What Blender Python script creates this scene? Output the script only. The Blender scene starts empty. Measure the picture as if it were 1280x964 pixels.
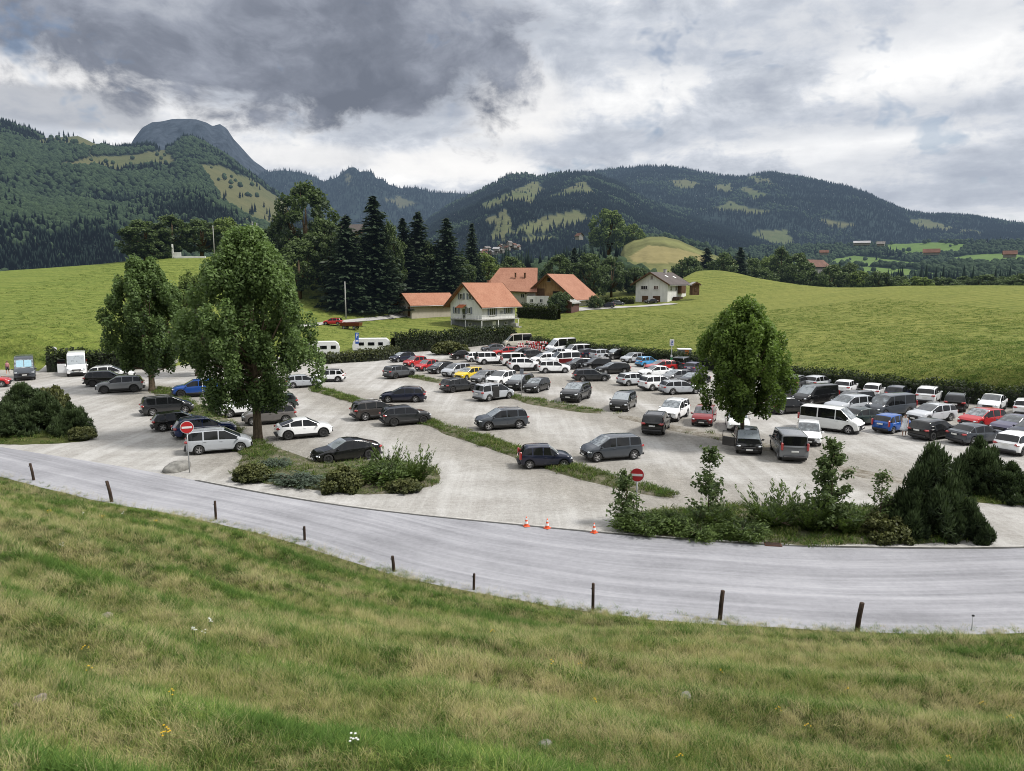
import bpy, math, random
import numpy as np
from mathutils import Vector, Matrix
rng = np.random.default_rng(11)
random.seed(5)
PI = math.pi
scene = bpy.context.scene
C = scene.collection
# ------------------------------------------------------------------ camera
F = 920.0
CAM_H = 12.0
PITCH = math.atan(127.0 / F)
cam_d = bpy.data.cameras.new('camera'); cam = bpy.data.objects.new('camera', cam_d); C.objects.link(cam)
cam_d.sensor_width = 36; cam_d.lens = 36 * F / 1280
cam_d.clip_start = 0.3; cam_d.clip_end = 60000
cam.location = (0, 0, CAM_H); cam.rotation_euler = (PI / 2 - PITCH, 0, 0)
scene.camera = cam
scene.view_settings.view_transform = 'Standard'; scene.view_settings.look = 'None'
scene.view_settings.exposure = 0; scene.view_settings.gamma = 1
scene.cycles.max_bounces = 6; scene.cycles.diffuse_bounces = 3; scene.cycles.glossy_bounces = 3
scene.cycles.transmission_bounces = 3; scene.cycles.transparent_max_bounces = 8
scene.cycles.use_denoising = True; scene.cycles.filter_width = 1.0
cp, sp = math.cos(PITCH), math.sin(PITCH)
def ray(px, py):
    u = (px - 640) / F; v = (482 - py) / F
    return np.array([u, cp + v * sp, -sp + v * cp])
def at(px, py, z=0.0):
    """the point of the plot at height z seen at photo pixel px, py"""
    d = ray(px, py); t = (z - CAM_H) / d[2]
    return np.array([d[0] * t, d[1] * t, z])
def far(px, py, dist):
    d = ray(px, py); t = dist / math.hypot(d[0], d[1])
    return np.array([d[0] * t, d[1] * t, CAM_H + d[2] * t])
def to_px(x, y, z):
    """photo pixel of world points (numpy)"""
    zc = z - CAM_H
    dep = y * cp - zc * sp; up = y * sp + zc * cp
    dep = np.maximum(dep, 1e-3)
    return 640 + F * x / dep, 482 - F * up / dep
# ------------------------------------------------------------------ numpy noise
_T = np.random.default_rng(3).random((256, 256))
def vnoise(x, y):
    x = np.asarray(x, float); y = np.asarray(y, float)
    xi = np.floor(x).astype(int); yi = np.floor(y).astype(int)
    fx = x - xi; fy = y - yi
    fx = fx * fx * (3 - 2 * fx); fy = fy * fy * (3 - 2 * fy)
    a = _T[xi % 256, yi % 256]; b = _T[(xi + 1) % 256, yi % 256]
    c = _T[xi % 256, (yi + 1) % 256]; d = _T[(xi + 1) % 256, (yi + 1) % 256]
    return (a * (1 - fx) + b * fx) * (1 - fy) + (c * (1 - fx) + d * fx) * fy
def fbm(x, y, o=4):
    s = 0; a = 0.5; t = 0
    for k in range(o):
        s = s + a * vnoise(x * 2 ** k + 17.3 * k, y * 2 ** k + 5.7 * k); t += a; a *= 0.5
    return s / t - 0.5
def sst(a, b, x):
    t = np.clip((x - a) / (b - a), 0, 1); return t * t * (3 - 2 * t)
# ------------------------------------------------------------------ mesh helpers
def quick_mesh(name, verts, faces, mats=(), midx=None, smooth=False, attrs=None):
    """faces: (n,k) int array (all the same size) or list of arrays of such"""
    verts = np.asarray(verts, np.float32)
    if not isinstance(faces, (list, tuple)): faces = [faces]
    faces = [np.asarray(f, np.int32) for f in faces if len(f)]
    me = bpy.data.meshes.new(name)
    nl = sum(f.size for f in faces); nf = sum(len(f) for f in faces)
    me.vertices.add(len(verts)); me.vertices.foreach_set('co', verts.ravel())
    me.loops.add(nl); me.polygons.add(nf)
    me.loops.foreach_set('vertex_index', np.concatenate([f.ravel() for f in faces]))
    starts = []; p = 0
    for f in faces:
        starts.append(p + np.arange(len(f)) * f.shape[1]); p += f.size
    me.polygons.foreach_set('loop_start', np.concatenate(starts).astype(np.int32))
    if midx is not None: me.polygons.foreach_set('material_index', np.asarray(midx, np.int32))
    for m in mats: me.materials.append(m)
    me.update(calc_edges=True)
    if smooth: me.polygons.foreach_set('use_smooth', np.ones(nf, bool))
    if attrs:
        for k, v in attrs.items():
            v = np.asarray(v, np.float32)
            if v.ndim == 2:
                a = me.attributes.new(k, 'FLOAT_COLOR', 'POINT'); c4 = np.ones((len(verts), 4), np.float32); c4[:, :3] = v; a.data.foreach_set('color', c4.ravel())
            else:
                a = me.attributes.new(k, 'FLOAT', 'POINT'); a.data.foreach_set('value', v)
    return me
class MB:
    """collects boxes, tubes, lathes and polygons for one mesh"""
    def __init__(s): s.v = []; s.f = []; s.m = []; s.n = 0; s.sm = []
    def add(s, vs, fs, mat=0, M=None, smooth=False):
        vs = [tuple(v) for v in vs]
        if M is not None: vs = [tuple(M @ Vector(v)) for v in vs]
        o = len(s.v); s.v += vs
        for f in fs: s.f.append([o + i for i in f]); s.m.append(mat); s.sm.append(smooth)
        return s
    def box(s, c, d, mat=0, rz=0.0, bev=0.0, M=None, taper=1.0):
        x, y, z = d[0] / 2, d[1] / 2, d[2] / 2
        b = min(bev, x * .9, y * .9, z * .9)
        if b <= 0:
            vs = [(-x, -y, -z), (x, -y, -z), (x, y, -z), (-x, y, -z), (-x * taper, -y * taper, z), (x * taper, -y * taper, z), (x * taper, y * taper, z), (-x * taper, y * taper, z)]
            fs = [(3, 2, 1, 0), (4, 5, 6, 7), (0, 1, 5, 4), (1, 2, 6, 5), (2, 3, 7, 6), (3, 0, 4, 7)]
        else:
            vs = []; fs = []
            for zz, ins in ((-z, b), (-z + b, 0), (z - b, 0), (z, b)):
                t = taper if zz > 0 else 1.0
                X, Y = (x - ins) * t, (y - ins) * t; q = b if ins == 0 else 0
                X0, Y0 = X, Y
                if ins == 0:
                    vs += [(-X0 + b, -Y0, zz), (X0 - b, -Y0, zz), (X0, -Y0 + b, zz), (X0, Y0 - b, zz), (X0 - b, Y0, zz), (-X0 + b, Y0, zz), (-X0, Y0 - b, zz), (-X0, -Y0 + b, zz)]
                else:
                    vs += [(-X0, -Y0, zz), (X0, -Y0, zz), (X0, -Y0, zz), (X0, Y0, zz), (X0, Y0, zz), (-X0, Y0, zz), (-X0, Y0, zz), (-X0, -Y0, zz)]
            for k in range(3):
                for i in range(8):
                    j = (i + 1) % 8; fs.append((k * 8 + i, k * 8 + j, k * 8 + 8 + j, k * 8 + 8 + i))
            fs.append((0, 7, 5, 3)[::1]); fs.append((24, 26, 28, 30))
        R = Matrix.Translation(c) @ Matrix.Rotation(rz, 4, 'Z')
        if M is not None: R = M @ R
        return s.add(vs, fs, mat, R)
    def tube(s, pts, rad, mat=0, n=8, caps=True, M=None):
        pts = [Vector(p) for p in pts]
        if not isinstance(rad, (list, tuple)): rad = [rad] * len(pts)
        vs = []; fs = []
        up = None
        for i, p in enumerate(pts):
            a = pts[max(i - 1, 0)]; b = pts[min(i + 1, len(pts) - 1)]
            t = (b - a).normalized()
            ref = Vector((0, 0, 1)) if abs(t.z) < .9 else Vector((1, 0, 0))
            x = t.cross(ref).normalized() if up is None else (up - t * up.dot(t)).normalized()
            up = x; y = t.cross(x)
            for k in range(n):
                q = 2 * PI * k / n; vs.append(p + (x * math.cos(q) + y * math.sin(q)) * rad[i])
        for i in range(len(pts) - 1):
            for k in range(n):
                j = (k + 1) % n; fs.append((i * n + k, i * n + j, i * n + n + j, i * n + n + k))
        if caps:
            fs.append(tuple(range(n))[::-1]); fs.append(tuple((len(pts) - 1) * n + k for k in range(n)))
        return s.add(vs, fs, mat, M, smooth=True)
    def lathe(s, prof, mat=0, n=16, M=None, smooth=True):
        vs = []; fs = []
        for r, z in prof:
            for k in range(n): vs.append((r * math.cos(2 * PI * k / n), r * math.sin(2 * PI * k / n), z))
        for i in range(len(prof) - 1):
            for k in range(n):
                j = (k + 1) % n; fs.append((i * n + k, i * n + j, i * n + n + j, i * n + n + k))
        return s.add(vs, fs, mat, M, smooth)
    def poly(s, pts, mat=0, M=None): return s.add(pts, [tuple(range(len(pts)))], mat, M)
    def mesh(s, name, mats, angle=None):
        me = bpy.data.meshes.new(name); me.from_pydata(s.v, [], s.f)
        for m in mats: me.materials.append(m)
        me.polygons.foreach_set('material_index', s.m)
        if angle: 
            me.polygons.foreach_set('use_smooth', [True] * len(s.f)); me.set_sharp_from_angle(angle=math.radians(angle))
        else: me.polygons.foreach_set('use_smooth', s.sm)
        me.update(); return me
    def build(s, name, mats, parent=None, angle=None):
        if not isinstance(mats, (list, tuple)): mats = [mats]
        return part(name, s.mesh(name, mats, angle), parent)
def part(name, me, parent=None, loc=None):
    o = bpy.data.objects.new(name, me); C.objects.link(o)
    if parent is not None: o.parent = parent
    if loc is not None: o.location = loc
    return o
def thing(name, label, cat, loc=(0, 0, 0), rz=0.0, group=None, me=None):
    o = bpy.data.objects.new(name, me); C.objects.link(o)
    o.location = loc; o.rotation_euler = (0, 0, rz); o['label'] = label; o['category'] = cat
    if group: o['group'] = group
    if me is None: o.empty_display_size = .3
    return o
def struct(name, me, kind='structure'):
    o = bpy.data.objects.new(name, me); C.objects.link(o); o['kind'] = kind; return o
def dup(root, loc=None, rz=None, label=None, group=None, color=None):
    """a copy of a thing with its parts and sub-parts"""
    r = root.copy(); C.objects.link(r)
    if loc is not None: r.location = loc
    if rz is not None: r.rotation_euler = (0, 0, rz)
    if label: r['label'] = label
    if group: r['group'] = group
    for ch in root.children:
        c = ch.copy(); C.objects.link(c); c.parent = r
        if color: c.color = color
        for g in ch.children:
            d = g.copy(); C.objects.link(d); d.parent = c
            if color: d.color = color
    return r
# ------------------------------------------------------------------ materials
class NT:
    def __init__(s, name):
        s.mat = bpy.data.materials.new(name); s.mat.use_nodes = True
        s.t = s.mat.node_tree; s.t.nodes.clear()
        s.out = s.n('ShaderNodeOutputMaterial')
    def n(s, typ, **kw):
        q = s.t.nodes.new(typ)
        for k, v in kw.items():
            if k.startswith('i_'):
                key = k[2:]; key = int(key) if key.isdigit() else key.replace('_', ' ')
                q.inputs[key].default_value = v
            else: setattr(q, k, v)
        return q
    def l(s, a, b): s.t.links.new(a, b)
    def noise(s, scale, detail=4, rough=.55, vec=None, dist=0.0):
        q = s.n('ShaderNodeTexNoise'); q.inputs['Scale'].default_value = scale; q.inputs['Detail'].default_value = detail
        q.inputs['Roughness'].default_value = rough; q.inputs['Distortion'].default_value = dist
        if vec is not None: s.l(vec, q.inputs['Vector'])
        return q.outputs['Fac']
    def ramp(s, fac, stops, interp='LINEAR'):
        q = s.n('ShaderNodeValToRGB'); e = q.color_ramp.elements; q.color_ramp.interpolation = interp
        while len(e) < len(stops): e.new(.5)
        for el, (p, c) in zip(e, stops):
            el.position = p; el.color = (*c, 1) if len(c) == 3 else c
        s.l(fac, q.inputs['Fac']); return q.outputs['Color']
    def mix(s, fac, a, b, mode='MIX'):
        q = s.n('ShaderNodeMix', data_type='RGBA', blend_type=mode)
        for sock, v in ((q.inputs[0], fac), (q.inputs[6], a), (q.inputs[7], b)):
            if hasattr(v, 'is_linked'): s.l(v, sock)
            elif isinstance(v, (int, float)): sock.default_value = v
            else: sock.default_value = (*v, 1)
        return q.outputs[2]
    def math(s, op, a, b=None, clamp=False):
        q = s.n('ShaderNodeMath', operation=op); q.use_clamp = clamp
        for k, v in enumerate((a, b)):
            if v is None: continue
            if hasattr(v, 'is_linked'): s.l(v, q.inputs[k])
            else: q.inputs[k].default_value = v
        return q.outputs[0]
    def pos(s): return s.n('ShaderNodeNewGeometry').outputs['Position']
    def scaled(s, vec, sc, rz=0.0):
        q = s.n('ShaderNodeMapping'); q.inputs['Scale'].default_value = sc; q.inputs['Rotation'].default_value = (0, 0, rz)
        s.l(vec, q.inputs['Vector']); return q.outputs[0]
    def bsdf(s, color, rough=.6, metal=0.0, spec=.5, coat=0.0, bump=None, bstr=.3, bdist=.05):
        q = s.n('ShaderNodeBsdfPrincipled')
        if hasattr(color, 'is_linked'): s.l(color, q.inputs['Base Color'])
        else: q.inputs['Base Color'].default_value = (*color, 1)
        if hasattr(rough, 'is_linked'): s.l(rough, q.inputs['Roughness'])
        else: q.inputs['Roughness'].default_value = rough
        q.inputs['Metallic'].default_value = metal; q.inputs['Specular IOR Level'].default_value = spec
        q.inputs['Coat Weight'].default_value = coat; q.inputs['Coat Roughness'].default_value = .06
        if bump is not None:
            b = s.n('ShaderNodeBump'); b.inputs['Strength'].default_value = bstr; b.inputs['Distance'].default_value = bdist
            s.l(bump, b.inputs['Height']); s.l(b.outputs[0], q.inputs['Normal'])
        return q.outputs[0]
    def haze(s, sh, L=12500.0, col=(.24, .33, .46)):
        """aerial haze painted into materials as bluish emission, growing with distance from the plot"""
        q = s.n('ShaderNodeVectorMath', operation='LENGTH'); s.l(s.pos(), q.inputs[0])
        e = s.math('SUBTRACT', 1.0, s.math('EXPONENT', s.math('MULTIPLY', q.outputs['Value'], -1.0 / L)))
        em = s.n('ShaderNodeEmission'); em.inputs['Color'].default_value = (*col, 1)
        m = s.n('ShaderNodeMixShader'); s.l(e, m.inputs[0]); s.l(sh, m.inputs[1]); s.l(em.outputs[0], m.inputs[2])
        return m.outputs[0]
    def trans(s, sh, color, fac=.3):
        q = s.n('ShaderNodeBsdfTranslucent')
        if hasattr(color, 'is_linked'): s.l(color, q.inputs['Color'])
        else: q.inputs['Color'].default_value = (*color, 1)
        m = s.n('ShaderNodeMixShader'); m.inputs[0].default_value = fac; s.l(sh, m.inputs[1]); s.l(q.outputs[0], m.inputs[2]); return m.outputs[0]
    def done(s, sh): s.l(sh, s.out.inputs['Surface']); return s.mat
def simple(name, col, rough=.6, metal=0.0, var=.15, scale=6.0, spec=.5, coat=0.0):
    k = NT(name)
    if var:
        tc = k.n('ShaderNodeTexCoord').outputs['Object']
        f = k.noise(scale, 5, .6, tc)
        c = k.ramp(f, [(.3, tuple(v * (1 - var) for v in col)), (.7, tuple(min(1, v * (1 + var)) for v in col))])
    else: c = col
    return k.done(k.bsdf(c, rough, metal, spec, coat))
# ------------------------------------------------------------------ light and sky
SUN_EL, SUN_AZ = math.radians(50), math.radians(100)     # azimuth clockwise from the view direction
w = bpy.data.worlds.new('World'); scene.world = w; w.use_nodes = True
w.cycles.sampling_method = 'MANUAL'; w.cycles.sample_map_resolution = 512
nt = w.node_tree; nt.nodes.clear()
class WT(NT):
    def __init__(s): s.t = nt
W = WT()
wout = W.n('ShaderNodeOutputWorld'); bg = W.n('ShaderNodeBackground'); bg.inputs['Strength'].default_value = .1
W.l(bg.outputs[0], wout.inputs['Surface'])
sky = W.n('ShaderNodeTexSky', sky_type='NISHITA'); sky.sun_disc = False
sky.sun_elevation = SUN_EL; sky.sun_rotation = SUN_AZ; sky.altitude = 800; sky.air_density = 1.0; sky.dust_density = 2.0
tc = W.n('ShaderNodeTexCoord').outputs['Generated']
nrm = W.n('ShaderNodeVectorMath', operation='NORMALIZE'); W.l(tc, nrm.inputs[0]); D = nrm.outputs[0]
sx = W.n('ShaderNodeSeparateXYZ'); W.l(D, sx.inputs[0])
zc = W.math('ADD', W.math('MAXIMUM', sx.outputs['Z'], 0.0), .10)
cv = W.n('ShaderNodeCombineXYZ')
W.l(W.math('DIVIDE', sx.outputs['X'], zc), cv.inputs[0]); W.l(W.math('DIVIDE', sx.outputs['Y'], zc), cv.inputs[1])
P = cv.outputs[0]
# layered cloud deck, seen in perspective
def warp(vec, scale, amt, off=0.0):
    q = W.n('ShaderNodeTexNoise'); q.inputs['Scale'].default_value = scale; q.inputs['Detail'].default_value = 3
    W.l(W.scaled(vec, (1, 1, 1), off), q.inputs['Vector'])
    s_ = W.n('ShaderNodeVectorMath', operation='SUBTRACT'); W.l(q.outputs['Color'], s_.inputs[0]); s_.inputs[1].default_value = (.5, .5, .5)
    m_ = W.n('ShaderNodeVectorMath', operation='SCALE'); W.l(s_.outputs[0], m_.inputs[0]); m_.inputs['Scale'].default_value = amt
    a_ = W.n('ShaderNodeVectorMath', operation='ADD'); W.l(vec, a_.inputs[0]); W.l(m_.outputs[0], a_.inputs[1]); return a_.outputs[0]
DW = warp(W.scaled(D, (1, 1, 1.6)), 5.0, .12)
n1 = W.noise(.95, 6, .57, P)
n2 = W.noise(7.5, 7, .60, DW)
n3 = W.noise(17.0, 5, .62, DW)
body = W.math('ADD', W.math('MULTIPLY', n1, .50), W.math('ADD', W.math('MULTIPLY', n2, .42), W.math('MULTIPLY', n3, .16)))
cloud = W.ramp(body, [(.44, (4.3, 4.7, 5.5)), (.495, (5.6, 6.0, 6.7)), (.53, (6.8, 7.15, 7.8)), (.57, (8.8, 8.9, 9.1)), (.63, (10.4, 10.4, 10.4))])
# the big dark cloud bank over the left half of the valley
def blob(px, py, rx, ry, tilt=0.0):
    d = ray(px, py); d = d / np.linalg.norm(d)
    right = np.array([d[1], -d[0], 0]); right /= np.linalg.norm(right); up = np.cross(right, d)
    ct, st = math.cos(tilt), math.sin(tilt)
    r2 = right * ct + up * st; u2 = -right * st + up * ct
    outs = []
    for ax, rr in ((r2, rx / F), (u2, ry / F)):
        q = W.n('ShaderNodeVectorMath', operation='DOT_PRODUCT'); W.l(D, q.inputs[0]); q.inputs[1].default_value = tuple(ax / rr)
        outs.append(W.math('POWER', W.math('ABSOLUTE', q.outputs['Value']), 2.0))
    q = W.n('ShaderNodeVectorMath', operation='DOT_PRODUCT'); W.l(D, q.inputs[0]); q.inputs[1].default_value = tuple(d)
    front = W.math('GREATER_THAN', q.outputs['Value'], 0.0)
    r = W.math('SQRT', W.math('ADD', outs[0], outs[1]))
    return W.math('MULTIPLY', W.math('SUBTRACT', 1.0, r), front)      # 1 in the middle, 0 at the rim
ed = W.math('ADD', W.math('MULTIPLY', W.math('SUBTRACT', n2, .5), 1.2), W.math('MULTIPLY', W.math('SUBTRACT', n3, .5), .45))
def soft(b, a0=-.12, a1=.35, k=1.0):
    q = W.n('ShaderNodeMapRange', interpolation_type='SMOOTHSTEP'); q.inputs['From Min'].default_value = a0; q.inputs['From Max'].default_value = a1
    W.l(W.math('ADD', b, W.math('MULTIPLY', ed, k)), q.inputs['Value']); return q.outputs[0]
MX = lambda *a: a[0] if len(a) == 1 else W.math('MAXIMUM', a[0], MX(*a[1:]))
m1 = soft(MX(blob(330, 10, 370, 135, -.05), blob(480, 62, 150, 50, .0), blob(190, -40, 420, 140), blob(390, 88, 160, 36)), .07, .33)
shade = W.math('ADD', W.math('MULTIPLY', W.noise(4.6, 7, .60, W.scaled(DW, (1, 1, 1), .8)), .8), W.math('MULTIPLY', n3, .2))
darkc = W.ramp(shade, [(.38, (1.75, 1.98, 2.5)), (.47, (2.3, 2.55, 3.15)), (.55, (3.3, 3.6, 4.3)), (.66, (5.2, 5.5, 6.1))])
m2 = soft(MX(blob(85, 135, 100, 26, 0)), -.05, .4)
m3 = soft(MX(blob(655, 130, 90, 60), blob(560, 205, 150, 22), blob(60, 95, 90, 30), blob(380, 195, 130, 22)), .0, .6, .8)
m4 = soft(MX(blob(1200, 235, 420, 60), blob(700, 185, 170, 18), blob(1100, 150, 300, 24), blob(960, 40, 260, 40)), -.1, .7, 1.2)
cl = W.mix(W.math('MULTIPLY', m4, .45), cloud, (4.4, 4.9, 5.8))
cl = W.mix(W.math('MULTIPLY', m3, .70), cl, (9.6, 9.5, 9.4))
cl = W.mix(W.math('MULTIPLY', m2, .7), cl, (3.6, 3.9, 4.5))
cl = W.mix(m1, cl, darkc)
# thin gaps of blue
gap = W.n('ShaderNodeMapRange'); gap.inputs['From Min'].default_value = .60; gap.inputs['From Max'].default_value = .68
W.l(W.noise(9.0, 4, .6, W.scaled(DW, (1, 1, 1), 1.1)), gap.inputs['Value'])
cover = W.math('SUBTRACT', 1.0, W.math('MULTIPLY', gap.outputs[0], .5))
# overcast overhead, out of view, brightened to add fill light
ov = W.n('ShaderNodeMapRange', interpolation_type='SMOOTHSTEP'); ov.inputs['From Min'].default_value = .42; ov.inputs['From Max'].default_value = .8
W.l(sx.outputs['Z'], ov.inputs['Value'])
cl = W.mix(ov.outputs[0], cl, W.ramp(body, [(.4, (8.5, 8.8, 9.4)), (.65, (14.5, 14.5, 14.5))]))
fin = W.mix(cover, sky.outputs[0], cl)
W.l(fin, bg.inputs['Color'])
sl = bpy.data.lights.new('sun', 'SUN'); so = bpy.data.objects.new('sun', sl); C.objects.link(so)
sl.energy = 3.9; sl.angle = math.radians(10); sl.color = (1, .96, .9)
sd = Vector((math.sin(SUN_AZ) * math.cos(SUN_EL), math.cos(SUN_AZ) * math.cos(SUN_EL), math.sin(SUN_EL)))
so.rotation_euler = sd.to_track_quat('Z', 'Y').to_euler()
so.location = (60, 40, 120)
# ================================================================== terrain
def pline(pxs, z=0.0): return np.array([at(a, b, z) for a, b in pxs])
# the toe of the grass slope where it meets the road
toe = pline([(43, 600), (141, 624), (270, 647), (381, 674), (493, 710), (592, 733), (741, 758), (900, 770), (1070, 782), (1213, 784)])[:, :2]
toe = np.vstack([toe[0] + (toe[0] - toe[1]) / np.linalg.norm(toe[0] - toe[1]) * 60, toe[0] + (toe[0] - toe[1]) / np.linalg.norm(toe[0] - toe[1]) * 10, toe, [[24, 25.2], [40, 25.8], [70, 27]]])
def resample(pl, n, it=3):
    for _ in range(it):
        q = [pl[0]]
        for a, b in zip(pl[:-1], pl[1:]): q += [.75 * a + .25 * b, .25 * a + .75 * b]
        q.append(pl[-1]); pl = np.array(q)
    s = np.r_[0, np.cumsum(np.linalg.norm(np.diff(pl, axis=0), axis=1))]
    t = np.linspace(0, s[-1], n)
    return np.column_stack([np.interp(t, s, pl[:, k]) for k in range(pl.shape[1])]), t
toeR, toeS = resample(toe, 420)
_seg = np.diff(toe, axis=0)
def toe_dist(x, y):
    """signed distance from the toe line, positive up the slope towards the camera"""
    x = np.asarray(x, float).ravel(); y = np.asarray(y, float).ravel()
    best = np.full(x.shape, 1e9); sg = np.ones(x.shape)
    tr = toeR[::3]
    for a, b in zip(tr[:-1], tr[1:]):
        d = b - a; L2 = (d ** 2).sum()
        t = np.clip(((x - a[0]) * d[0] + (y - a[1]) * d[1]) / L2, 0, 1)
        qx = x - a[0] - t * d[0]; qy = y - a[1] - t * d[1]
        r = np.hypot(qx, qy); cr = d[0] * (y - a[1]) - d[1] * (x - a[0])
        m = r < best; best[m] = r[m]; sg[m] = np.where(cr[m] > 0, -1, 1)
    return best * sg
def slope_z(x, y, s):
    z = .372 * (np.sqrt(np.maximum(s, 0) ** 2 + 2.2) - 1.48)
    b = sst(0, 4, s)
    ter = np.sin(s * 2.3 + 1.6 * vnoise(x * .16, y * .16)) * .34 * vnoise(x * .2 + 9, y * .2)
    near = sst(1.0, 9, np.hypot(x, y))
    return z + b * (ter + .50 * fbm(x * .22, y * .22, 4) + .16 * fbm(x * .9, y * .9, 3) * near) - .03 * (1 - b)
# hillside sheet: rows up the slope from the toe
off = np.r_[np.linspace(0, 20, 120), np.linspace(20.2, 60, 90)]
nrmv = np.gradient(toeR, axis=0); nrmv = np.column_stack([nrmv[:, 1], -nrmv[:, 0]]); nrmv /= np.linalg.norm(nrmv, axis=1)[:, None]
gx = toeR[:, None, 0] + nrmv[:, None, 0] * off[None]; gy = toeR[:, None, 1] + nrmv[:, None, 1] * off[None]
gs = np.broadcast_to(off[None], gx.shape)
gz = slope_z(gx, gy, gs)
def grid_faces(n, m):
    i = np.arange(n - 1)[:, None] * m + np.arange(m - 1)[None]
    i = i.ravel(); return np.column_stack([i, i + m, i + m + 1, i + 1])
# --- materials of the ground
def mat_turf():
    k = NT('slope turf'); p = k.pos()
    a = k.noise(.35, 6, .6, p); b = k.noise(2.5, 5, .65, p); c = k.noise(14, 3, .7, p)
    g = k.ramp(a, [(.35, (.035, .055, .012)), (.55, (.07, .09, .022)), (.7, (.13, .12, .045))])
    g = k.mix(.5, g, k.ramp(b, [(.35, (.02, .03, .008)), (.7, (.10, .11, .035))]))
    g = k.mix(.35, g, k.ramp(c, [(.3, (.015, .02, .006)), (.7, (.12, .12, .05))]))
    return k.done(k.bsdf(g, .9, spec=.1, bump=c, bstr=.8, bdist=.05))
def mat_field():
    k = NT('meadow grass'); p = k.pos()
    a = k.noise(.018, 5, .55, p); b = k.noise(.14, 6, .65, p); c = k.noise(1.1, 5, .7, p, .4)
    st = k.noise(.42, 5, .65, k.scaled(p, (.10, 1, 1), .25), .5); fine = k.noise(5.0, 4, .75, p)
    g = k.ramp(a, [(.38, (.075, .105, .026)), (.5, (.15, .165, .042)), (.59, (.26, .235, .078))])
    g = k.mix(.45, g, k.ramp(b, [(.36, (.07, .105, .018)), (.5, (.15, .18, .036)), (.64, (.29, .26, .08))]))
    g = k.mix(.40, g, k.ramp(st, [(.40, (.06, .09, .016)), (.60, (.27, .255, .075))]))
    g = k.mix(.45, g, k.ramp(c, [(.38, (.045, .07, .013)), (.62, (.28, .265, .085))]))
    g = k.mix(.25, g, k.ramp(fine, [(.35, (.04, .055, .012)), (.66, (.26, .25, .09))]))
    wv = k.n('ShaderNodeTexWave', wave_type='BANDS', bands_direction='Y', wave_profile='SIN'); wv.inputs['Scale'].default_value = .10; wv.inputs['Distortion'].default_value = 22; wv.inputs['Detail'].default_value = 4; wv.inputs['Detail Scale'].default_value = .25
    k.l(k.scaled(p, (.35, 1, 1), .2), wv.inputs['Vector']); g = k.mix(.16, g, k.ramp(wv.outputs['Fac'], [(.2, (.06, .085, .02)), (.5, (.16, .175, .045)), (.85, (.30, .27, .10))]))
    # the left hill is greener, with a dry strip
    sepx = k.n('ShaderNodeSeparateXYZ'); k.l(p, sepx.inputs[0])
    lf = k.n('ShaderNodeMapRange'); lf.inputs['From Min'].default_value = 5; lf.inputs['From Max'].default_value = -55; k.l(sepx.outputs[0], lf.inputs['Value'])
    g = k.mix(k.math('MULTIPLY', lf.outputs[0], .6), g, k.mix(.6, g, k.ramp(c, [(.35, (.06, .11, .018)), (.66, (.15, .21, .04))])))
    g = k.mix(1.0, g, (.96, 1.02, .86), 'MULTIPLY')
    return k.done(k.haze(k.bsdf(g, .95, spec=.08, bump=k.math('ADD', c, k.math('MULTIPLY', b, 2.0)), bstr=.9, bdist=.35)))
def mat_gravel():
    k = NT('gravel'); p = k.pos()
    big = k.noise(.07, 5, .6, p, .5); mid = k.noise(.45, 6, .65, p, .6); sm = k.noise(3.5, 5, .7, p); fine = k.noise(26, 3, .7, p)
    # dusty wheel tracks running along the parking lanes
    tr = k.noise(.9, 5, .6, k.scaled(p, (1.0, .05, 1), math.radians(-35.5)), .35)
    tr2 = k.noise(.55, 4, .6, k.scaled(p, (.1, 1.0, 1), math.radians(12)), .6)
    g = k.ramp(big, [(.35, (.18, .165, .143)), (.5, (.295, .28, .253)), (.63, (.41, .40, .38))])
    g = k.mix(.58, g, k.ramp(mid, [(.36, (.13, .116, .098)), (.48, (.30, .283, .255)), (.62, (.50, .49, .47))]))
    g = k.mix(.46, g, k.ramp(tr, [(.38, (.165, .152, .135)), (.50, (.34, .33, .31)), (.61, (.60, .595, .58))]))
    g = k.mix(.25, g, k.ramp(tr2, [(.36, (.22, .205, .19)), (.64, (.50, .495, .48))]))
    du = k.n('ShaderNodeAttribute', attribute_name='dust').outputs['Fac']
    g = k.mix(1.0, g, k.ramp(k.math('ADD', du, k.math('MULTIPLY', k.math('SUBTRACT', mid, .5), .8)), [(.1, (.58, .54, .475)), (.45, (.84, .82, .78)), (.9, (1.16, 1.165, 1.18))]), 'MULTIPLY')
    g = k.mix(.30, g, k.ramp(sm, [(.34, (.12, .11, .10)), (.5, (.32, .31, .29)), (.68, (.52, .51, .49))]))
    g = k.mix(.30, g, k.ramp(fine, [(.34, (.10, .09, .08)), (.5, (.33, .32, .30)), (.66, (.60, .59, .57))]))
    return k.done(k.bsdf(g, .95, spec=.15, bump=k.math('ADD', fine, k.math('MULTIPLY', sm, 2.2)), bstr=.7, bdist=.04))
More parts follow.
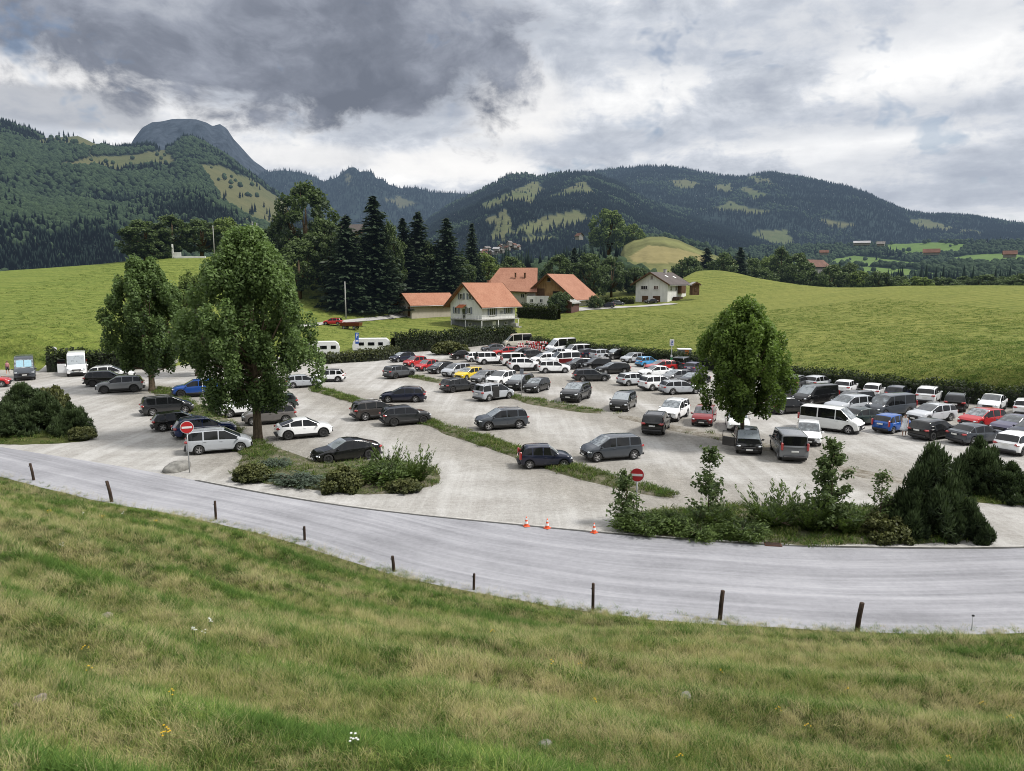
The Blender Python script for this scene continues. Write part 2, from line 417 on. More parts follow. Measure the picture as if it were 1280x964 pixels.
def mat_road():
    k = NT('dusty asphalt'); uv = k.n('ShaderNodeUVMap').outputs[0]; p = k.pos()
    st = k.noise(1.0, 6, .62, k.scaled(uv, (.035, .85, 1)), .35); st2 = k.noise(1.0, 5, .65, k.scaled(uv, (.09, 3.2, 1)), .3)
    pa = k.noise(.22, 5, .6, p); fine = k.noise(30, 3, .7, p); sm = k.noise(4, 4, .7, p)
    g = k.ramp(st, [(.34, (.14, .143, .158)), (.47, (.25, .253, .272)), (.57, (.36, .362, .382)), (.68, (.54, .54, .555))])
    g = k.mix(.42, g, k.ramp(st2, [(.36, (.15, .15, .163)), (.5, (.25, .25, .265)), (.66, (.42, .42, .435))]))
    g = k.mix(.28, g, k.ramp(pa, [(.36, (.13, .13, .14)), (.5, (.26, .26, .275)), (.64, (.42, .42, .435))])); g = k.mix(1.0, g, (.98, .98, 1.01), 'MULTIPLY')
    g = k.mix(.20, g, k.ramp(fine, [(.35, (.08, .08, .085)), (.65, (.50, .50, .51))])); g = k.mix(.10, g, k.ramp(sm, [(.36, (.10, .10, .105)), (.64, (.46, .46, .47))]))
    return k.done(k.bsdf(g, .85, spec=.25, bump=k.math('ADD', fine, k.math('MULTIPLY', sm, .5)), bstr=.4, bdist=.015))
def mat_dirt():
    k = NT('weedy strip'); p = k.pos()
    a = k.noise(1.2, 6, .65, p); b = k.noise(8, 4, .7, p)
    g = k.ramp(a, [(.38, (.19, .17, .135)), (.48, (.10, .095, .05)), (.62, (.045, .065, .018))])
    g = k.mix(.35, g, k.ramp(b, [(.35, (.03, .035, .012)), (.65, (.22, .2, .16))]))
    return k.done(k.bsdf(g, .95, spec=.1, bump=b, bstr=.8, bdist=.06))
def mat_barren():
    k = NT('bare dirt'); p = k.pos(); a = k.noise(1.4, 6, .65, p); b = k.noise(9, 4, .7, p)
    g = k.ramp(a, [(.38, (.12, .10, .075)), (.5, (.21, .19, .155)), (.62, (.33, .31, .28))]); g = k.mix(.4, g, k.ramp(b, [(.35, (.06, .05, .035)), (.65, (.34, .32, .28))]))
    return k.done(k.bsdf(g, .95, spec=.1, bump=b, bstr=.9, bdist=.06))
M_barren = mat_barren()
M_turf, M_field, M_gravel, M_road, M_dirt = mat_turf(), mat_field(), mat_gravel(), mat_road(), mat_dirt()
me = quick_mesh('grass_slope', np.column_stack([gx.ravel(), gy.ravel(), gz.ravel()]), grid_faces(*gx.shape)[:, ::-1] if False else grid_faces(*gx.shape), [M_turf], smooth=True)
struct('grass_slope', me)
# --- back edge of the parking ground
back = pline([(-420, 470), (-150, 466), (0, 463), (60, 466), (140, 464), (205, 461), (240, 446), (290, 442), (330, 446), (400, 452), (445, 449), (493, 443), (560, 437), (620, 429), (660, 434), (700, 441), (770, 449), (830, 455), (900, 465), (1000, 480), (1100, 493), (1200, 504), (1280, 512), (1400, 524)])
bx, by = back[:, 0], back[:, 1]
o_ = np.argsort(bx); bx, by = bx[o_], by[o_]
bx = np.r_[-400, bx, 75, 400]; by = np.r_[96, by, 58, 50]
def back_y(x): return np.interp(x, bx, by)
# gravel sheet
xs = np.linspace(-160, 110, 271); ts = np.linspace(0, 1, 90)
X = np.repeat(xs[:, None], len(ts), 1)
y0 = np.interp(xs, np.r_[toeR[:, 0]], np.r_[toeR[:, 1]]) - 1.5
y1 = back_y(xs) + 1.2
Y = y0[:, None] + (y1 - y0)[:, None] * ts[None]
def lot_z(x, y): return .05 * fbm(x * .12, y * .12, 3)
_rows = [[(200, 486), (222, 500), (246, 511), (275, 530), (300, 550), (330, 572)], [(392, 486), (430, 497), (470, 510), (540, 530), (600, 550), (660, 572), (720, 590), (780, 606), (842, 622), (900, 640)], [(512, 470), (545, 477), (600, 487), (640, 496), (690, 507), (770, 519), (820, 530), (870, 541), (930, 552), (975, 566), (1022, 578), (1100, 597), (1150, 607)], [(560, 452), (640, 468), (700, 476), (790, 488), (860, 502)]]
dist = np.full(X.shape, 99.0)
for _r in _rows:
    q_, _ = resample(pline(_r)[:, :2], 50, 2)
    for p_ in q_: dist = np.minimum(dist, np.hypot(X - p_[0], Y - p_[1]))
dust = sst(1.5, 7.0, dist + 4 * fbm(X * .12, Y * .12, 3)) * (1 - .55 * sst(14, 22, dist))
struct('gravel_ground', quick_mesh('gravel_ground', np.column_stack([X.ravel(), Y.ravel(), lot_z(X, Y).ravel()]), grid_faces(*X.shape), [M_gravel], smooth=True, attrs={'dust': dust.ravel()}))
# the wide ground under everything, out to the horizon
rr = np.r_[0, np.geomspace(20, 30000, 60)]; aa = np.linspace(0, 2 * PI, 73)
R_, A_ = np.meshgrid(rr, aa, indexing='ij')
zz = np.where(R_ < 150, -.5, -.5 - 70 * sst(150, 700, R_)) 
zz = np.where((R_ < 60), -.5, zz)
struct('ground', quick_mesh('ground', np.column_stack([(R_ * np.sin(A_)).ravel(), (R_ * np.cos(A_)).ravel(), zz.ravel()]), grid_faces(*R_.shape)[:, ::-1], [M_field], smooth=True))
# road strip: near edge under the toe, far edge along the kerb line
farE, _ = resample(np.vstack([[[-150, 118]], [[-95, 83]], pline([(0, 560), (120, 578), (240, 600), (340, 620), (470, 640), (640, 656), (760, 668), (950, 683), (1120, 686), (1280, 688)])[:, :2], [[32, 33.8]], [[70, 36]]]), 420)
nearE = np.array(toeR) + nrmv * 1.0
# match the two edges by arc length measured from their crossings of the view
def reparam(pl, n, key): return pl[np.argmin(np.abs(pl[:, 0][None] - key[:, None]), axis=1)]
keys = np.linspace(-110, 60, 300)
nI = np.column_stack([keys, np.interp(keys, nearE[:, 0], nearE[:, 1])])
# normals at the near edge give the crossing point on the far edge
cv_ = np.linspace(0, 1, 9)
fI = np.zeros_like(nI)
tg = np.gradient(nI, axis=0); nn = np.column_stack([-tg[:, 1], tg[:, 0]]); nn /= np.linalg.norm(nn, axis=1)[:, None]
for i, (q, m) in enumerate(zip(nI, nn)):
    d = farE - q; al = d @ m; la = np.abs(d @ np.array([m[1], -m[0]]))
    fI[i] = farE[np.argmin(la + 100 * (al < 0))]
for _ in range(12): fI[1:-1] = .25 * fI[:-2] + .5 * fI[1:-1] + .25 * fI[2:]
RX = nI[:, None, 0] + (fI - nI)[:, None, 0] * cv_; RY = nI[:, None, 1] + (fI - nI)[:, None, 1] * cv_
ul = np.r_[0, np.cumsum(np.linalg.norm(np.diff(nI, axis=0), axis=1))]
wid = np.linalg.norm(fI - nI, axis=1)
me = quick_mesh('road', np.column_stack([RX.ravel(), RY.ravel(), np.full(RX.size, .035)]), grid_faces(*RX.shape), [M_road], smooth=True)
uvl = me.uv_layers.new(name='UVMap')
U = np.repeat(ul[:, None], 9, 1).ravel(); V = (wid[:, None] * cv_[None]).ravel()
vi = np.zeros(len(me.loops), np.int32); me.loops.foreach_get('vertex_index', vi)
uvl.data.foreach_set('uv', np.column_stack([U[vi], V[vi]]).astype(np.float32).ravel())
struct('road', me)
# sunk channel edging along the far side of the road (dark joint and pale kerb stones)
M_kerb = simple('kerb stone', (.36, .35, .33), .9, var=.3, scale=3)
M_joint = simple('road joint', (.07, .07, .068), .9, var=.3, scale=3)
def ribbon(name, pl, w0, w1, z, mat, n=200, ht=0.0):
    pl, _ = resample(np.asarray(pl, float), n); t = np.gradient(pl, axis=0); m = np.column_stack([-t[:, 1], t[:, 0]]); m /= np.linalg.norm(m, axis=1)[:, None]
    a = pl + m * w0; b = pl + m * w1
    vs = np.vstack([np.column_stack([a, np.full(n, z)]), np.column_stack([b, np.full(n, z + ht)])])
    i = np.arange(n - 1); return struct(name, quick_mesh(name, vs, np.column_stack([i, i + 1, i + 1 + n, i + n]), [mat]))
kl = fI[(keys > -22) & (keys < 45)][::4]
ribbon('road_joint', kl, -.10, .02, .050, M_joint)
ribbon('kerb_stones', kl, .06, .22, .058, M_kerb)
# --- fields: thin plate surface through surveyed points
# (pixel x, pixel y, depth) for points one can range, plus the lot itself
cpts = []
def cp_(px, py, d):
    q = far(px, py, d); cpts.append(q)
for a in [(1280, 480, 84), (1100, 462, 95), (960, 445, 108), (1280, 430, 112), (1280, 362, 205), (1130, 361, 225), (1000, 363, 250), (930, 350, 275), (870, 339, 300), (830, 377, 240), (1100, 400, 150), (950, 400, 165), (760, 380, 240), (860, 400, 185),
          (760, 425, 140), (700, 425, 146), (690, 395, 200), (600, 411, 172), (560, 404, 178), (520, 400, 182), (640, 414, 165), (640, 378, 222), (720, 382, 218), (480, 398, 180), (500, 425, 150), (430, 405, 165), (400, 425, 140), (400, 400, 172), (430, 380, 190),
          (330, 380, 185), (360, 340, 205), (250, 400, 160), (250, 322, 232), (190, 325, 232), (120, 338, 225), (0, 346, 225), (-150, 352, 230), (-150, 420, 130), (0, 420, 130), (120, 420, 130), (0, 380, 170), (120, 380, 165), (60, 445, 108), (1500, 362, 200), (1500, 450, 90), (1800, 362, 190)]: cp_(*a)
for x in np.linspace(-140, 100, 13):
    cpts.append([x, back_y(x) + 1.0, .15]); cpts.append([x, back_y(x) - 12, .1])
for x, y, z in [(-250, 330, 2), (-120, 330, 10), (0, 330, 8), (120, 380, 14), (230, 350, 4), (330, 250, 2), (60, 330, 12), (-350, 200, 6)]: cpts.append([x, y, z])
cpts = np.array(cpts)
def tps_fit(p, z, lam=.004):
    d = np.linalg.norm(p[:, None] - p[None], axis=2); K = np.where(d > 0, d ** 2 * np.log(d + 1e-9), 0) + lam * 50 * np.eye(len(p))
    Pm = np.column_stack([np.ones(len(p)), p]); A = np.block([[K, Pm], [Pm.T, np.zeros((3, 3))]])
    return np.linalg.solve(A, np.r_[z, 0, 0, 0])
tw = tps_fit(cpts[:, :2] / 10, cpts[:, 2])
def field_z(x, y):
    sh = np.shape(x); x = np.ravel(np.asarray(x, float)); y = np.ravel(np.asarray(y, float))
    z = np.zeros(len(x))
    for a in range(0, len(x), 20000):
        q = np.column_stack([x[a:a + 20000], y[a:a + 20000]]) / 10
        d = np.linalg.norm(q[:, None] - cpts[None, :, :2] / 10, axis=2)
        z[a:a + 20000] = np.where(d > 0, d ** 2 * np.log(d + 1e-9), 0) @ tw[:-3] + tw[-3] + q @ tw[-2:]
    b = y - back_y(x)
    z = np.where(b < 0, -.35, np.maximum(z, .1) * sst(-.5, 6, b) - .35 * (1 - sst(0, 3, b)))
    z += sst(4, 25, b) * (.5 * fbm(x * .05, y * .05, 4) + .10 * fbm(x * .35, y * .35, 3))
    # the back of the hill falls away into the valley
    rim = np.interp(np.degrees(np.arctan2(x, y)), [-60, -35, -25, -20, -10, 2, 12, 14.5, 18, 23, 36, 60], [245, 245, 240, 240, 250, 262, 262, 305, 275, 250, 215, 200])
    r = np.hypot(x, y)
    z = np.where(r > rim, z - .30 * (r - rim) * sst(0, 25, r - rim), z)
    return z.reshape(sh)
# polar sheet keeps the same detail near and far
az = np.radians(np.linspace(-47, 47, 330)); rad = np.geomspace(50, 420, 210)
RA, RR = np.meshgrid(az, rad, indexing='ij')
FX, FY = RR * np.sin(RA), RR * np.cos(RA); FZ = field_z(FX, FY)
struct('field', quick_mesh('field', np.column_stack([FX.ravel(), FY.ravel(), FZ.ravel()]), grid_faces(*FX.shape)[:, ::-1], [M_field], smooth=True))
def fz(x, y): return float(field_z(np.array([x]), np.array([y]))[0])
def on_field(px, d):
    a = math.atan((px - 640) / (F * cp)); x, y = d * math.sin(a), d * math.cos(a); return (x, y, fz(x, y))
# gravel drive to the houses and the lane in the left field
M_lane = simple('pale lane', (.36, .35, .33), .95, var=.2, scale=.6)
def lane(name, pl, w):
    pl, _ = resample(np.asarray(pl, float), 80, 2); t = np.gradient(pl, axis=0); m = np.column_stack([-t[:, 1], t[:, 0]]); m /= np.linalg.norm(m, axis=1)[:, None]
    k = np.linspace(-w / 2, w / 2, 5); xx = pl[:, None, 0] + m[:, None, 0] * k; yy = pl[:, None, 1] + m[:, None, 1] * k
    z = field_z(xx, yy) + .14
    struct(name, quick_mesh(name, np.column_stack([xx.ravel(), yy.ravel(), z.ravel()]), grid_faces(*xx.shape), [M_lane], smooth=True))
def fpt(px, d): return on_field(px, d)[:2]
lane('lane', [fpt(340, 150), fpt(385, 160), fpt(440, 172), fpt(490, 182), fpt(520, 190)], 3.2)
lane('lane', [fpt(60, 122), fpt(100, 119), fpt(140, 117), fpt(200, 116)], 3.0)
lane('drive', [fpt(690, 205), fpt(740, 213), fpt(790, 226), fpt(840, 232)], 5.0)

# ================================================================== mountains
def poly_in(pxs, pys, poly):
    c = np.zeros(np.shape(pxs), bool); n = len(poly)
    for i in range(n):
        (x0, y0), (x1, y1) = poly[i], poly[i - 1]
        m = ((y0 > pys) != (y1 > pys)) & (pxs < (x1 - x0) * (pys - y0) / (y1 - y0 + 1e-12) + x0)
        c ^= m
    return c
def mat_hill(name, forest, meadow, mead2, rock=None, L=12500.0):
    k = NT(name); p = k.pos()
    at_ = k.n('ShaderNodeAttribute', attribute_name='meadow').outputs['Fac']
    a = k.noise(.012, 6, .7, p); b = k.noise(.003, 5, .6, p); c = k.noise(.03, 4, .7, p)
    f = k.ramp(a, [(.35, tuple(v * .55 for v in forest)), (.65, tuple(v * 1.5 for v in forest))])
    m = k.ramp(b, [(.35, meadow), (.65, mead2)]); m = k.mix(.3, m, k.ramp(c, [(.35, tuple(v * .6 for v in meadow)), (.65, mead2)]))
    g = k.mix(at_, f, m)
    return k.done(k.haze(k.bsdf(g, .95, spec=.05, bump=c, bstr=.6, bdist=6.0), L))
forest_pts = {'conifer': [], 'broad': []}
def hill(name, sky, D, D0, py0, mat, meadows=(), spur=.12, tree=0.0, dens=9.0, ts=1.0, lower=0.0, conif=.6, bulge=.0, step=2.5, rows=90, tmax=1.0, trees=True):
    """a ridge whose crest follows the surveyed skyline at distance D and whose foot lies at distance D0"""
    sky = np.array(sky, float)
    pxs = np.arange(sky[0, 0], sky[-1, 0] + step, step)
    sk = np.interp(pxs, sky[:, 0], sky[:, 1]) + lower
    sk = sk + 1.6 * fbm(pxs * .09, pxs * 0 + D * .01, 4)
    Dv = np.interp(pxs, sky[:, 0], np.broadcast_to(D, len(sky))) if np.ndim(D) else np.full(len(pxs), float(D))
    az = np.zeros(len(pxs)); zt = np.zeros(len(pxs))
    for i, (a, b) in enumerate(zip(pxs, sk)):
        q = far(a, b, Dv[i]); az[i] = math.atan2(q[0], q[1]); zt[i] = q[2]
    zb = np.array([far(a, py0, D0)[2] for a in pxs])
    tt = np.r_[np.linspace(0, 1, rows), np.linspace(1.03, 1.5, 14)]
    T, A = np.meshgrid(tt, az, indexing='xy')       # (cols, rows)
    R = D0 + (Dv - D0)[:, None] * T
    up = np.clip(T, 0, 1); sh = up ** (1.0 - bulge)
    Z = zb[:, None] + (zt - zb)[:, None] * sh
    Xw, Yw = R * np.sin(A), R * np.cos(A)
    w_ = np.sin(np.clip(T, 0, 1) * PI); S = (D - D0) if not np.ndim(D) else (D[0] - D0)
    Z += w_ * spur * (zt - zb)[:, None] * 1.5 * (fbm(Xw / S * 2.2, Yw / S * 2.2, 5) + .5 * np.abs(fbm(Xw / S * 5 + 3, Yw / S * 5, 4)))
    Z = np.where(T > 1, zt[:, None] - (T - 1) * (zt - zb)[:, None] * 1.1, Z)
    PX, PY = to_px(Xw, Yw, Z)
    mead = np.zeros(T.shape)
    jx = 12 * fbm(Xw * .012, Yw * .012, 5); jy = 8 * fbm(Xw * .012 + 40, Yw * .012, 5)
    for pg in meadows: mead = np.maximum(mead, poly_in(PX + jx, PY + jy, pg).astype(float))
    mead = np.where(T > 1.02, 0, mead)
    o = struct(name, quick_mesh(name, np.column_stack([Xw.ravel(), Yw.ravel(), Z.ravel()]), grid_faces(*Xw.shape)[:, ::-1], [mat], smooth=True, attrs={'meadow': mead.ravel()}))
    if trees:
        wd = (az[-1] - az[0]) * (np.mean(Dv) + D0) / 2; ln = math.hypot(np.mean(Dv) - D0, np.mean(zt) - np.mean(zb))
        n = int(wd * ln / dens ** 2)
        ci = rng.random(n) * (len(az) - 1); ri = rng.random(n) * (rows + 1)
        i0, j0 = ci.astype(int), np.minimum(ri.astype(int), rows + 10)
        fi, fj = ci - i0, ri - j0
        def bl(G): return (G[i0, j0] * (1 - fi) + G[i0 + 1, j0] * fi) * (1 - fj) + (G[i0, j0 + 1] * (1 - fi) + G[i0 + 1, j0 + 1] * fi) * fj
        x, y, z, mm = bl(Xw), bl(Yw), bl(Z), bl(mead)
        keep = (mm < .4) | (rng.random(n) < .03)
        x, y, z = x[keep], y[keep], z[keep]
        cn = (fbm(x * .006, y * .006, 3) + conif - .5 + .25 * (rng.random(len(x)) - .5)) > 0
        sc = ts * (.7 + .6 * rng.random(len(x)))
        for key, m in (('conifer', cn), ('broad', ~cn)): forest_pts[key].append(np.column_stack([x[m], y[m], z[m], sc[m]]))
    return Xw, Yw, Z
FG = (.016, .028, .015); MG = (.125, .125, .04); MY = (.20, .165, .065)
M_hillA = mat_hill('near mountain', (.013, .022, .017), (.075, .088, .036), (.115, .108, .05))
M_hillB = mat_hill('valley mountain', (.012, .020, .018), (.075, .098, .036), (.12, .114, .052))
M_hillC = mat_hill('blue ridge', (.013, .021, .018), (.07, .075, .04), (.10, .095, .05))
M_hillD = mat_hill('green lowland', (.012, .022, .013), (.085, .145, .034), (.12, .175, .05))
M_hay = mat_hill('hay hill', (.12, .125, .05), (.17, .155, .065), (.25, .21, .10))
M_rock = mat_hill('rock peak', (.036, .044, .055), (.06, .065, .06), (.08, .08, .08), L=26000.0)
hill('mountain_peak', [(140, 215), (160, 186), (168, 172), (178, 160), (190, 153), (211, 150), (214, 149), (232, 149), (245, 149), (258, 153), (266, 158), (275, 155), (284, 161), (292, 174), (305, 188), (318, 202), (335, 214), (365, 230), (420, 250)], 8200, 6000, 372, M_rock, spur=.35, trees=False, bulge=.25)
hill('ridge', [(300, 235), (330, 213), (350, 210), (375, 212), (395, 219), (405, 224), (420, 219), (430, 212), (437, 207), (444, 206), (449, 212), (456, 211), (463, 212), (471, 221), (477, 220), (485, 227), (500, 233), (520, 232), (540, 238), (565, 238), (590, 240), (620, 250), (700, 275)], 5200, 3200, 372, M_hillC, [[(478, 250), (500, 247), (524, 255), (500, 262)], [(430, 225), (436, 214), (441, 222), (436, 232)]], spur=.25, dens=17, ts=1.0, lower=3.0, conif=.9)
hill('mountain', [(660, 240), (690, 222), (730, 213), (770, 209), (800, 206), (830, 206), (850, 208), (880, 214), (905, 218), (930, 219), (945, 216), (965, 214), (985, 217), (1020, 223), (1060, 232), (1085, 240), (1100, 248), (1120, 257), (1140, 264), (1160, 267), (1200, 268), (1230, 272), (1260, 276), (1300, 282), (1400, 300)], 5000, 2200, 368, M_hillB,
     [[(837, 226), (860, 224), (880, 232), (850, 234)], [(890, 262), (915, 250), (930, 258), (965, 266), (940, 268), (905, 263)], [(918, 237), (935, 233), (962, 244), (945, 248)], [(930, 220), (958, 222), (972, 232), (945, 227)], [(893, 231), (912, 229), (912, 242), (896, 240)],
      [(1010, 274), (1040, 275), (1075, 281), (1040, 282)], [(1134, 274), (1160, 275), (1200, 288), (1160, 289), (1140, 283)], [(1200, 288), (1230, 290), (1228, 294), (1200, 292)], [(940, 290), (985, 289), (992, 304), (958, 312), (944, 304)], [(1026, 276), (1050, 276), (1070, 282), (1045, 284)]], spur=.22, dens=13.0, ts=.82, lower=2.4, conif=.7)
hill('mountain', [(500, 300), (540, 268), (565, 252), (590, 241), (605, 233), (620, 226), (632, 217), (655, 214), (672, 219), (690, 215), (715, 213), (740, 214), (757, 220), (780, 230), (800, 243), (825, 254), (850, 264), (880, 274), (930, 290), (990, 310)], 3400, 1400, 368, M_hillB,
     [[(590, 260), (622, 246), (655, 232), (672, 226), (680, 238), (668, 254), (640, 250), (612, 261)], [(684, 248), (706, 237), (730, 228), (746, 243), (722, 243), (700, 247)], [(600, 276), (632, 262), (640, 280), (634, 299), (610, 300), (618, 282)], [(634, 291), (670, 276), (700, 268), (718, 262), (744, 276), (722, 281), (690, 288), (662, 293)], [(648, 300), (668, 294), (690, 293), (700, 297), (662, 302)], [(775, 254), (800, 256), (796, 258), (775, 257)]], spur=.25, dens=9.0, ts=.72, lower=3.0, conif=.65)
hill('mountain', [(-90, 140), (-40, 143), (0, 152), (18, 155), (38, 161), (52, 169), (75, 168), (98, 166), (120, 176), (142, 183), (165, 182), (185, 180), (200, 184), (215, 182), (228, 172), (238, 170), (250, 174), (262, 181), (280, 191), (300, 206), (318, 219), (340, 236), (360, 246), (385, 262), (420, 285), (470, 325)], 2500, 950, 362, M_hillA,
     [[(50, 175), (70, 167), (100, 166), (128, 178), (142, 183), (118, 186), (116, 196), (110, 186), (70, 180), (50, 184)], [(68, 208), (108, 197), (180, 193), (204, 186), (224, 206), (180, 207), (150, 218), (120, 209), (85, 211)], [(246, 205), (275, 207), (312, 222), (344, 243), (364, 264), (345, 284), (310, 280), (292, 262), (274, 252), (268, 230)]], spur=.20, dens=7.6, ts=.74, lower=4.0, conif=.45, bulge=.12)
hill('hill', [(640, 335), (700, 320), (735, 308), (760, 299), (785, 296), (810, 294), (835, 294), (870, 302), (900, 312), (960, 322), (1060, 330), (1160, 330), (1280, 326), (1400, 322)], 1350, 900, 366, M_hillD,
     [[(930, 322), (980, 318), (1030, 326), (1060, 338), (980, 336)], [(1060, 332), (1130, 336), (1200, 345), (1150, 350), (1080, 346)]], spur=.12, dens=9, ts=.62, lower=3, conif=.3)
hill('hill', [(880, 318), (940, 308), (1000, 305), (1060, 304), (1120, 302), (1180, 300), (1240, 300), (1300, 300), (1400, 300)], 2100, 1500, 356, M_hillD,
     [[(1026, 324), (1070, 320), (1110, 325), (1165, 331), (1215, 350), (1140, 352), (1070, 340)], [(1100, 307), (1150, 301), (1208, 306), (1200, 317), (1130, 318)], [(1185, 322), (1240, 317), (1290, 320), (1290, 340), (1220, 338)]], spur=.10, dens=9, ts=.62, lower=3, conif=.35)
hill('hay_hill', [(770, 330), (780, 306), (792, 300), (812, 296), (830, 296), (850, 301), (872, 311), (890, 318), (920, 326), (960, 340)], 620, 440, 366, M_hay, [[(786, 322), (810, 308), (850, 312), (890, 322), (880, 330), (790, 330)]], spur=.05, trees=False, bulge=.4, rows=40)
# --- woods as one mass per kind
def mat_leafmass(name, dark, light, L=12500.0):
    k = NT(name); oi = k.n('ShaderNodeObjectInfo').outputs['Random']; p = k.pos()
    a = k.noise(.004, 4, .6, p); f = k.math('ADD', k.math('MULTIPLY', oi, .6), k.math('MULTIPLY', a, .5))
    c = k.ramp(f, [(.25, dark), (.8, light)]); n = k.noise(.35, 3, .7, p)
    c = k.mix(.5, c, k.ramp(n, [(.35, tuple(v * .4 for v in dark)), (.65, tuple(v * 1.3 for v in light))]))
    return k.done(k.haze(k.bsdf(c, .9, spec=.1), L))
M_fcon = mat_leafmass('far conifers', (.010, .020, .018), (.022, .037, .027))
M_fbro = mat_leafmass('far broadleaves', (.016, .030, .018), (.042, .066, .031))
def far_conifer(seed):
    r = np.random.default_rng(seed); vs = []; fs = []; n = 7; rings = [(0, 0.5)]
    prof = [(2.0, 3.4), (8.0, 1.6), (7.0, 2.7), (14.0, 1.0), (13.0, 1.9), (20.0, .45), (23.5, .02)]
    for z, q in prof:
        for k in range(n):
            a = 2 * PI * (k + .3 * r.random()) / n; rr_ = q * (.75 + .5 * r.random())
            vs.append((rr_ * math.cos(a), rr_ * math.sin(a), z - .8 * r.random() * (q > 1.5)))
    for i in range(len(prof) - 1):
        for k in range(n): fs.append((i * n + k, i * n + (k + 1) % n, (i + 1) * n + (k + 1) % n, (i + 1) * n + k))
    return quick_mesh('far_conifer', vs, np.array(fs), [M_fcon])
def ico(sub):
    import bmesh
    b = bmesh.new(); bmesh.ops.create_icosphere(b, subdivisions=sub, radius=1.0)
    v = np.array([x.co[:] for x in b.verts]); f = np.array([[x.index for x in q.verts] for q in b.faces]); b.free(); return v, f
def far_broad(seed):
    v, f = ico(3); r = np.random.default_rng(seed)
    n = fbm(v[:, 0] * 1.6 + seed * 7 + 20, v[:, 1] * 1.6 + v[:, 2] * 2.1 + 30, 4)
    q = v * (1 + .9 * n + .12 * (r.random(len(v)) - .5))[:, None]
    q[:, 2] = np.where(q[:, 2] < -.5, -.5 + (q[:, 2] + .5) * .3, q[:, 2])
    q = q * np.array([5.6, 5.6, 6.8]) + np.array([0, 0, 6.2])
    return quick_mesh('far_broadleaf', q, f, [M_fbro])
def scatter(name, pts, variants, scale, rot, kind='stuff', idx=None):
    """one object: many copies of a few small meshes on given points"""
    n = len(pts)
    me = bpy.data.meshes.new(name); me.vertices.add(n); me.vertices.foreach_set('co', np.asarray(pts, np.float32).ravel())
    a = me.attributes.new('rot', 'FLOAT_VECTOR', 'POINT'); a.data.foreach_set('vector', np.asarray(rot, np.float32).ravel())
    a = me.attributes.new('scl', 'FLOAT_VECTOR', 'POINT')
    scale = np.asarray(scale, np.float32)
    if scale.ndim == 1: scale = np.repeat(scale[:, None], 3, 1)
    a.data.foreach_set('vector', scale.ravel())
    if idx is None: idx = rng.integers(0, len(variants), n)
    a = me.attributes.new('idx', 'INT', 'POINT'); a.data.foreach_set('value', np.asarray(idx, np.int32))
    o = bpy.data.objects.new(name, me); C.objects.link(o); o['kind'] = kind
    g = bpy.data.node_groups.new(name, 'GeometryNodeTree')
    g.interface.new_socket('Geometry', in_out='INPUT', socket_type='NodeSocketGeometry'); g.interface.new_socket('Geometry', in_out='OUTPUT', socket_type='NodeSocketGeometry')
    gi = g.nodes.new('NodeGroupInput'); go = g.nodes.new('NodeGroupOutput'); jn = g.nodes.new('GeometryNodeJoinGeometry')
    def attr(nm, typ):
        q = g.nodes.new('GeometryNodeInputNamedAttribute'); q.data_type = typ; q.inputs['Name'].default_value = nm
        return [s for s in q.outputs if s.enabled and s.name == 'Attribute'][0]
    ra, sa, ia = attr('rot', 'FLOAT_VECTOR'), attr('scl', 'FLOAT_VECTOR'), attr('idx', 'INT')
    for k, vm in enumerate(variants):
        vo = bpy.data.objects.new(vm.name, vm)
        oi = g.nodes.new('GeometryNodeObjectInfo'); oi.inputs['Object'].default_value = vo; oi.inputs['As Instance'].default_value = True
        cm = g.nodes.new('FunctionNodeCompare'); cm.data_type = 'INT'; cm.operation = 'EQUAL'
        ins = [s for s in cm.inputs if s.enabled]; g.links.new(ia, ins[0]); ins[1].default_value = k
        ip = g.nodes.new('GeometryNodeInstanceOnPoints')
        e2r = g.nodes.new('FunctionNodeEulerToRotation'); g.links.new(ra, e2r.inputs[0])
        g.links.new(gi.outputs[0], ip.inputs['Points']); g.links.new(cm.outputs[0], ip.inputs['Selection'])
        g.links.new(oi.outputs['Geometry'], ip.inputs['Instance']); g.links.new(e2r.outputs[0], ip.inputs['Rotation']); g.links.new(sa, ip.inputs['Scale'])
        g.links.new(ip.outputs[0], jn.inputs[0])
    g.links.new(jn.outputs[0], go.inputs[0])
    md = o.modifiers.new('scatter', 'NODES'); md.node_group = g
    return o
VC = [far_conifer(k) for k in range(4)]; VB = [far_broad(k) for k in range(4)]
for key, vs_ in (('conifer', VC), ('broad', VB)):
    q = np.vstack(forest_pts[key]); n = len(q)
    rot = np.column_stack([rng.normal(0, .03, n), rng.normal(0, .03, n), rng.random(n) * 6.28])
    s3 = np.column_stack([q[:, 3] * (.9 + .3 * rng.random(n)), q[:, 3] * (.9 + .3 * rng.random(n)), q[:, 3] * (.8 + .35 * rng.random(n))])
    scatter('conifer_forest' if key == 'conifer' else 'broadleaf_forest', q[:, :3], vs_, s3, rot)
    print('forest', key, n)
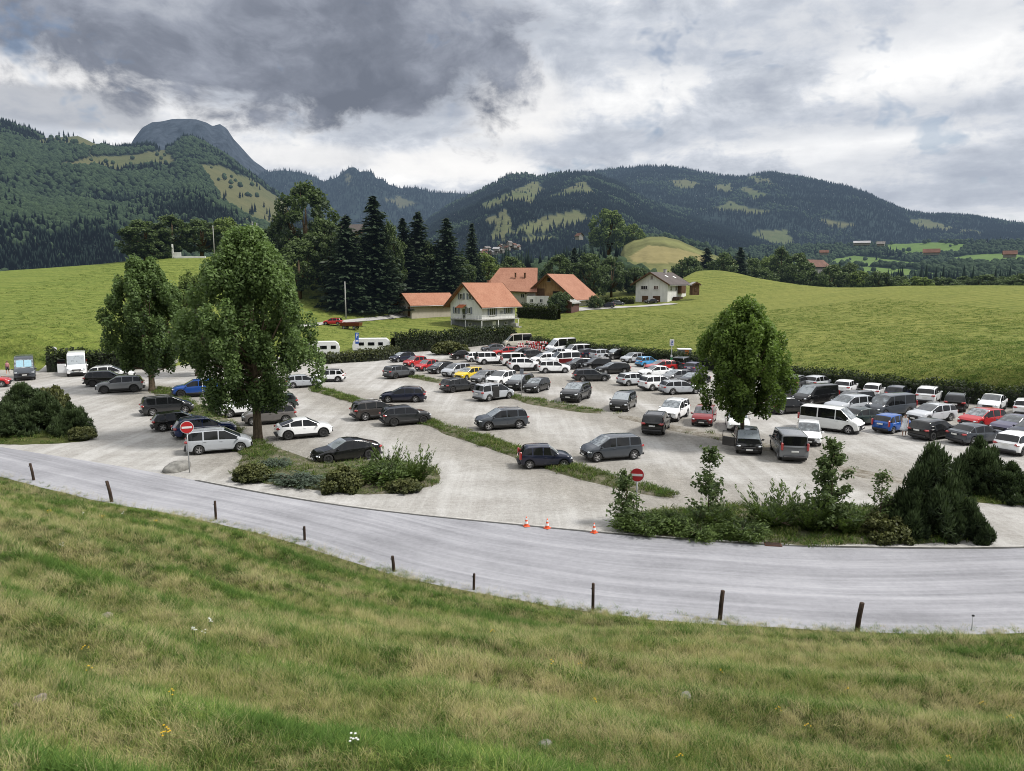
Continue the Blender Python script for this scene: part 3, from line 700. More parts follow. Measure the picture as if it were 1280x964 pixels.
# ================================================================== vegetation
def mat_leaf(name, dark, light, tr=.3, rough=.55, haze=False):
    k = NT(name); t = k.n('ShaderNodeAttribute', attribute_name='tone').outputs['Fac']
    oi = k.n('ShaderNodeObjectInfo').outputs['Random']
    f = k.math('ADD', t, k.math('MULTIPLY', k.math('SUBTRACT', oi, .5), .18))
    mid = tuple((a + b) / 2 for a, b in zip(dark, light))
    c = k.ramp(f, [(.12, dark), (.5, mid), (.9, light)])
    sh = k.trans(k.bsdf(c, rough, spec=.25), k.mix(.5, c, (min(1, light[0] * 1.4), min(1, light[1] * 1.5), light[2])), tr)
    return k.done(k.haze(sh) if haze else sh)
def mat_bark(name, a, b):
    k = NT(name); tcx = k.n('ShaderNodeTexCoord').outputs['Object']
    n = k.noise(9, 6, .7, k.scaled(tcx, (1, 1, .25))); c = k.ramp(n, [(.35, a), (.65, b)])
    return k.done(k.bsdf(c, .9, spec=.15, bump=n, bstr=.8, bdist=.03))
M_bark = mat_bark('rough bark', (.045, .035, .025), (.17, .13, .09))
M_maple = mat_leaf('maple leaves', (.012, .026, .011), (.150, .222, .075), .36)
M_maple2 = mat_leaf('right maple leaves', (.013, .028, .007), (.145, .22, .045), .36)
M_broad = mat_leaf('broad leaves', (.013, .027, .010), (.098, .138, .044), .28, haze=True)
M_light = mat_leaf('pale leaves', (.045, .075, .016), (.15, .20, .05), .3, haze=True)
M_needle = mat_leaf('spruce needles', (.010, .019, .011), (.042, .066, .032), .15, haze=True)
M_pine = mat_leaf('pine needles', (.010, .020, .009), (.068, .100, .040), .15)
M_juni = mat_leaf('juniper sprays', (.013, .024, .008), (.125, .185, .045), .22)
M_jblu = mat_leaf('blue juniper sprays', (.020, .032, .024), (.115, .150, .105), .15)
M_hedge = mat_leaf('hedge leaves', (.010, .019, .007), (.055, .075, .024), .2)
M_shrub = mat_leaf('mixed shrub leaves', (.025, .034, .013), (.115, .125, .042), .2)
M_sap = mat_leaf('sapling leaves', (.035, .060, .020), (.135, .185, .070), .3)
M_weed = mat_leaf('weeds', (.030, .046, .012), (.12, .155, .035), .25)
def unit(v): return v / np.maximum(np.linalg.norm(v, axis=1), 1e-6)[:, None]
def leaf_quads(ctr, axis, nrm, ln, wd):
    """kite shaped leaves: ctr, long axis, rough normal"""
    n = len(ctr); axis = unit(axis); side = unit(np.cross(nrm, axis)); ln = np.broadcast_to(ln, n)[:, None]; wd = np.broadcast_to(wd, n)[:, None]
    v = np.stack([ctr - axis * ln * .5, ctr + side * wd * .5 - axis * ln * .05, ctr + axis * ln * .5, ctr - side * wd * .5 - axis * ln * .05], 1).reshape(-1, 3)
    return v, np.arange(4 * n).reshape(n, 4)
def leaf_mesh(name, ctr, axis, nrm, ln, wd, tone, mat):
    v, f = leaf_quads(ctr, axis, nrm, ln, wd)
    return quick_mesh(name, v, f, [mat], attrs={'tone': np.repeat(tone, 4)})
def rdir(r, n): return unit(r.normal(size=(n, 3)))
def clump_leaves(r, cc, rad, per, up=.3, ln=.2, wd=.14, base=.45, vt=.18, zr=None):
    """leaves on clumps: cc centres, rad (n,3) half sizes; highlights painted in as lighter tone on the upper outside"""
    n = len(cc); per = np.broadcast_to(per, n).astype(int); ix = np.repeat(np.arange(n), per); N = len(ix)
    d = rdir(r, N); q = r.random(N) ** .35
    ctr = cc[ix] + d * rad[ix] * q[:, None]
    nrm = unit(d * .8 + np.array([0, 0, up]) + .7 * rdir(r, N))
    ax = rdir(r, N) + d * .6 + np.array([0, 0, -.2])
    ct = r.normal(0, vt * .7, n)
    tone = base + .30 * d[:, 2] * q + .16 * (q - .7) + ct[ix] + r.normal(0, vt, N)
    L_ = ln * (.7 + .6 * r.random(N))
    return ctr, ax, nrm, L_, L_ * (wd / ln), np.clip(tone, 0, 1)
def branch_mesh(name, trunk_pts, trunk_r, limbs, mat, n=10):
    b = MB(); b.tube(trunk_pts, trunk_r, 0, n)
    for pts, rr in limbs: b.tube(pts, rr, 0, 5, caps=False)
    return b.mesh(name, [mat])
def park_tree(name, label, cat, loc, H, crown0, prof, R, mat, seed, ncl=150, per=330, trunk_r=.26, ln=.24, group=None, lean=(0, 0), rough=.22):
    """a broadleaf with a tapered trunk, limbs and a crown of leaf plumes; prof(t) = share of R at crown height t"""
    r = np.random.default_rng(seed)
    t = thing(name, label, cat, loc, 0, group)
    N = ncl; tt = r.random(N) ** .85; a = r.random(N) * 2 * PI
    pr = np.array([prof(q) for q in tt])
    # lobes around the crown and gaps between them
    lob = 1 + rough * np.sin(3 * a + seed + 2.2 * tt) + rough * .9 * np.sin(5 * a - seed * 2 + 5 * tt)
    k = np.where(r.random(N) < .68, .72 + .22 * r.random(N), .15 + .6 * r.random(N))
    rad = R * pr * lob * k
    cc = np.column_stack([rad * np.cos(a) + lean[0] * tt, rad * np.sin(a) + lean[1] * tt, crown0 + (H - crown0) * (.04 + .92 * tt)])
    s = R * .105 * (.7 + .6 * r.random(N)) + .16
    hr = np.column_stack([s, s, s * (1.5 + .8 * r.random(N))])
    L_ = clump_leaves(r, cc, hr, (per * .9 * (s / s.mean()) ** 2).astype(int), .35, ln, ln * .72, .53)
    # crown shade painted into the leaf tone: darker low down and deep inside
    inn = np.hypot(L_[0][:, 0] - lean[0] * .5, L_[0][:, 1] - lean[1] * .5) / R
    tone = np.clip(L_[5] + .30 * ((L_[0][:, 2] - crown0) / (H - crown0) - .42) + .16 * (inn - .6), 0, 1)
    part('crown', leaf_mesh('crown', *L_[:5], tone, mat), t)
    tp = [(0, 0, -.15), (.03, .02, .35), (.05 + .05 * lean[0], -.03, crown0 * .6), (lean[0] * .1, .04, crown0 + .1 * (H - crown0)), (lean[0] * .4, lean[1] * .4, crown0 + .45 * (H - crown0)), (lean[0] * .8, lean[1] * .8, crown0 + .88 * (H - crown0))]
    tr = [trunk_r * 1.45, trunk_r * 1.1, trunk_r * .92, trunk_r * .8, trunk_r * .4, trunk_r * .08]
    limbs = []
    for i in range(0, N, max(1, N // 42)):
        c = cc[i]; z0 = crown0 * .85 + (c[2] - crown0) * .55; f = (z0 - 0) / H
        p0 = np.array([lean[0] * .3 * f, lean[1] * .3 * f, z0]); mid = p0 * .45 + c * .55 + np.array([0, 0, -.15 * abs(c[2] - z0) - .1])
        limbs.append(([p0, mid, c], [trunk_r * .34, trunk_r * .2, .025]))
    part('trunk', branch_mesh('trunk', tp, tr, limbs, M_bark), t)
    return t
def egg(lo, wide, tip):
    def f(t): return (lo + (1 - lo) * math.sin(min(t / wide, 1) * PI / 2)) if t < wide else max(tip, math.cos((t - wide) / (1 - wide) * PI / 2 * .94) ** .8)
    return f
def flat(p): return (p[0], p[1], 0.0)
pA = at(322, 550); pB = at(190, 489); pC = at(926, 556)
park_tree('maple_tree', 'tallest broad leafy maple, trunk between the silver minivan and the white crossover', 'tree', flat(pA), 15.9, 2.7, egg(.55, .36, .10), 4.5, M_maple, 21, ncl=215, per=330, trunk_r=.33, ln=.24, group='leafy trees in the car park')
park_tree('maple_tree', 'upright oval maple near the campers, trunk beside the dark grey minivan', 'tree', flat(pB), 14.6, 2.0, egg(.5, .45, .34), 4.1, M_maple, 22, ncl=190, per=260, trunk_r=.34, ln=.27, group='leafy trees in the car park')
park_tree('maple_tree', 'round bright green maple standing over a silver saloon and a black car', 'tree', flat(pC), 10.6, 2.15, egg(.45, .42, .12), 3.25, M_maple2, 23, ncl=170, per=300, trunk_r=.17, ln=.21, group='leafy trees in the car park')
pD = at(246, 470)
park_tree('lime_tree', 'pale yellow green tree half hidden behind the tallest maple', 'tree', flat(pD), 13.5, 1.2, egg(.5, .4, .2), 3.3, M_light, 24, ncl=130, per=170, trunk_r=.2, ln=.3)
# ---- trees of the hill and the farms
def broad_mesh(seed, H, R, prof, mat, ncl=110, per=60, ln=.6, crown0=.12):
    r = np.random.default_rng(seed); N = ncl
    tt = r.random(N); a = r.random(N) * 2 * PI; pr = np.array([prof(q) for q in tt])
    lob = 1 + .2 * np.sin(3 * a + seed) + .14 * np.sin(5 * a + 2 * seed + 4 * tt)
    k = np.where(r.random(N) < .75, .7 + .25 * r.random(N), .2 + .5 * r.random(N))
    rad = R * pr * lob * k; c0 = H * crown0
    cc = np.column_stack([rad * np.cos(a), rad * np.sin(a), c0 + (H - c0) * (.06 + .88 * tt)])
    s = R * .17 * (.7 + .7 * r.random(N)); hr = np.column_stack([s, s, s * 1.1])
    L_ = clump_leaves(r, cc, hr, per, .5, ln, ln * .75, .42, .16)
    tone = np.clip(L_[5] + .25 * ((L_[0][:, 2] / H) - .45), 0, 1)  # top light painted into the crown: leaf tone paler with height
    cm = leaf_mesh('crown', *L_[:5], tone, mat)
    tm = branch_mesh('trunk', [(0, 0, -.8), (0, 0, H * .3), (.1, .1, H * .8)], [R * .09, R * .07, .05], [([(0, 0, H * .2), tuple(cc[i] * .6 + np.array([0, 0, H * .05])), tuple(cc[i])], [R * .04, R * .025, .03]) for i in range(0, N, 9)], M_bark, 7)
    return cm, tm
def spruce_mesh(seed, H, R, mat=None, droop=.35, dens=1.0, c0=.03):
    r = np.random.default_rng(seed); ctr, ax, nr, ln, wd, tn = [], [], [], [], [], []
    nw = int(H * 2.8 * dens)
    for i in range(nw):
        t = (i + .5) / nw; z = H * (c0 + (1 - c0) * t); rr_ = R * (1 - t) ** .66 * (.75 + .45 * r.random()) + .18
        nb = int(15 * (1 - t) + 7)
        for b in range(nb):
            a = r.random() * 2 * PI; L0 = rr_ * (.7 + .45 * r.random()); m = max(3, int(L0 / .33))
            q = (np.arange(m) + r.random(m) * .8) / m
            d = np.array([math.cos(a), math.sin(a), 0]); dz = -droop * q ** 1.3 * L0 + .25 * q ** 3 * L0
            p = np.outer(q * L0, d) + np.column_stack([0 * q, 0 * q, z + dz]) + r.normal(0, .1, (m, 3))
            ctr.append(p); ax.append(np.tile(d + np.array([0, 0, -droop * .9]), (m, 1)) + r.normal(0, .35, (m, 3)))
            nr.append(np.tile([0, 0, 1.0], (m, 1)) + r.normal(0, .45, (m, 3)))
            s_ = (1.0 - .3 * q) * (.7 + .5 * r.random(m)); ln.append(s_ * 1.25); wd.append(s_ * .62)
            tn.append(.25 + .42 * q + r.normal(0, .14, m) + .12 * (t - .4))
    cm = leaf_mesh('crown', np.vstack(ctr), np.vstack(ax), np.vstack(nr), np.concatenate(ln), np.concatenate(wd), np.clip(np.concatenate(tn), 0, 1), mat or M_needle)
    tm = branch_mesh('trunk', [(0, 0, -.8), (0, 0, H * .5), (0, 0, H * .97)], [R * .09, R * .055, .03], [], M_bark, 7)
    return cm, tm
BM = [broad_mesh(31, 14, 6.0, egg(.6, .4, .3), M_broad), broad_mesh(32, 16, 5.5, egg(.5, .45, .25), M_broad), broad_mesh(33, 10, 6.0, egg(.7, .35, .35), M_broad, crown0=.04)]
LM = [broad_mesh(34, 14, 6.0, egg(.6, .42, .3), M_light), broad_mesh(35, 10, 5.0, egg(.7, .35, .35), M_light, crown0=.05)]
SM = [spruce_mesh(41, 24, 4.6), spruce_mesh(42, 22, 4.2, droop=.45), spruce_mesh(43, 25, 4.0, droop=.25)]
def put_tree(kind, v, px, ytop, wpx, d, label, group=None, ybot=None, name=None, cat='tree'):
    """a tree of known width on the hill at range d with its tip seen at ytop"""
    src = {'b': BM, 'l': LM, 's': SM}[kind][v]
    H0 = {'b': [14, 16, 10], 'l': [14, 10], 's': [24, 22, 25]}[kind][v]; R0 = {'b': [6, 5.5, 6], 'l': [6, 5], 's': [4.6, 4.2, 4.0]}[kind][v]
    a = far(px, ytop, d); zg = fz(a[0], a[1]) if d < 330 else far(px, ybot, d)[2]
    if ybot is not None: zg = far(px, ybot, d)[2]
    H = max(2.5, a[2] - zg); Rw = wpx * d / F / 2 * (1.5 if kind == 's' else 1)
    t = thing(name or ({'s': 'spruce_tree'}.get(kind, 'broadleaf_tree')), label, cat, (a[0], a[1], zg), rng.random() * 6.28, group)
    for me in src: part('crown' if me.name.startswith('crown') else 'trunk', me, t)
    t.scale = (Rw / R0, Rw / R0, H / H0 / .97)
    return t
hillg, farmg = 'trees on the left hill', 'trees behind the houses'
put_tree('b', 0, 180, 277, 62, 238, 'dark round sycamore at the far left of the hilltop row', hillg)
put_tree('b', 1, 214, 270, 46, 240, 'taller dark sycamore beside the small white wall on the hilltop', hillg)
put_tree('b', 0, 250, 276, 50, 242, 'grey green hilltop tree right of the white wall', hillg)
put_tree('l', 0, 281, 274, 48, 244, 'pale green hilltop tree just behind the tallest maple', hillg)
put_tree('b', 2, 190, 300, 50, 236, 'low dark bush under the hilltop sycamores', hillg, name='shrub', cat='shrub')
put_tree('b', 1, 380, 231, 78, 205, 'largest dark old tree of the grove left of the spruces', farmg)
put_tree('b', 0, 352, 275, 45, 212, 'round dark tree on the left edge of the grove', farmg)
put_tree('b', 0, 405, 275, 62, 195, 'broad dark tree in front of the largest grove tree', farmg)
put_tree('b', 1, 372, 300, 60, 190, 'bushy dark tree low on the grassy bank of the grove', farmg)
put_tree('b', 1, 416, 292, 60, 198, 'dark leafy tree between the old tree and the spruces', farmg)
put_tree('b', 0, 446, 296, 56, 205, 'dark leafy tree filling the gap before the tallest spruce', farmg)
put_tree('b', 1, 492, 300, 50, 205, 'dark leafy tree behind the twin spruces', farmg)
put_tree('b', 0, 538, 306, 50, 208, 'dark leafy tree between the twin spruces and the isolated one', farmg)
put_tree('b', 0, 575, 322, 46, 212, 'dark leafy tree right of the isolated spruce', farmg)
put_tree('b', 2, 470, 336, 60, 200, 'dark undergrowth below the tallest spruce', farmg, name='shrub', cat='shrub')
put_tree('s', 1, 432, 274, 52, 186, 'dark spruce left of the tall pointed spruce', farmg)
put_tree('s', 0, 466, 250, 56, 188, 'tallest pointed spruce of the grove', farmg)
put_tree('s', 2, 458, 305, 40, 200, 'shorter grey green spruce in front of the tallest one', farmg)
put_tree('b', 1, 485, 280, 34, 190, 'narrow leafy tree just right of the tallest spruce', farmg)
put_tree('s', 0, 503, 276, 38, 208, 'left one of the twin dark spruces behind the beige annex', farmg)
put_tree('s', 1, 522, 269, 44, 209, 'right one of the twin dark spruces behind the beige annex', farmg)
put_tree('s', 2, 512, 312, 42, 203, 'short spruce below the twin spruces', farmg)
put_tree('s', 0, 558, 276, 44, 206, 'isolated dark spruce above the white house roof', farmg)
put_tree('s', 2, 590, 282, 23, 230, 'small slim spruce farther back above the orange roofs', farmg)
put_tree('b', 2, 440, 330, 60, 192, 'dense dark bush at the foot of the spruces', farmg, name='shrub', cat='shrub')
put_tree('b', 2, 500, 356, 56, 204, 'wide dark bush behind the low annex', farmg, name='shrub', cat='shrub')
put_tree('b', 2, 545, 348, 40, 214, 'round bush between the annex and the isolated spruce', farmg, name='shrub', cat='shrub')
put_tree('l', 1, 526, 362, 36, 206, 'paler bush against the annex roof', farmg, name='shrub', cat='shrub')
put_tree('b', 2, 474, 362, 40, 205, 'dark bush at the bend of the lane', farmg, name='shrub', cat='shrub')
put_tree('l', 0, 602, 318, 52, 236, 'light green tree rising behind the white house', farmg)
put_tree('b', 0, 640, 322, 46, 250, 'dark tree directly behind the farm roof', farmg)
put_tree('b', 1, 700, 320, 44, 250, 'dark tree behind the farm roof ridge', farmg)
put_tree('b', 0, 738, 318, 52, 246, 'big dark tree at the right end of the farm', farmg)
put_tree('b', 1, 765, 322, 40, 256, 'dark tree between the farm and the grey roofed house', farmg)
put_tree('b', 2, 795, 336, 44, 262, 'rounded tree left of the grey roofed house', farmg)
put_tree('s', 1, 718, 312, 24, 258, 'thin spruce rising behind the farm', farmg)
put_tree('b', 2, 700, 366, 36, 205, 'garden bush in front of the farm gable', farmg, name='shrub', cat='shrub')
put_tree('b', 2, 744, 370, 22, 214, 'small bush at the corner of the farm roof', farmg, name='shrub', cat='shrub')
# belt of trees below the crest of the right field, seen one by one near the field
belt = [(862, 322, 40, 'b', 0), (884, 312, 30, 's', 0), (905, 318, 36, 'b', 1), (926, 312, 24, 's', 1), (940, 324, 36, 'b', 0), (962, 322, 34, 'l', 0), (978, 310, 26, 'b', 1), (996, 318, 40, 'b', 0), (1040, 332, 34, 'b', 0), (1062, 330, 28, 'b', 1), (1076, 340, 32, 'l', 1), (1100, 341, 34, 'b', 2), (1122, 346, 30, 'b', 2), (1150, 347, 34, 'l', 1), (1180, 348, 36, 'b', 2), (1205, 346, 26, 'b', 1), (1232, 344, 34, 'b', 0), (1262, 346, 36, 'b', 2), (1012, 338, 34, 'b', 2), (955, 338, 40, 'b', 2), (905, 335, 44, 'l', 1), (1285, 343, 40, 'b', 0)]
desc = ['just right of the grey roofed house', 'spruce right of the grey roofed house', 'second from the grey roofed house', 'slim spruce left of the distant red roof', 'dark and round left of the distant red roof', 'pale one above the dip in the field', 'tall one left of the distant brown roof', 'broad one left of the distant brown roof', 'right beside the distant brown roof', 'tall one right of the distant brown roof', 'pale bushy one right of the brown roof', 'low dark one above the field middle', 'next low dark one along the field edge', 'pale low one before the bright far meadow', 'wide low one before the bright far meadow', 'narrow one below the far hamlet', 'round one towards the right end of the belt', 'wide low one near the right end of the belt', 'low one in front of the distant brown roof', 'low wide one in the dip of the field', 'pale low one nearest to the grey roofed house', 'last one at the right end of the belt']
for (px, yt, wp, kd, vv), ds in zip(belt, desc):
    d = 330 + 60 * rng.random(); yb = 372 + 4 * rng.random()
    put_tree(kd, vv, px, yt, wp * 1.15, d, ('tree of the field edge belt, ' + ds), 'trees along the far edge of the right field', ybot=yb)
# one pale giant in the middle distance
put_tree('l', 1, 762, 264, 52, 620, 'large pale round tree above the woods in the middle of the valley', None, ybot=315)
put_tree('l', 1, 792, 281, 30, 625, 'smaller pale tree right of the large round one', None, ybot=312)
# woods between the houses and the mountains
wp_, wsp = [], []
for i in range(2300):
    px = 590 + 720 * rng.random(); d = 380 + 420 * rng.random() ** 1.2
    if 775 < px < 925 and d > 400: continue
    top = np.interp(px, [590, 640, 720, 780, 830, 870, 930, 1000, 1080, 1280], [335, 332, 318, 316, 336, 322, 326, 342, 351, 352]) + 10 * rng.random() - 6 * (d - 380) / 420
    a = far(px, top, d); H = 8 + 9 * rng.random()
    wp_.append([a[0], a[1], a[2] - H]); wsp.append(H)
wp_ = np.array(wp_); wsp = np.array(wsp); n = len(wp_)
scatter('woods', wp_, VC + VB, np.column_stack([wsp / 13 * .85, wsp / 13 * .85, wsp / 15]), np.column_stack([np.zeros(n), np.zeros(n), rng.random(n) * 6.28]), idx=np.where(rng.random(n) < .13, rng.integers(0, 4, n), rng.integers(4, 8, n)))
# woods on the slope behind the hilltop trees and the grove
wp_, wsp = [], []
for i in range(900):
    px = 395 + 260 * rng.random(); d = 300 + 260 * rng.random(); top = np.interp(px, [395, 440, 560, 620, 655], [300, 312, 335, 330, 335]) + 16 * rng.random()
    a = far(px, top, d); H = 9 + 8 * rng.random(); wp_.append([a[0], a[1], a[2] - H]); wsp.append(H)
wp_ = np.array(wp_); wsp = np.array(wsp); n = len(wp_)
scatter('woods', wp_, VC + VB, np.column_stack([wsp / 13 * .85, wsp / 13 * .85, wsp / 15]), np.column_stack([np.zeros(n), np.zeros(n), rng.random(n) * 6.28]), idx=np.where(rng.random(n) < .45, rng.integers(0, 4, n), rng.integers(4, 8, n)))
# ---- hedges: leaf surface over an added solid dark core that stops see-through
def hedge(label, pl, wdt, h, seed, ls=.34, dens=26, mat=None, z=None, rough=.35, name='hedge'):
    r = np.random.default_rng(seed); pl = np.asarray(pl, float)[:, :2]; q, s = resample(pl, max(8, int(np.linalg.norm(np.diff(pl, axis=0), axis=1).sum() / .8)), 2)
    tg = np.gradient(q, axis=0); m = np.column_stack([-tg[:, 1], tg[:, 0]]); m /= np.linalg.norm(m, axis=1)[:, None]
    L0 = s[-1]; N = int(L0 * (2 * h + wdt) * dens)
    u = r.random(N) * (len(q) - 1.001); i0 = u.astype(int); f = (u - i0)[:, None]
    base = q[i0] * (1 - f) + q[i0 + 1] * f; mm = m[i0]
    hh = h * (1 + rough * fbm(u * .35 + seed, u * 0 + 2, 3) + .22 * fbm(u * 1.3 + seed, u * 0 + 9, 2)); wv = wdt / 2 * (1 + .5 * fbm(u * .6 + seed, u * 0 + 4, 3))
    a = r.random(N) * PI       # around the section from one foot over the top to the other
    ca, sa = np.cos(a), np.sin(a); k = (.78 + .3 * r.random(N))
    off_ = np.sign(ca) * np.abs(ca) ** .45 * wv * k; zz = np.abs(sa) ** .6 * hh * k
    x = base[:, 0] + mm[:, 0] * off_; y = base[:, 1] + mm[:, 1] * off_
    zg = (np.zeros(N) if z is None else np.full(N, z)) if z != 'field' else field_z(x, y)
    ctr = np.column_stack([x, y, zg + zz]); nv = np.column_stack([mm * ca[:, None], sa]) + .8 * rdir(r, N)
    clv = fbm(u * 1.4, zz * 1.2, 3)
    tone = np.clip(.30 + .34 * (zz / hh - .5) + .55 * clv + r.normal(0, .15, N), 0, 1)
    c = base.mean(0); o = thing(name, label, name, (c[0], c[1], 0))
    ctr[:, :2] -= c
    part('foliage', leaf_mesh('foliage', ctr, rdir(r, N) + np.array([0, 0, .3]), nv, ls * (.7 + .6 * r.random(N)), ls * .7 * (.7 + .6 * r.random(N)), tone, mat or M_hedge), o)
    # core: solid dark shell added to block the view through
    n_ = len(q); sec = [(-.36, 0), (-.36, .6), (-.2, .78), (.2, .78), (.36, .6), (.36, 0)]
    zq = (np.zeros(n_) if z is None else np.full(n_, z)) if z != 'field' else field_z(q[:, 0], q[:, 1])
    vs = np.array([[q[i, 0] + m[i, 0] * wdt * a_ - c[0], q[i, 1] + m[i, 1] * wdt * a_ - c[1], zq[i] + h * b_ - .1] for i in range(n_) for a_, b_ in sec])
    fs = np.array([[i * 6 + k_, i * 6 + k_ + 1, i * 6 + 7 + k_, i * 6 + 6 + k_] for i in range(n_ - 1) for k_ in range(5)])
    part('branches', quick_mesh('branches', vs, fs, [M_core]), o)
    return o
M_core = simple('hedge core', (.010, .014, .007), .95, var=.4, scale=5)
def bl_(pxs, off=1.2): 
    q = pline(pxs)[:, :2]; return q + np.array([.25, .9]) * off
hedge('tall dark clipped hedge behind the car park below the white house', bl_([(488, 442), (520, 440), (560, 437), (600, 432), (640, 429)]), 2.2, 3.5, 51, rough=.25)
hedge('long ragged hedge between the right side cars and the big field', bl_([(664, 435), (700, 441), (770, 449), (830, 455), (900, 465), (1000, 480), (1100, 493), (1200, 504), (1280, 512), (1400, 524)]), 1.8, 2.0, 52, ls=.26, dens=34)
hedge('dark hedge at the left between the white camper and the upright maple', bl_([(50, 466), (90, 464), (140, 463), (200, 461)]), 2.4, 3.0, 53)
hedge('short dark shrub hedge in front of the caravans', bl_([(398, 455), (430, 453), (470, 451), (492, 447)], .3), 2.6, 1.75, 54, mat=M_shrub, rough=.7)
hedge('dark clipped garden hedge in front of the farm', [on_field(648, 196)[:2], on_field(675, 194)[:2], on_field(698, 192)[:2]], 3.0, 3.6, 55, ls=.4, dens=18, z='field', rough=.1)
hedge('small clipped hedge across the drive from the grey roofed house', [on_field(745, 236)[:2], on_field(790, 238)[:2]], 2.0, 2.0, 56, ls=.4, dens=16, z='field')
# ---- shrubs of the islands
def juniper_mesh(seed, R, H, mat, nb=150, ls=.16):
    r = np.random.default_rng(seed); ctr, ax, nr, tn, ln = [], [], [], [], []
    for b in range(nb):
        a = r.random() * 2 * PI; L0 = R * (.45 + .6 * r.random()); h0 = H * (.25 + .95 * r.random() ** 1.3); m = int(L0 / .05) + 4
        q = np.linspace(.1, 1, m); d = np.array([math.cos(a), math.sin(a)])
        p = np.column_stack([np.outer(q * L0, d), h0 * (1.9 * q - 1.15 * q ** 2) + .05]) + r.normal(0, .055, (m, 3))
        slope = h0 * (1.9 - 2.3 * q) / L0
        t_ = np.column_stack([np.tile(d, (m, 1)), slope]); ctr.append(p)
        sd = np.array([-d[1], d[0], .25]); ax.append(unit(t_) + np.where(r.random(m) < .5, 1, -1)[:, None] * sd * .8 + r.normal(0, .2, (m, 3))); nr.append(np.tile([0, 0, 1.], (m, 1)) + r.normal(0, .5, (m, 3)))
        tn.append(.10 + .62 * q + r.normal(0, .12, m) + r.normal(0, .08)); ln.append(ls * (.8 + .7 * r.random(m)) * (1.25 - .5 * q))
    ln = np.concatenate(ln)
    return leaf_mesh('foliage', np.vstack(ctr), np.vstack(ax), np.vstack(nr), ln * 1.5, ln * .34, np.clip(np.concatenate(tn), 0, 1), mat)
def twigs_mesh(seed, R, H, n=14):
    r = np.random.default_rng(seed); b = MB()
    for i in range(n):
        a = r.random() * 2 * PI; L0 = R * (.4 + .4 * r.random())
        b.tube([(0, 0, -.05), (math.cos(a) * L0 * .5, math.sin(a) * L0 * .5, H * .5), (math.cos(a) * L0, math.sin(a) * L0, H * (.5 + .3 * r.random()))], [.05, .035, .012], 0, 5)
    return b.mesh('branches', [M_bark])
def bushy_mesh(seed, R, H, mat, ncl=60, per=130, ln=.16, sh=.22, needle=False):
    r = np.random.default_rng(seed); N = ncl
    a = r.random(N) * 2 * PI; el = r.random(N) ** .8; k = .55 + .42 * r.random(N)
    cc = np.column_stack([R * k * np.cos(a) * np.sqrt(1 - (el * .93) ** 2), R * k * np.sin(a) * np.sqrt(1 - (el * .93) ** 2), .08 * H + H * .86 * el * (.6 + .4 * r.random(N))])
    s = (R + H) * .5 * sh * (.7 + .6 * r.random(N)); hr = np.column_stack([s, s, s * (1.35 if needle else 1)])
    L_ = list(clump_leaves(r, cc, hr, per, .5, ln, ln * (.22 if needle else .7), .42, .17))
    if needle: L_[1] = unit(L_[0] - cc[np.repeat(np.arange(N), per)]) + np.array([0, 0, .7]) + .35 * rdir(r, len(L_[0]))
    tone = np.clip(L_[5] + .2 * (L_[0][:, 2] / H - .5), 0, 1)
    return leaf_mesh('foliage', *L_[:5], tone, mat)
def shrub(name, label, fol, twg, px, py, sc=(1, 1, 1), rz=None, group=None, z=0.0):
    p = at(px, py, 0); t = thing(name, label, 'shrub', (p[0], p[1], z), rng.random() * 6.28 if rz is None else rz, group)
    part('foliage', fol, t); part('branches', twg, t); t.scale = sc; return t
J = [juniper_mesh(61, 1.5, .75, M_juni), juniper_mesh(62, 1.7, .6, M_juni, 170), juniper_mesh(63, 1.4, .55, M_jblu, 150)]
def arching_mesh(seed, R, H, mat, nb=46):
    r = np.random.default_rng(seed); ctr, ax, nr, tn, ln = [], [], [], [], []
    for b in range(nb):
        a = r.random() * 2 * PI; L0 = R * (.5 + .6 * r.random()); h0 = H * (.35 + .75 * r.random()); m = int(L0 / .022); q = np.sort(r.random(m)) * .88 + .12; d = np.array([math.cos(a), math.sin(a)]); sd = np.array([-d[1], d[0], .1])
        sgn = np.where(r.random(m) < .5, 1, -1); side = sgn * .30 * (1 - q) ** .7 * r.random(m)
        p = np.column_stack([np.outer(q * L0, d), h0 * q ** 1.25]) + side[:, None] * sd + r.normal(0, .025, (m, 3)); ctr.append(p)
        up = np.column_stack([np.tile(d, (m, 1)), np.full(m, h0 / L0)]); ax.append(unit(up) + sgn[:, None] * sd * .7 + r.normal(0, .15, (m, 3))); nr.append(np.tile([0, 0, 1.], (m, 1)) - up * .3 + r.normal(0, .3, (m, 3)))
        tn.append(.12 + .55 * q + r.normal(0, .12, m) + r.normal(0, .1)); ln.append(.22 * (1.2 - .6 * q) * (.7 + .6 * r.random(m)))
    ln = np.concatenate(ln); return leaf_mesh('foliage', np.vstack(ctr), np.vstack(ax), np.vstack(nr), ln * 1.3, ln * .36, np.clip(np.concatenate(tn), 0, 1), mat)
JA = [arching_mesh(161, 1.6, 1.5, M_juni), arching_mesh(162, 1.5, 1.15, M_juni, 56)]
JT = [juniper_mesh(64, 1.0, 1.35, M_juni, 130)]
BU = [bushy_mesh(65, 1.2, 1.0, M_shrub, 60, 150), bushy_mesh(66, 1.3, 1.1, M_shrub, 70, 140)]
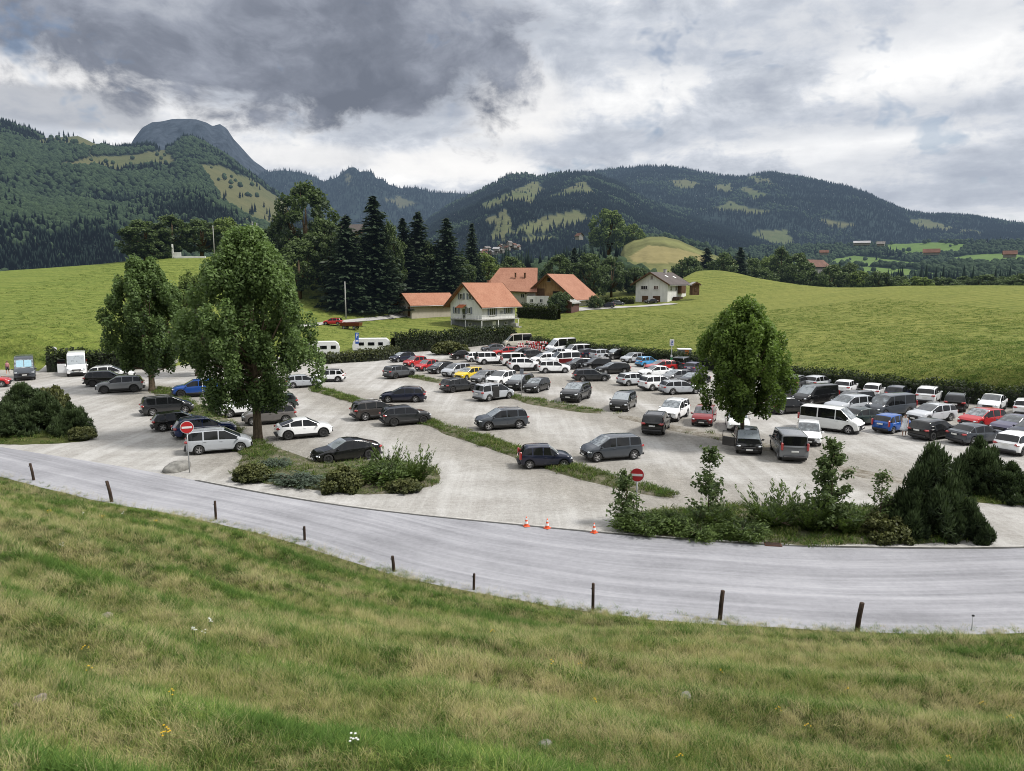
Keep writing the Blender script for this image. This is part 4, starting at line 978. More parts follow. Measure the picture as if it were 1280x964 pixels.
def pine_mesh(seed, leaders, mat=None):
    r = np.random.default_rng(seed); cc = []; rr_ = []
    for x, y, h, q in leaders:
        n = int(14 + 16 * h * q)
        for i in range(n):
            t = r.random() ** .8; a = r.random() * 2 * PI; k = q * (1 - t) ** .75 * (.25 + 1.05 * r.random()) + .08
            cc.append((x * (1 - .25 * t) + k * math.cos(a), y * (1 - .25 * t) + k * math.sin(a), h * (.05 + .93 * t))); rr_.append(.10 + .20 * r.random())
    cc = np.array(cc); s = np.array(rr_); N = len(cc); L_ = list(clump_leaves(r, cc, np.column_stack([s, s, s * 1.7]), 120, .5, .24, .055, .46, .18)); ix = np.repeat(np.arange(N), 120)
    L_[1] = unit(L_[0] - cc[ix]) + np.array([0, 0, .8]) + .35 * rdir(r, len(ix)); H = max(q[2] for q in leaders)
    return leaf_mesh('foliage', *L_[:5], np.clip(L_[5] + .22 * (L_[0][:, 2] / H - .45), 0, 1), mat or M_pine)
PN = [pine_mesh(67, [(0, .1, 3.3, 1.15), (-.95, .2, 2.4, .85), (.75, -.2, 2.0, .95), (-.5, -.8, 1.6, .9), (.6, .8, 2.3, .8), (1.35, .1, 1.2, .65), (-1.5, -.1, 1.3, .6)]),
      pine_mesh(68, [(-.3, 0, 2.4, 1.0), (.9, .3, 2.1, .8), (-1.3, .4, 1.9, .75), (1.6, -.1, 1.5, .7), (.3, -.9, 1.4, .9), (-1.0, -.8, 1.3, .8), (.4, 1.0, 2.0, .8), (-1.9, -.1, 1.0, .6), (2.1, .2, .9, .5)])]
TW = twigs_mesh(69, 1.2, .7); TW2 = twigs_mesh(70, 1.2, 1.8)
# island meshes: low mounds of soil and grass
M_islegrass = mat_turf(); M_islegrass.name = 'island turf'
def island(name, pxs, h=.14, mat=None, kind='structure'):
    pl = pline(pxs)[:, :2]; c = pl.mean(0); pl = np.vstack([pl, pl[:1]]); q, _ = resample(pl, 140, 3); q = q[:-1]; rv = q - c; q = q + rv / np.linalg.norm(rv, axis=1)[:, None] * (.9 * fbm(q[:, 0] * .7, q[:, 1] * .7, 4))[:, None]
    ks = [0, .25, .5, .7, .85, .95, 1.0]; vs = [[*c, .06 + h]]
    for k in ks[1:]:
        for p in q:
            w_ = c + (p - c) * k; vs.append([w_[0], w_[1], .055 + h * (1 - k ** 3) + (.06 * fbm(w_[0] * .8, w_[1] * .8, 3) if k < 1 else -.05)])
    n = len(q); fs3 = [[0, 1 + i, 1 + (i + 1) % n] for i in range(n)]; fs4 = [[1 + r_ * n + i, 1 + (r_ + 1) * n + i, 1 + (r_ + 1) * n + (i + 1) % n, 1 + r_ * n + (i + 1) % n] for r_ in range(len(ks) - 2) for i in range(n)]
    struct(name, quick_mesh(name, np.array(vs), [np.array(fs3), np.array(fs4)], [mat or M_islegrass], smooth=True)); return q
isl_l = island('planted_ground', [(-160, 556), (0, 556), (60, 556), (105, 552), (123, 545), (112, 534), (80, 522), (0, 512), (-160, 505)])
isl_c = island('planted_ground', [(288, 596), (340, 606), (420, 617), (480, 618), (530, 611), (551, 601), (545, 588), (500, 574), (440, 578), (390, 582), (360, 570), (325, 552), (305, 556), (300, 575)], mat=M_dirt)
isl_r = island('planted_ground', [(764, 658), (790, 668), (860, 674), (940, 681), (1040, 682), (1150, 680), (1226, 676), (1240, 668), (1210, 652), (1120, 636), (1000, 632), (900, 634), (800, 640)], mat=M_dirt)
isl_q = island('planted_ground', [(1192, 622), (1230, 630), (1290, 632), (1400, 640), (1400, 605), (1290, 604), (1220, 604)])
# left island: dwarf pines
jg, pg = 'junipers on the planted islands', 'dwarf pines on the planted islands'
shrub('dwarf_pine', 'big dark dwarf pine at the left edge of the picture below the campers', PN[1], TW2, 18, 545, (1.35, 1.2, 1.0), group=pg)
shrub('dwarf_pine', 'tallest dwarf pine of the left island, in front of the grey camper', PN[0], TW2, 58, 540, (1.3, 1.2, .98), group=pg)
shrub('dwarf_pine', 'dwarf pine leaning out at the right end of the left island', PN[1], TW2, 88, 543, (.95, 1.0, .95), group=pg)
shrub('broadleaf_bush', 'rusty green low bush at the right tip of the left island', BU[0], TW, 104, 549, (1.0, 1.0, .95))
shrub('dwarf_pine', 'dark dwarf pine at the back of the left island', PN[0], TW2, 30, 522, (1.5, 1.4, .95), group=pg)
shrub('broadleaf_bush', 'light green bush sprouting above the left island pines', BU[1], TW, 66, 512, (1.2, 1.2, 2.0))
# centre island
shrub('broadleaf_bush', 'round olive bush at the left end of the centre island', BU[0], TW, 316, 600, (1.15, 1.05, .95))
shrub('juniper', 'pale blue green juniper spread low on the front of the centre island', J[2], TW, 372, 606, (1.45, 1.0, .95), group=jg)
shrub('juniper', 'low blue green juniper behind the olive bush by the tree trunk', J[2], TW, 345, 585, (.8, .9, .9), group=jg)
shrub('broadleaf_bush', 'pink flecked brown bush at the front of the centre island', BU[1], TW, 430, 611, (1.15, 1.0, 1.15))
shrub('juniper', 'dark green spiky juniper beside the black saloon nose', JA[1], TW, 462, 598, (1.15, 1.15, 1.0), group=jg)
shrub('juniper', 'broad green juniper filling the middle of the centre island', J[1], TW, 486, 605, (1.15, 1.1, 1.9), group=jg)
shrub('juniper', 'tall pointed juniper at the right end of the centre island', JA[0], TW, 520, 603, (.95, .95, 1.35), group=jg)
shrub('juniper', 'upright juniper sprig behind the broad green one', JA[0], TW, 486, 592, (.8, .8, 1.25), group=jg)
shrub('broadleaf_bush', 'yellowish low bush at the right front of the centre island', BU[0], TW, 505, 614, (1.0, .8, .7))
# right island
shrub('juniper', 'golden green juniper at the left tip of the right island under the no entry sign', J[1], TW, 798, 664, (.95, .8, 1.2), group=jg)
shrub('juniper', 'golden low juniper right of the no entry sign', J[2] if False else J[0], TW, 836, 664, (.95, .9, 1.15), group=jg)
shrub('juniper', 'rust flecked juniper at the road edge below the first sapling', J[1], TW, 872, 671, (.85, .7, .85), group=jg)
shrub('juniper', 'green juniper around the foot of the first sapling', JA[1], TW, 893, 660, (.85, .85, 1.1), group=jg)
shrub('juniper', 'spreading olive juniper in the middle front of the right island', J[1], TW, 925, 672, (.95, .8, 1.2), group=jg)
shrub('juniper', 'big arching juniper with raised tips in the middle of the right island', JA[0], TW, 965, 662, (1.2, 1.15, 1.4), group=jg)
shrub('juniper', 'dark arching juniper at the foot of the feathery sapling', JA[0], TW, 1016, 666, (1.05, 1.0, 1.35), group=jg)
shrub('juniper', 'dark juniper between the feathery sapling and the pale shrub', JA[1], TW, 1056, 668, (.95, .9, 1.25), group=jg)
shrub('broadleaf_bush', 'pale leafed shrub beside the biggest dark pine', BU[1], TW, 1103, 672, (1.05, .9, 1.0))
shrub('dwarf_pine', 'biggest dark pine at the right end of the right island', PN[0], TW2, 1162, 668, (1.12, 1.05, 1.32), group=pg)
shrub('dwarf_pine', 'dark pine shoulder on the left of the biggest pine', PN[1], TW2, 1136, 664, (.75, .9, .95), group=pg)
shrub('dwarf_pine', 'low pine branches on the right of the biggest pine', PN[1], TW2, 1196, 672, (.7, .7, .85), group=pg)
shrub('dwarf_pine', 'olive pine behind the biggest pine, below the white hatchback', PN[1], TW2, 1216, 616, (1.0, 1.0, 1.22), group=pg)
shrub('dwarf_pine', 'low spreading pine at the right edge in front of the white hatchback', PN[1], TW2, 1262, 620, (1.1, 1.0, .75), group=pg)
shrub('broadleaf_bush', 'round dark bush at the back of the lot before the tall hedge', BU[0], TW, 562, 443, (2.9, 2.3, 2.1))
# saplings: thin stem and sparse leaves
def sapling(label, px, py, H, W_, seed, n=420, ln=.16, mat=None):
    r = np.random.default_rng(seed); p = at(px, py, 0); t = thing('sapling', label, 'sapling', (p[0], p[1], .05)); b = MB()
    b.tube([(0, 0, -.1), (.03, .02, H * .5), (0, 0, H)], [.035, .025, .006], 0, 6); cs, ax = [], []
    for i in range(60):
        z = H * (.04 + .94 * r.random() ** 1.15); a = r.random() * 2 * PI; L0 = W_ * (1.15 - z / H) * (.5 + .6 * r.random()) + .12; e = np.array([math.cos(a) * L0, math.sin(a) * L0, z + L0 * .55])
        b.tube([(0, 0, z), tuple(e)], [.012, .004], 0, 4)
        m = int(n / 60) + 1; q = .15 + .9 * r.random(m)[:, None]; cs.append(np.array([0, 0, z]) * (1 - q) + e * q + r.normal(0, .09, (m, 3))); ax.append(r.normal(0, 1, (m, 3)) + np.array([math.cos(a), math.sin(a), -.2]))
    cs = np.vstack(cs); N = len(cs)
    part('foliage', leaf_mesh('foliage', cs, np.vstack(ax), np.array([0, 0, .8]) + rdir(r, N), ln * (.7 + .6 * r.random(N)), ln * .55, np.clip(.5 + r.normal(0, .22, N), 0, 1), mat or M_sap), t)
    part('stem', b.mesh('stem', [M_bark]), t)
sapling('young leafy sapling right of the no entry sign on the right island', 884, 662, 4.0, 1.05, 71, 1400, .21)
sapling('feathery grey green sapling in the middle of the right island', 1036, 668, 4.5, 1.35, 72, 3200, .22)
sapling('small thin pale sapling between the feathery sapling and the biggest pine', 1098, 668, 3.0, .8, 73, 520, .18)
sapling('dense leafy young bush climbing beside the right no entry sign post', 782, 656, 2.6, .85, 74, 1300, .2)
# ================================================================== vehicles
def mat_paint():
    k = NT('car paint'); oi = k.n('ShaderNodeObjectInfo').outputs['Color']
    tcx = k.n('ShaderNodeTexCoord').outputs['Object']; d = k.noise(1.3, 5, .65, tcx)
    sz = k.n('ShaderNodeSeparateXYZ'); k.l(tcx, sz.inputs[0])
    lowd = k.n('ShaderNodeMapRange'); lowd.inputs['From Min'].default_value = .75; lowd.inputs['From Max'].default_value = .15; k.l(sz.outputs[2], lowd.inputs['Value'])
    dust = k.math('MULTIPLY', k.math('ADD', k.math('MULTIPLY', lowd.outputs[0], .14), .01), d)
    c = k.mix(dust, oi, (.34, .32, .29))
    return k.done(k.bsdf(c, k.math('ADD', .16, dust), .0, .28, .5))
M_paint = mat_paint()
def mat_paint2(name, col):
    k = NT(name); return k.done(k.bsdf(col, .3, .2, .5, .8))
M_glass = simple('car glass', (.008, .009, .010), .05, 0, 0, spec=.5)
def mat_screen():
    k = NT('windscreen glass'); tcx = k.n('ShaderNodeTexCoord').outputs['Object']; n = k.noise(2.6, 3, .6, tcx); oi = k.n('ShaderNodeObjectInfo').outputs['Random']
    f = k.math('ADD', n, k.math('MULTIPLY', k.math('SUBTRACT', oi, .5), .5)); c = k.ramp(f, [(.32, (.018, .022, .026)), (.50, (.075, .09, .10)), (.66, (.26, .29, .31))])  # pale patches paint sky glare and interior shapes into the glass colour
    return k.done(k.bsdf(c, .06, 0, .9, .6))
M_screen = mat_screen()
M_black = simple('black trim', (.018, .018, .019), .55, 0, .3, 8)
M_tyre = simple('tyre rubber', (.022, .022, .022), .85, 0, .3, 9)
M_rim = simple('alloy rim', (.42, .42, .43), .35, .7, .15, 9)
M_rimd = simple('dark rim', (.05, .05, .052), .4, .6, .2, 9)
M_lamp = simple('headlamp lens', (.62, .65, .68), .12, .2, .1, 12, spec=.9, coat=.8)
M_tail = simple('tail lamp lens', (.33, .012, .012), .15, 0, .2, 12, spec=.8, coat=.6)
M_plate = simple('number plate', (.68, .68, .66), .5, 0, .1, 14)
M_rail = simple('roof rail', (.30, .30, .31), .35, .7, .1, 8)
def interp(pts, x):
    a = np.array(pts, float); o = np.argsort(a[:, 0]); return np.interp(x, a[o, 0], a[o, 1])
def car_meshes(L, W, H, wb, top, belt, roofw=.76, rad=.33, sill=.24, cowl=.9, roof_f=.3, roof_r=-1.5, tail=-1.9, bp=-.25, cp=-1.15, foh=None, wend=.86, three=False, glass=True, panel_van=False, rear_win=True):
    """meshes of one body style. x runs forward; top: silhouette points (x, z); cowl/roof_f: foot and head of the windscreen;
    roof_r/tail: head and foot of the rear window; bp/cp: pillars between the side windows"""
    xf = wb / 2 + (0 if foh is None else foh); xr = xf - wb
    hl = L / 2
    key = [-hl, -hl + .03, -hl + .08, -hl + .16, -hl + .3, hl, hl - .03, hl - .08, hl - .18, hl - .34, hl - .5]
    for c_ in (xf, xr):
        for a in np.linspace(-1, 1, 9): key.append(c_ + (rad + .055) * math.sin(a * PI / 2))
    key += [cowl, roof_f, roof_r, tail, bp - .04, bp + .04, cp - .05, cp + .05, (cowl + roof_f) / 2, (roof_r + tail) / 2, cowl - .05, roof_f + .04, roof_r - .03, tail + .05]
    key += [p[0] for p in top] + list(np.linspace(-hl + .4, hl - .4, 9))
    xs = np.array(sorted(set(round(float(k), 3) for k in key if -hl <= k <= hl)))
    keep = [xs[0]]
    for q in xs[1:]:
        if q - keep[-1] > .012: keep.append(q)
    keep[-1] = hl; xs = np.array(keep); n = len(xs)
    zt = interp(top, xs); zb = np.minimum(interp(belt, xs), zt - .045)
    e = np.clip((hl - np.abs(xs)) / .55, 0, 1); ww = W / 2 * (wend + (1 - wend) * np.sqrt(1 - (1 - e) ** 2))
    lo = np.full(n, sill) + .10 * (1 - np.clip((hl - np.abs(xs)) / .5, 0, 1)) ** 2
    for c_ in (xf, xr):
        d = np.abs(xs - c_); a = rad + .06; arch = rad + np.sqrt(np.maximum(a * a - d * d, 0)); lo = np.where(d < a, np.maximum(lo, arch - .02), lo)
    green = np.clip((zt - zb - .05) / (H - zb.max() - .05), 0, 1)      # 1 under the roof
    wt = ww * (.90 + (roofw / .92 - .90) * green)
    rings = []
    for i in range(n):
        w_, z0, z4, z8 = ww[i], lo[i], zb[i], zt[i]; m = z0 + (z4 - z0) * .5
        g = z8 - z4
        half = [(w_ * .80, z0), (w_ * .965, z0 + .02), (w_ * .995, z0 + .14 * (z4 - z0)), (w_ * 1.0, m), (w_ * .985, z4 - .10 * (z4 - z0)), (w_ * .96, z4), (w_ * .96 + (wt[i] - w_ * .96) * .5, z4 + g * .46), (wt[i], z8 - min(.055, g * .3)), (wt[i] * .955, z8 - min(.018, g * .1)), (wt[i] * .80, z8), (wt[i] * .40, z8 + .012 * green[i] + .006), (0, z8 + .018 * green[i] + .008)]
        rings.append(half)
    R = np.array(rings); nh = R.shape[1]            # nh-1 is the centre line of the top
    full = np.zeros((n, 2 * nh - 1, 3))
    full[:, :nh, 1] = -R[:, :, 0]; full[:, :nh, 2] = R[:, :, 1]
    full[:, nh:, 1] = R[:, -2::-1, 0]; full[:, nh:, 2] = R[:, -2::-1, 1]; full[:, :, 0] = xs[:, None]
    # bow the ends so that the nose and tail are rounded in plan and in side view
    for sgn in (-1, 1):
        m = np.clip(1 - (hl - sgn * full[:, :, 0]) / .5, 0, 1) ** 2
        v = full[:, :, 1] / (W / 2); zz = (full[:, :, 2] - .55) / .5
        full[:, :, 0] -= sgn * m * (.16 * v ** 2 + (.05 if sgn > 0 else .05) * np.clip(zz, -1, 1) ** 2)
    K = full.shape[1]; V = full.reshape(-1, 3)
    def F_(i, j): return (i * K + j, i * K + j + 1, (i + 1) * K + j + 1, (i + 1) * K + j)
    mid = (xs[:-1] + xs[1:]) / 2
    def side(i, s): # glass faces of one side
        return [F_(i, j) for j in ((5, 6) if s == 0 else (K - 8, K - 7))]
    body, ws, rw, sw = [], [], [], {(0, 'f'): [], (0, 'r'): [], (0, 'q'): [], (1, 'f'): [], (1, 'r'): [], (1, 'q'): []}
    doors = {(0, 'f'): [], (0, 'r'): [], (1, 'f'): [], (1, 'r'): []}
    for i in range(n - 1):
        for j in range(K - 1): body.append(F_(i, j))
        x = mid[i]
        if roof_f < x < cowl: ws += [F_(i, j) for j in range(8, K - 9)]
        if rear_win and tail < x < roof_r: rw += [F_(i, j) for j in range(8, K - 9)]
        if zt[i] - zb[i] > .10 and zt[i + 1] - zb[i + 1] > .10:
            lim_f, lim_r = cowl - .18, max(tail + .05, -hl + .22)
            z_ok = True
            key_ = 'f' if bp + .04 < x < lim_f else ('r' if cp + .05 < x < bp - .04 else ('q' if lim_r < x < cp - .05 else None))
            if key_ and not (panel_van and key_ != 'f'):
                for s in (0, 1): sw[(s, key_)] += side(i, s)
        for nm, a, b in (('f', bp, min(cowl + .05, xf - rad * .8)), ('r', max(cp - .1, xr + rad * .55), bp)):
            if a + .01 < x < b - .01 and not (three and nm == 'r'):
                for s in (0, 1): doors[(s, nm)] += [F_(i, j) for j in ((2, 3, 4) if s == 0 else (K - 6, K - 5, K - 4))]
    # closed ends
    for j in range(nh - 1): body.append((j, K - 1 - j, K - 2 - j, j + 1)); o = (n - 1) * K; body.append((o + j, o + j + 1, o + K - 2 - j, o + K - 1 - j))
    def sub(name, faces, mat, offs=0.0, smooth=True, ang=38):
        ids = sorted(set(q for f in faces for q in f)); mp = {a: b for b, a in enumerate(ids)}
        me = bpy.data.meshes.new(name); vv = [tuple(V[q]) for q in ids]; me.from_pydata(vv, [], [[mp[q] for q in f] for f in faces]); me.materials.append(mat)
        me.update()
        if offs:
            co = np.array(vv); nv = np.array([q.vector[:] for q in me.vertex_normals]); co = co + nv * offs; me.vertices.foreach_set('co', co.astype(np.float32).ravel()); me.update()
        me.polygons.foreach_set('use_smooth', [True] * len(me.polygons)); me.set_sharp_from_angle(angle=math.radians(ang)); return me
    # winding: sides of the ring run -y bottom -> top -> +y bottom along +x, so flip to face outward
    fl = lambda fs: [tuple(reversed(f)) for f in fs]
    out = {'body': sub('body', fl(body), M_paint)}
    if ws: out['windscreen'] = sub('windscreen', fl(ws), M_screen, .006)
    if rw: out['rear_window'] = sub('rear_window', fl(rw), M_glass, .006)
    out['side_windows'] = [(k_, sub('side_window', fl(v), M_glass, .006)) for k_, v in sw.items() if v]
    out['doors'] = [(k_, sub('door', fl(v), M_paint, .005)) for k_, v in doors.items() if v]
    out['dims'] = dict(L=L, W=W, H=H, xf=xf, xr=xr, rad=rad, hl=hl, sill=sill, bp=bp, cp=cp, cowl=cowl, xs=xs, zt=zt, zb=zb, ww=ww, wt=wt, roof_f=roof_f, roof_r=roof_r, wend=wend)
    return out
def wheel_meshes(rad, wid, dark=False, spokes=5):
    b = MB(); Mx = Matrix.Rotation(PI / 2, 4, 'X')
    b.lathe([(rad * .62, -wid / 2 + .012), (rad * .70, -wid / 2), (rad * .95, -wid / 2 + .012), (rad, -wid / 2 + .05), (rad, wid / 2 - .05), (rad * .95, wid / 2 - .012), (rad * .70, wid / 2), (rad * .62, wid / 2 - .012)], 0, 22, Mx)
    ty = b.mesh('tyre', [M_tyre])
    b = MB(); r0 = rad * .66
    for s in (-1, 1):
        y = s * (wid / 2 - .035)
        b.add([(0, y, 0)] + [(r0 * math.cos(2 * PI * k / 20), y, r0 * math.sin(2 * PI * k / 20)) for k in range(20)], [(0, 1 + k, 1 + (k + 1) % 20) if s < 0 else (0, 1 + (k + 1) % 20, 1 + k) for k in range(20)], 1)
        for k in range(spokes):
            M = Matrix.Rotation(2 * PI * k / spokes, 4, 'Y'); b.box((r0 * .52, y + s * .014, 0), (r0 * .92, .022, r0 * (.30 if spokes < 8 else .17)), 0, M=M)
        b.lathe([(r0 * .88, y - .005), (r0 * .9, y + s * .02), (r0 * 1.0, y + s * .022), (r0 * 1.02, y - .005)] if True else [], 0, 20, Matrix.Rotation(PI / 2, 4, 'X') if False else Matrix(((1, 0, 0, 0), (0, 0, 1, 0), (0, 1, 0, 0), (0, 0, 0, 1))))
        b.lathe([(0.0, y + s * .03), (r0 * .2, y + s * .028), (r0 * .22, y)], 0, 10, Matrix(((1, 0, 0, 0), (0, 0, 1, 0), (0, 1, 0, 0), (0, 0, 0, 1))))
    return ty, b.mesh('rim', [M_rimd if dark else M_rim, M_black])
def build_car(name, cm, lamps='hatch', rails=False, dark_rim=False, clad=False, spokes=5, white_roof=None, extra=None, tail_hi=False, rack=False, visor=False, roof_mat=None):
    d = cm['dims']; hl, W, H = d['hl'], d['W'], d['H']
    root = thing(name, 'x', 'car')
    body = part('body', cm['body'], root)
    for k in ('windscreen', 'rear_window'):
        if k in cm: part(k, cm[k], root)
    dd = {}
    for k_, me in cm['doors']: dd[k_] = part('door', me, root)
    for k_, me in cm['side_windows']: part('side_window', me, dd.get(k_, root))
    for (s, f), o in dd.items():
        sg = -1 if s == 0 else 1; x = (d['bp'] + .16) if f == 'f' else (max(d['cp'], d['xr'] + .1) + .1)
        z = float(np.interp(x, d['xs'], d['zb'])) - .12
        b = MB(); b.box((x, sg * W / 2 * .998, z), (.20, .045, .03), 0, bev=.012); b.build('handle', [M_paint], o)
    ty, rim = wheel_meshes(d['rad'], .215, dark_rim, spokes)
    for x in (d['xf'], d['xr']):
        for sg in (-1, 1):
            wl = bpy.data.objects.new('wheel', ty); C.objects.link(wl); wl.parent = root; wl.location = (x, sg * (W / 2 - .118), d['rad'])
            part('rim', rim, wl)
    b = MB(); b.box((0, 0, .36), (d['L'] - .5, W - .40, .42)); b.build('underbody', [M_black], root)  # black box set low to deepen the shade under the car
    def zt(x): return float(np.interp(x, d['xs'], d['zt']))
    def zb(x): return float(np.interp(x, d['xs'], d['zb']))
    hw = W / 2
    # lamps follow the corners of the nose and tail
    for sg in (-1, 1):
        zf = zt(hl - .1) - .10
        b = MB(); b.box((hl - .245, sg * (hw - .245), zf), (.34, .36, .13), 0, rz=-sg * .62, bev=.05); b.build('headlight', [M_lamp], root)
        zr = min(zb(-hl + .2), zt(-hl + .05)) - .10
        b = MB()
        if tail_hi: b.box((-hl + .105, sg * (hw - .115), zr + .05), (.16, .15, .52), 0, rz=sg * .35, bev=.04)
        else: b.box((-hl + .20, sg * (hw - .23), zr), (.30, .38, .16), 0, rz=sg * .55, bev=.05)
        b.build('taillight', [M_tail], root)
        xm = d['cowl'] - .22; zm = zb(xm) + .08
        b = MB(); b.box((xm, sg * (hw + .085), zm), (.12, .20, .14), 0, bev=.05); b.box((xm + .02, sg * (hw - .0), zm - .05), (.06, .12, .04), 1)
        b.build('mirror', [M_paint, M_black], root)
    zn = zt(hl - .1)
    b = MB(); b.box((hl - .035, 0, zn - .20), (.12, W * .46, .15), 0, bev=.03); b.box((hl - .03, 0, d['sill'] + .13), (.12, W * .62, .13), 0, bev=.03); b.build('grille', [M_black], root)
    b = MB(); b.box((hl + .028, 0, zn - .34), (.02, .46, .11), 0, bev=.008); b.build('number_plate', [M_plate], root)
    b = MB(); b.box((-hl - .012, 0, .78 if H < 1.9 else .95), (.03, .48, .11), 0, bev=.008); b.build('number_plate', [M_plate], root)
    b = MB(); b.box((-hl + .05, 0, d['sill'] + .11), (.20, W * .80, .17), 0, bev=.05); b.build('rear_bumper', [M_black], root)
    if clad:
        for sg in (-1, 1):
            b = MB(); b.box(((d['xf'] + d['xr']) / 2, sg * (hw - .005), d['sill'] + .07), (d['xf'] - d['xr'] - 2 * d['rad'] - .1, .045, .15), 0, bev=.02)
            for c_ in (d['xf'], d['xr']):
                pts = [(c_ + (d['rad'] + .075) * math.cos(a), sg * (hw - .012), d['rad'] + (d['rad'] + .075) * math.sin(a)) for a in np.linspace(.05, PI - .05, 12)]
                b.tube(pts, .035, 0, 5)
            b.build('cladding', [M_black], root)
    if rails:
        for sg in (-1, 1):
            x0, x1 = d['roof_r'] + .1, d['roof_f'] - .15; w_ = hw * .70
            b = MB(); b.tube([(x0, sg * w_, zt(x0) + .0), (x0 + .12, sg * w_, zt(x0 + .12) + .06), ((x0 + x1) / 2, sg * w_, zt((x0 + x1) / 2) + .06), (x1 - .12, sg * w_, zt(x1 - .12) + .06), (x1, sg * w_, zt(x1))], .02, 0, 6); b.build('roof_rail', [M_rail], root)
    if roof_mat is not None:
        b = MB(); xs_ = np.linspace(d['roof_r'] + .02, d['roof_f'] - .02, 9); w_ = [float(np.interp(x, d['xs'], d['wt'])) for x in xs_]
        pr = [(x, sy * q * .93, zt(x) + (.010 if abs(sy) == 1 else .030)) for x, q in zip(xs_, w_) for sy in (-1, -.5, 0, .5, 1)]
        b.add(pr, [(i * 5 + j, i * 5 + j + 5, i * 5 + j + 6, i * 5 + j + 1) for i in range(8) for j in range(4)], 0, smooth=True); b.build('roof_panel', [roof_mat], root)
    if extra: extra(root, d, zt)
    return root
P = {}
def proto(key, name, cm, **kw): P[key] = build_car(name, cm, **kw)
def hatch(L=4.1, H=1.47, W=1.77):
    h = L / 2
    return dict(L=L, W=W, H=H, wb=L * .63, top=[(-h, .86), (-h + .10, .98), (-h + .42, H - .13), (-h + .62, H - .05), (-.35, H), (.25, H - .03), (h - .97, .99), (h - .5, .90), (h - .2, .80), (h, .66)], belt=[(-h, .95), (0, .90), (h, .80)], cowl=h - .97, roof_f=.22, roof_r=-h + .50, tail=-h + .12, bp=-.2, cp=-1.02 * L / 4.1, foh=.03)
proto('hatch', 'hatchback_car', car_meshes(**hatch()))
proto('hatchd', 'hatchback_car', car_meshes(**hatch(4.2, 1.5, 1.8)), dark_rim=True)
proto('small', 'small_car', car_meshes(**dict(hatch(3.72, 1.47, 1.66), rad=.30)), tail_hi=False)
proto('twin', 'small_car', car_meshes(**dict(hatch(3.6, 1.46, 1.63), rad=.29, three=True)), tail_hi=True)
proto('bicol', 'hatchback_car', car_meshes(**hatch(4.0, 1.50, 1.75)), roof_mat=M_black, clad=True)
def suv(L=4.45, H=1.64, W=1.84):
    h = L / 2
    return dict(L=L, W=W, H=H, wb=L * .60, rad=.36, sill=.30, top=[(-h, .98), (-h + .10, 1.10), (-h + .38, H - .13), (-h + .60, H - .04), (-.4, H), (.30, H - .03), (h - 1.08, 1.12), (h - .5, 1.03), (h - .2, .94), (h, .80)], belt=[(-h, 1.08), (0, 1.03), (h, .93)], cowl=h - 1.08, roof_f=.25, roof_r=-h + .45, tail=-h + .12, bp=-.22, cp=-1.18, foh=.05, roofw=.78)
proto('suv', 'suv_car', car_meshes(**suv()), rails=True, clad=True)
proto('suvd', 'suv_car', car_meshes(**suv(4.3, 1.58, 1.8)), dark_rim=True, clad=True)
proto('suvc', 'suv_car', car_meshes(**suv(4.5, 1.66, 1.85)), rails=True, spokes=7)
def cuv():
    h = 2.18; H = 1.53
    return dict(L=4.36, W=1.80, H=H, wb=2.67, rad=.355, sill=.27, top=[(-h, .95), (-h + .12, 1.06), (-h + .34, 1.12), (-.75, H - .06), (-.2, H), (.28, H - .03), (h - 1.05, 1.07), (h - .5, .99), (h - .2, .90), (h, .74)], belt=[(-h, 1.05), (0, .98), (h, .88)], cowl=h - 1.05, roof_f=.24, roof_r=-.85, tail=-h + .36, bp=-.2, cp=-1.15, foh=.03)
proto('cuv', 'crossover_car', car_meshes(**cuv()), dark_rim=True, clad=True)
def fast():
    h = 2.35; H = 1.44
    return dict(L=4.7, W=1.85, H=H, wb=2.88, rad=.34, sill=.21, top=[(-h, .86), (-h + .12, .98), (-h + .42, 1.03), (-1.0, H - .11), (-.3, H), (.25, H - .03), (h - 1.25, .96), (h - .6, .86), (h - .25, .76), (h, .60)], belt=[(-h, .95), (0, .90), (h, .76)], cowl=h - 1.25, roof_f=.2, roof_r=-.95, tail=-h + .48, bp=-.2, cp=-1.2, foh=.1)
proto('fast', 'saloon_car', car_meshes(**fast()), dark_rim=True)
def sedan():
    h = 2.28; H = 1.44
    return dict(L=4.56, W=1.80, H=H, wb=2.7, rad=.325, sill=.22, top=[(-h, .88), (-h + .10, 1.00), (-h + .62, 1.04), (-1.15, H - .08), (-.4, H), (.2, H - .03), (h - 1.25, .99), (h - .6, .91), (h - .25, .81), (h, .64)], belt=[(-h, .96), (0, .91), (h, .80)], cowl=h - 1.25, roof_f=.15, roof_r=-1.1, tail=-h + .66, bp=-.25, cp=-1.1, foh=.08)
proto('sedan', 'saloon_car', car_meshes(**sedan()))
def wagon(L=4.72, H=1.49):
    h = L / 2
    return dict(L=L, W=1.82, H=H, wb=2.77, rad=.335, sill=.23, top=[(-h, .88), (-h + .10, 1.00), (-h + .48, H - .13), (-h + .70, H - .06), (-.6, H), (.2, H - .03), (h - 1.22, 1.0), (h - .55, .91), (h - .2, .80), (h, .65)], belt=[(-h, .98), (0, .92), (h, .80)], cowl=h - 1.22, roof_f=.15, roof_r=-h + .55, tail=-h + .14, bp=-.25, cp=-1.2, foh=.08)
proto('wagon', 'estate_car', car_meshes(**wagon()), rails=True)
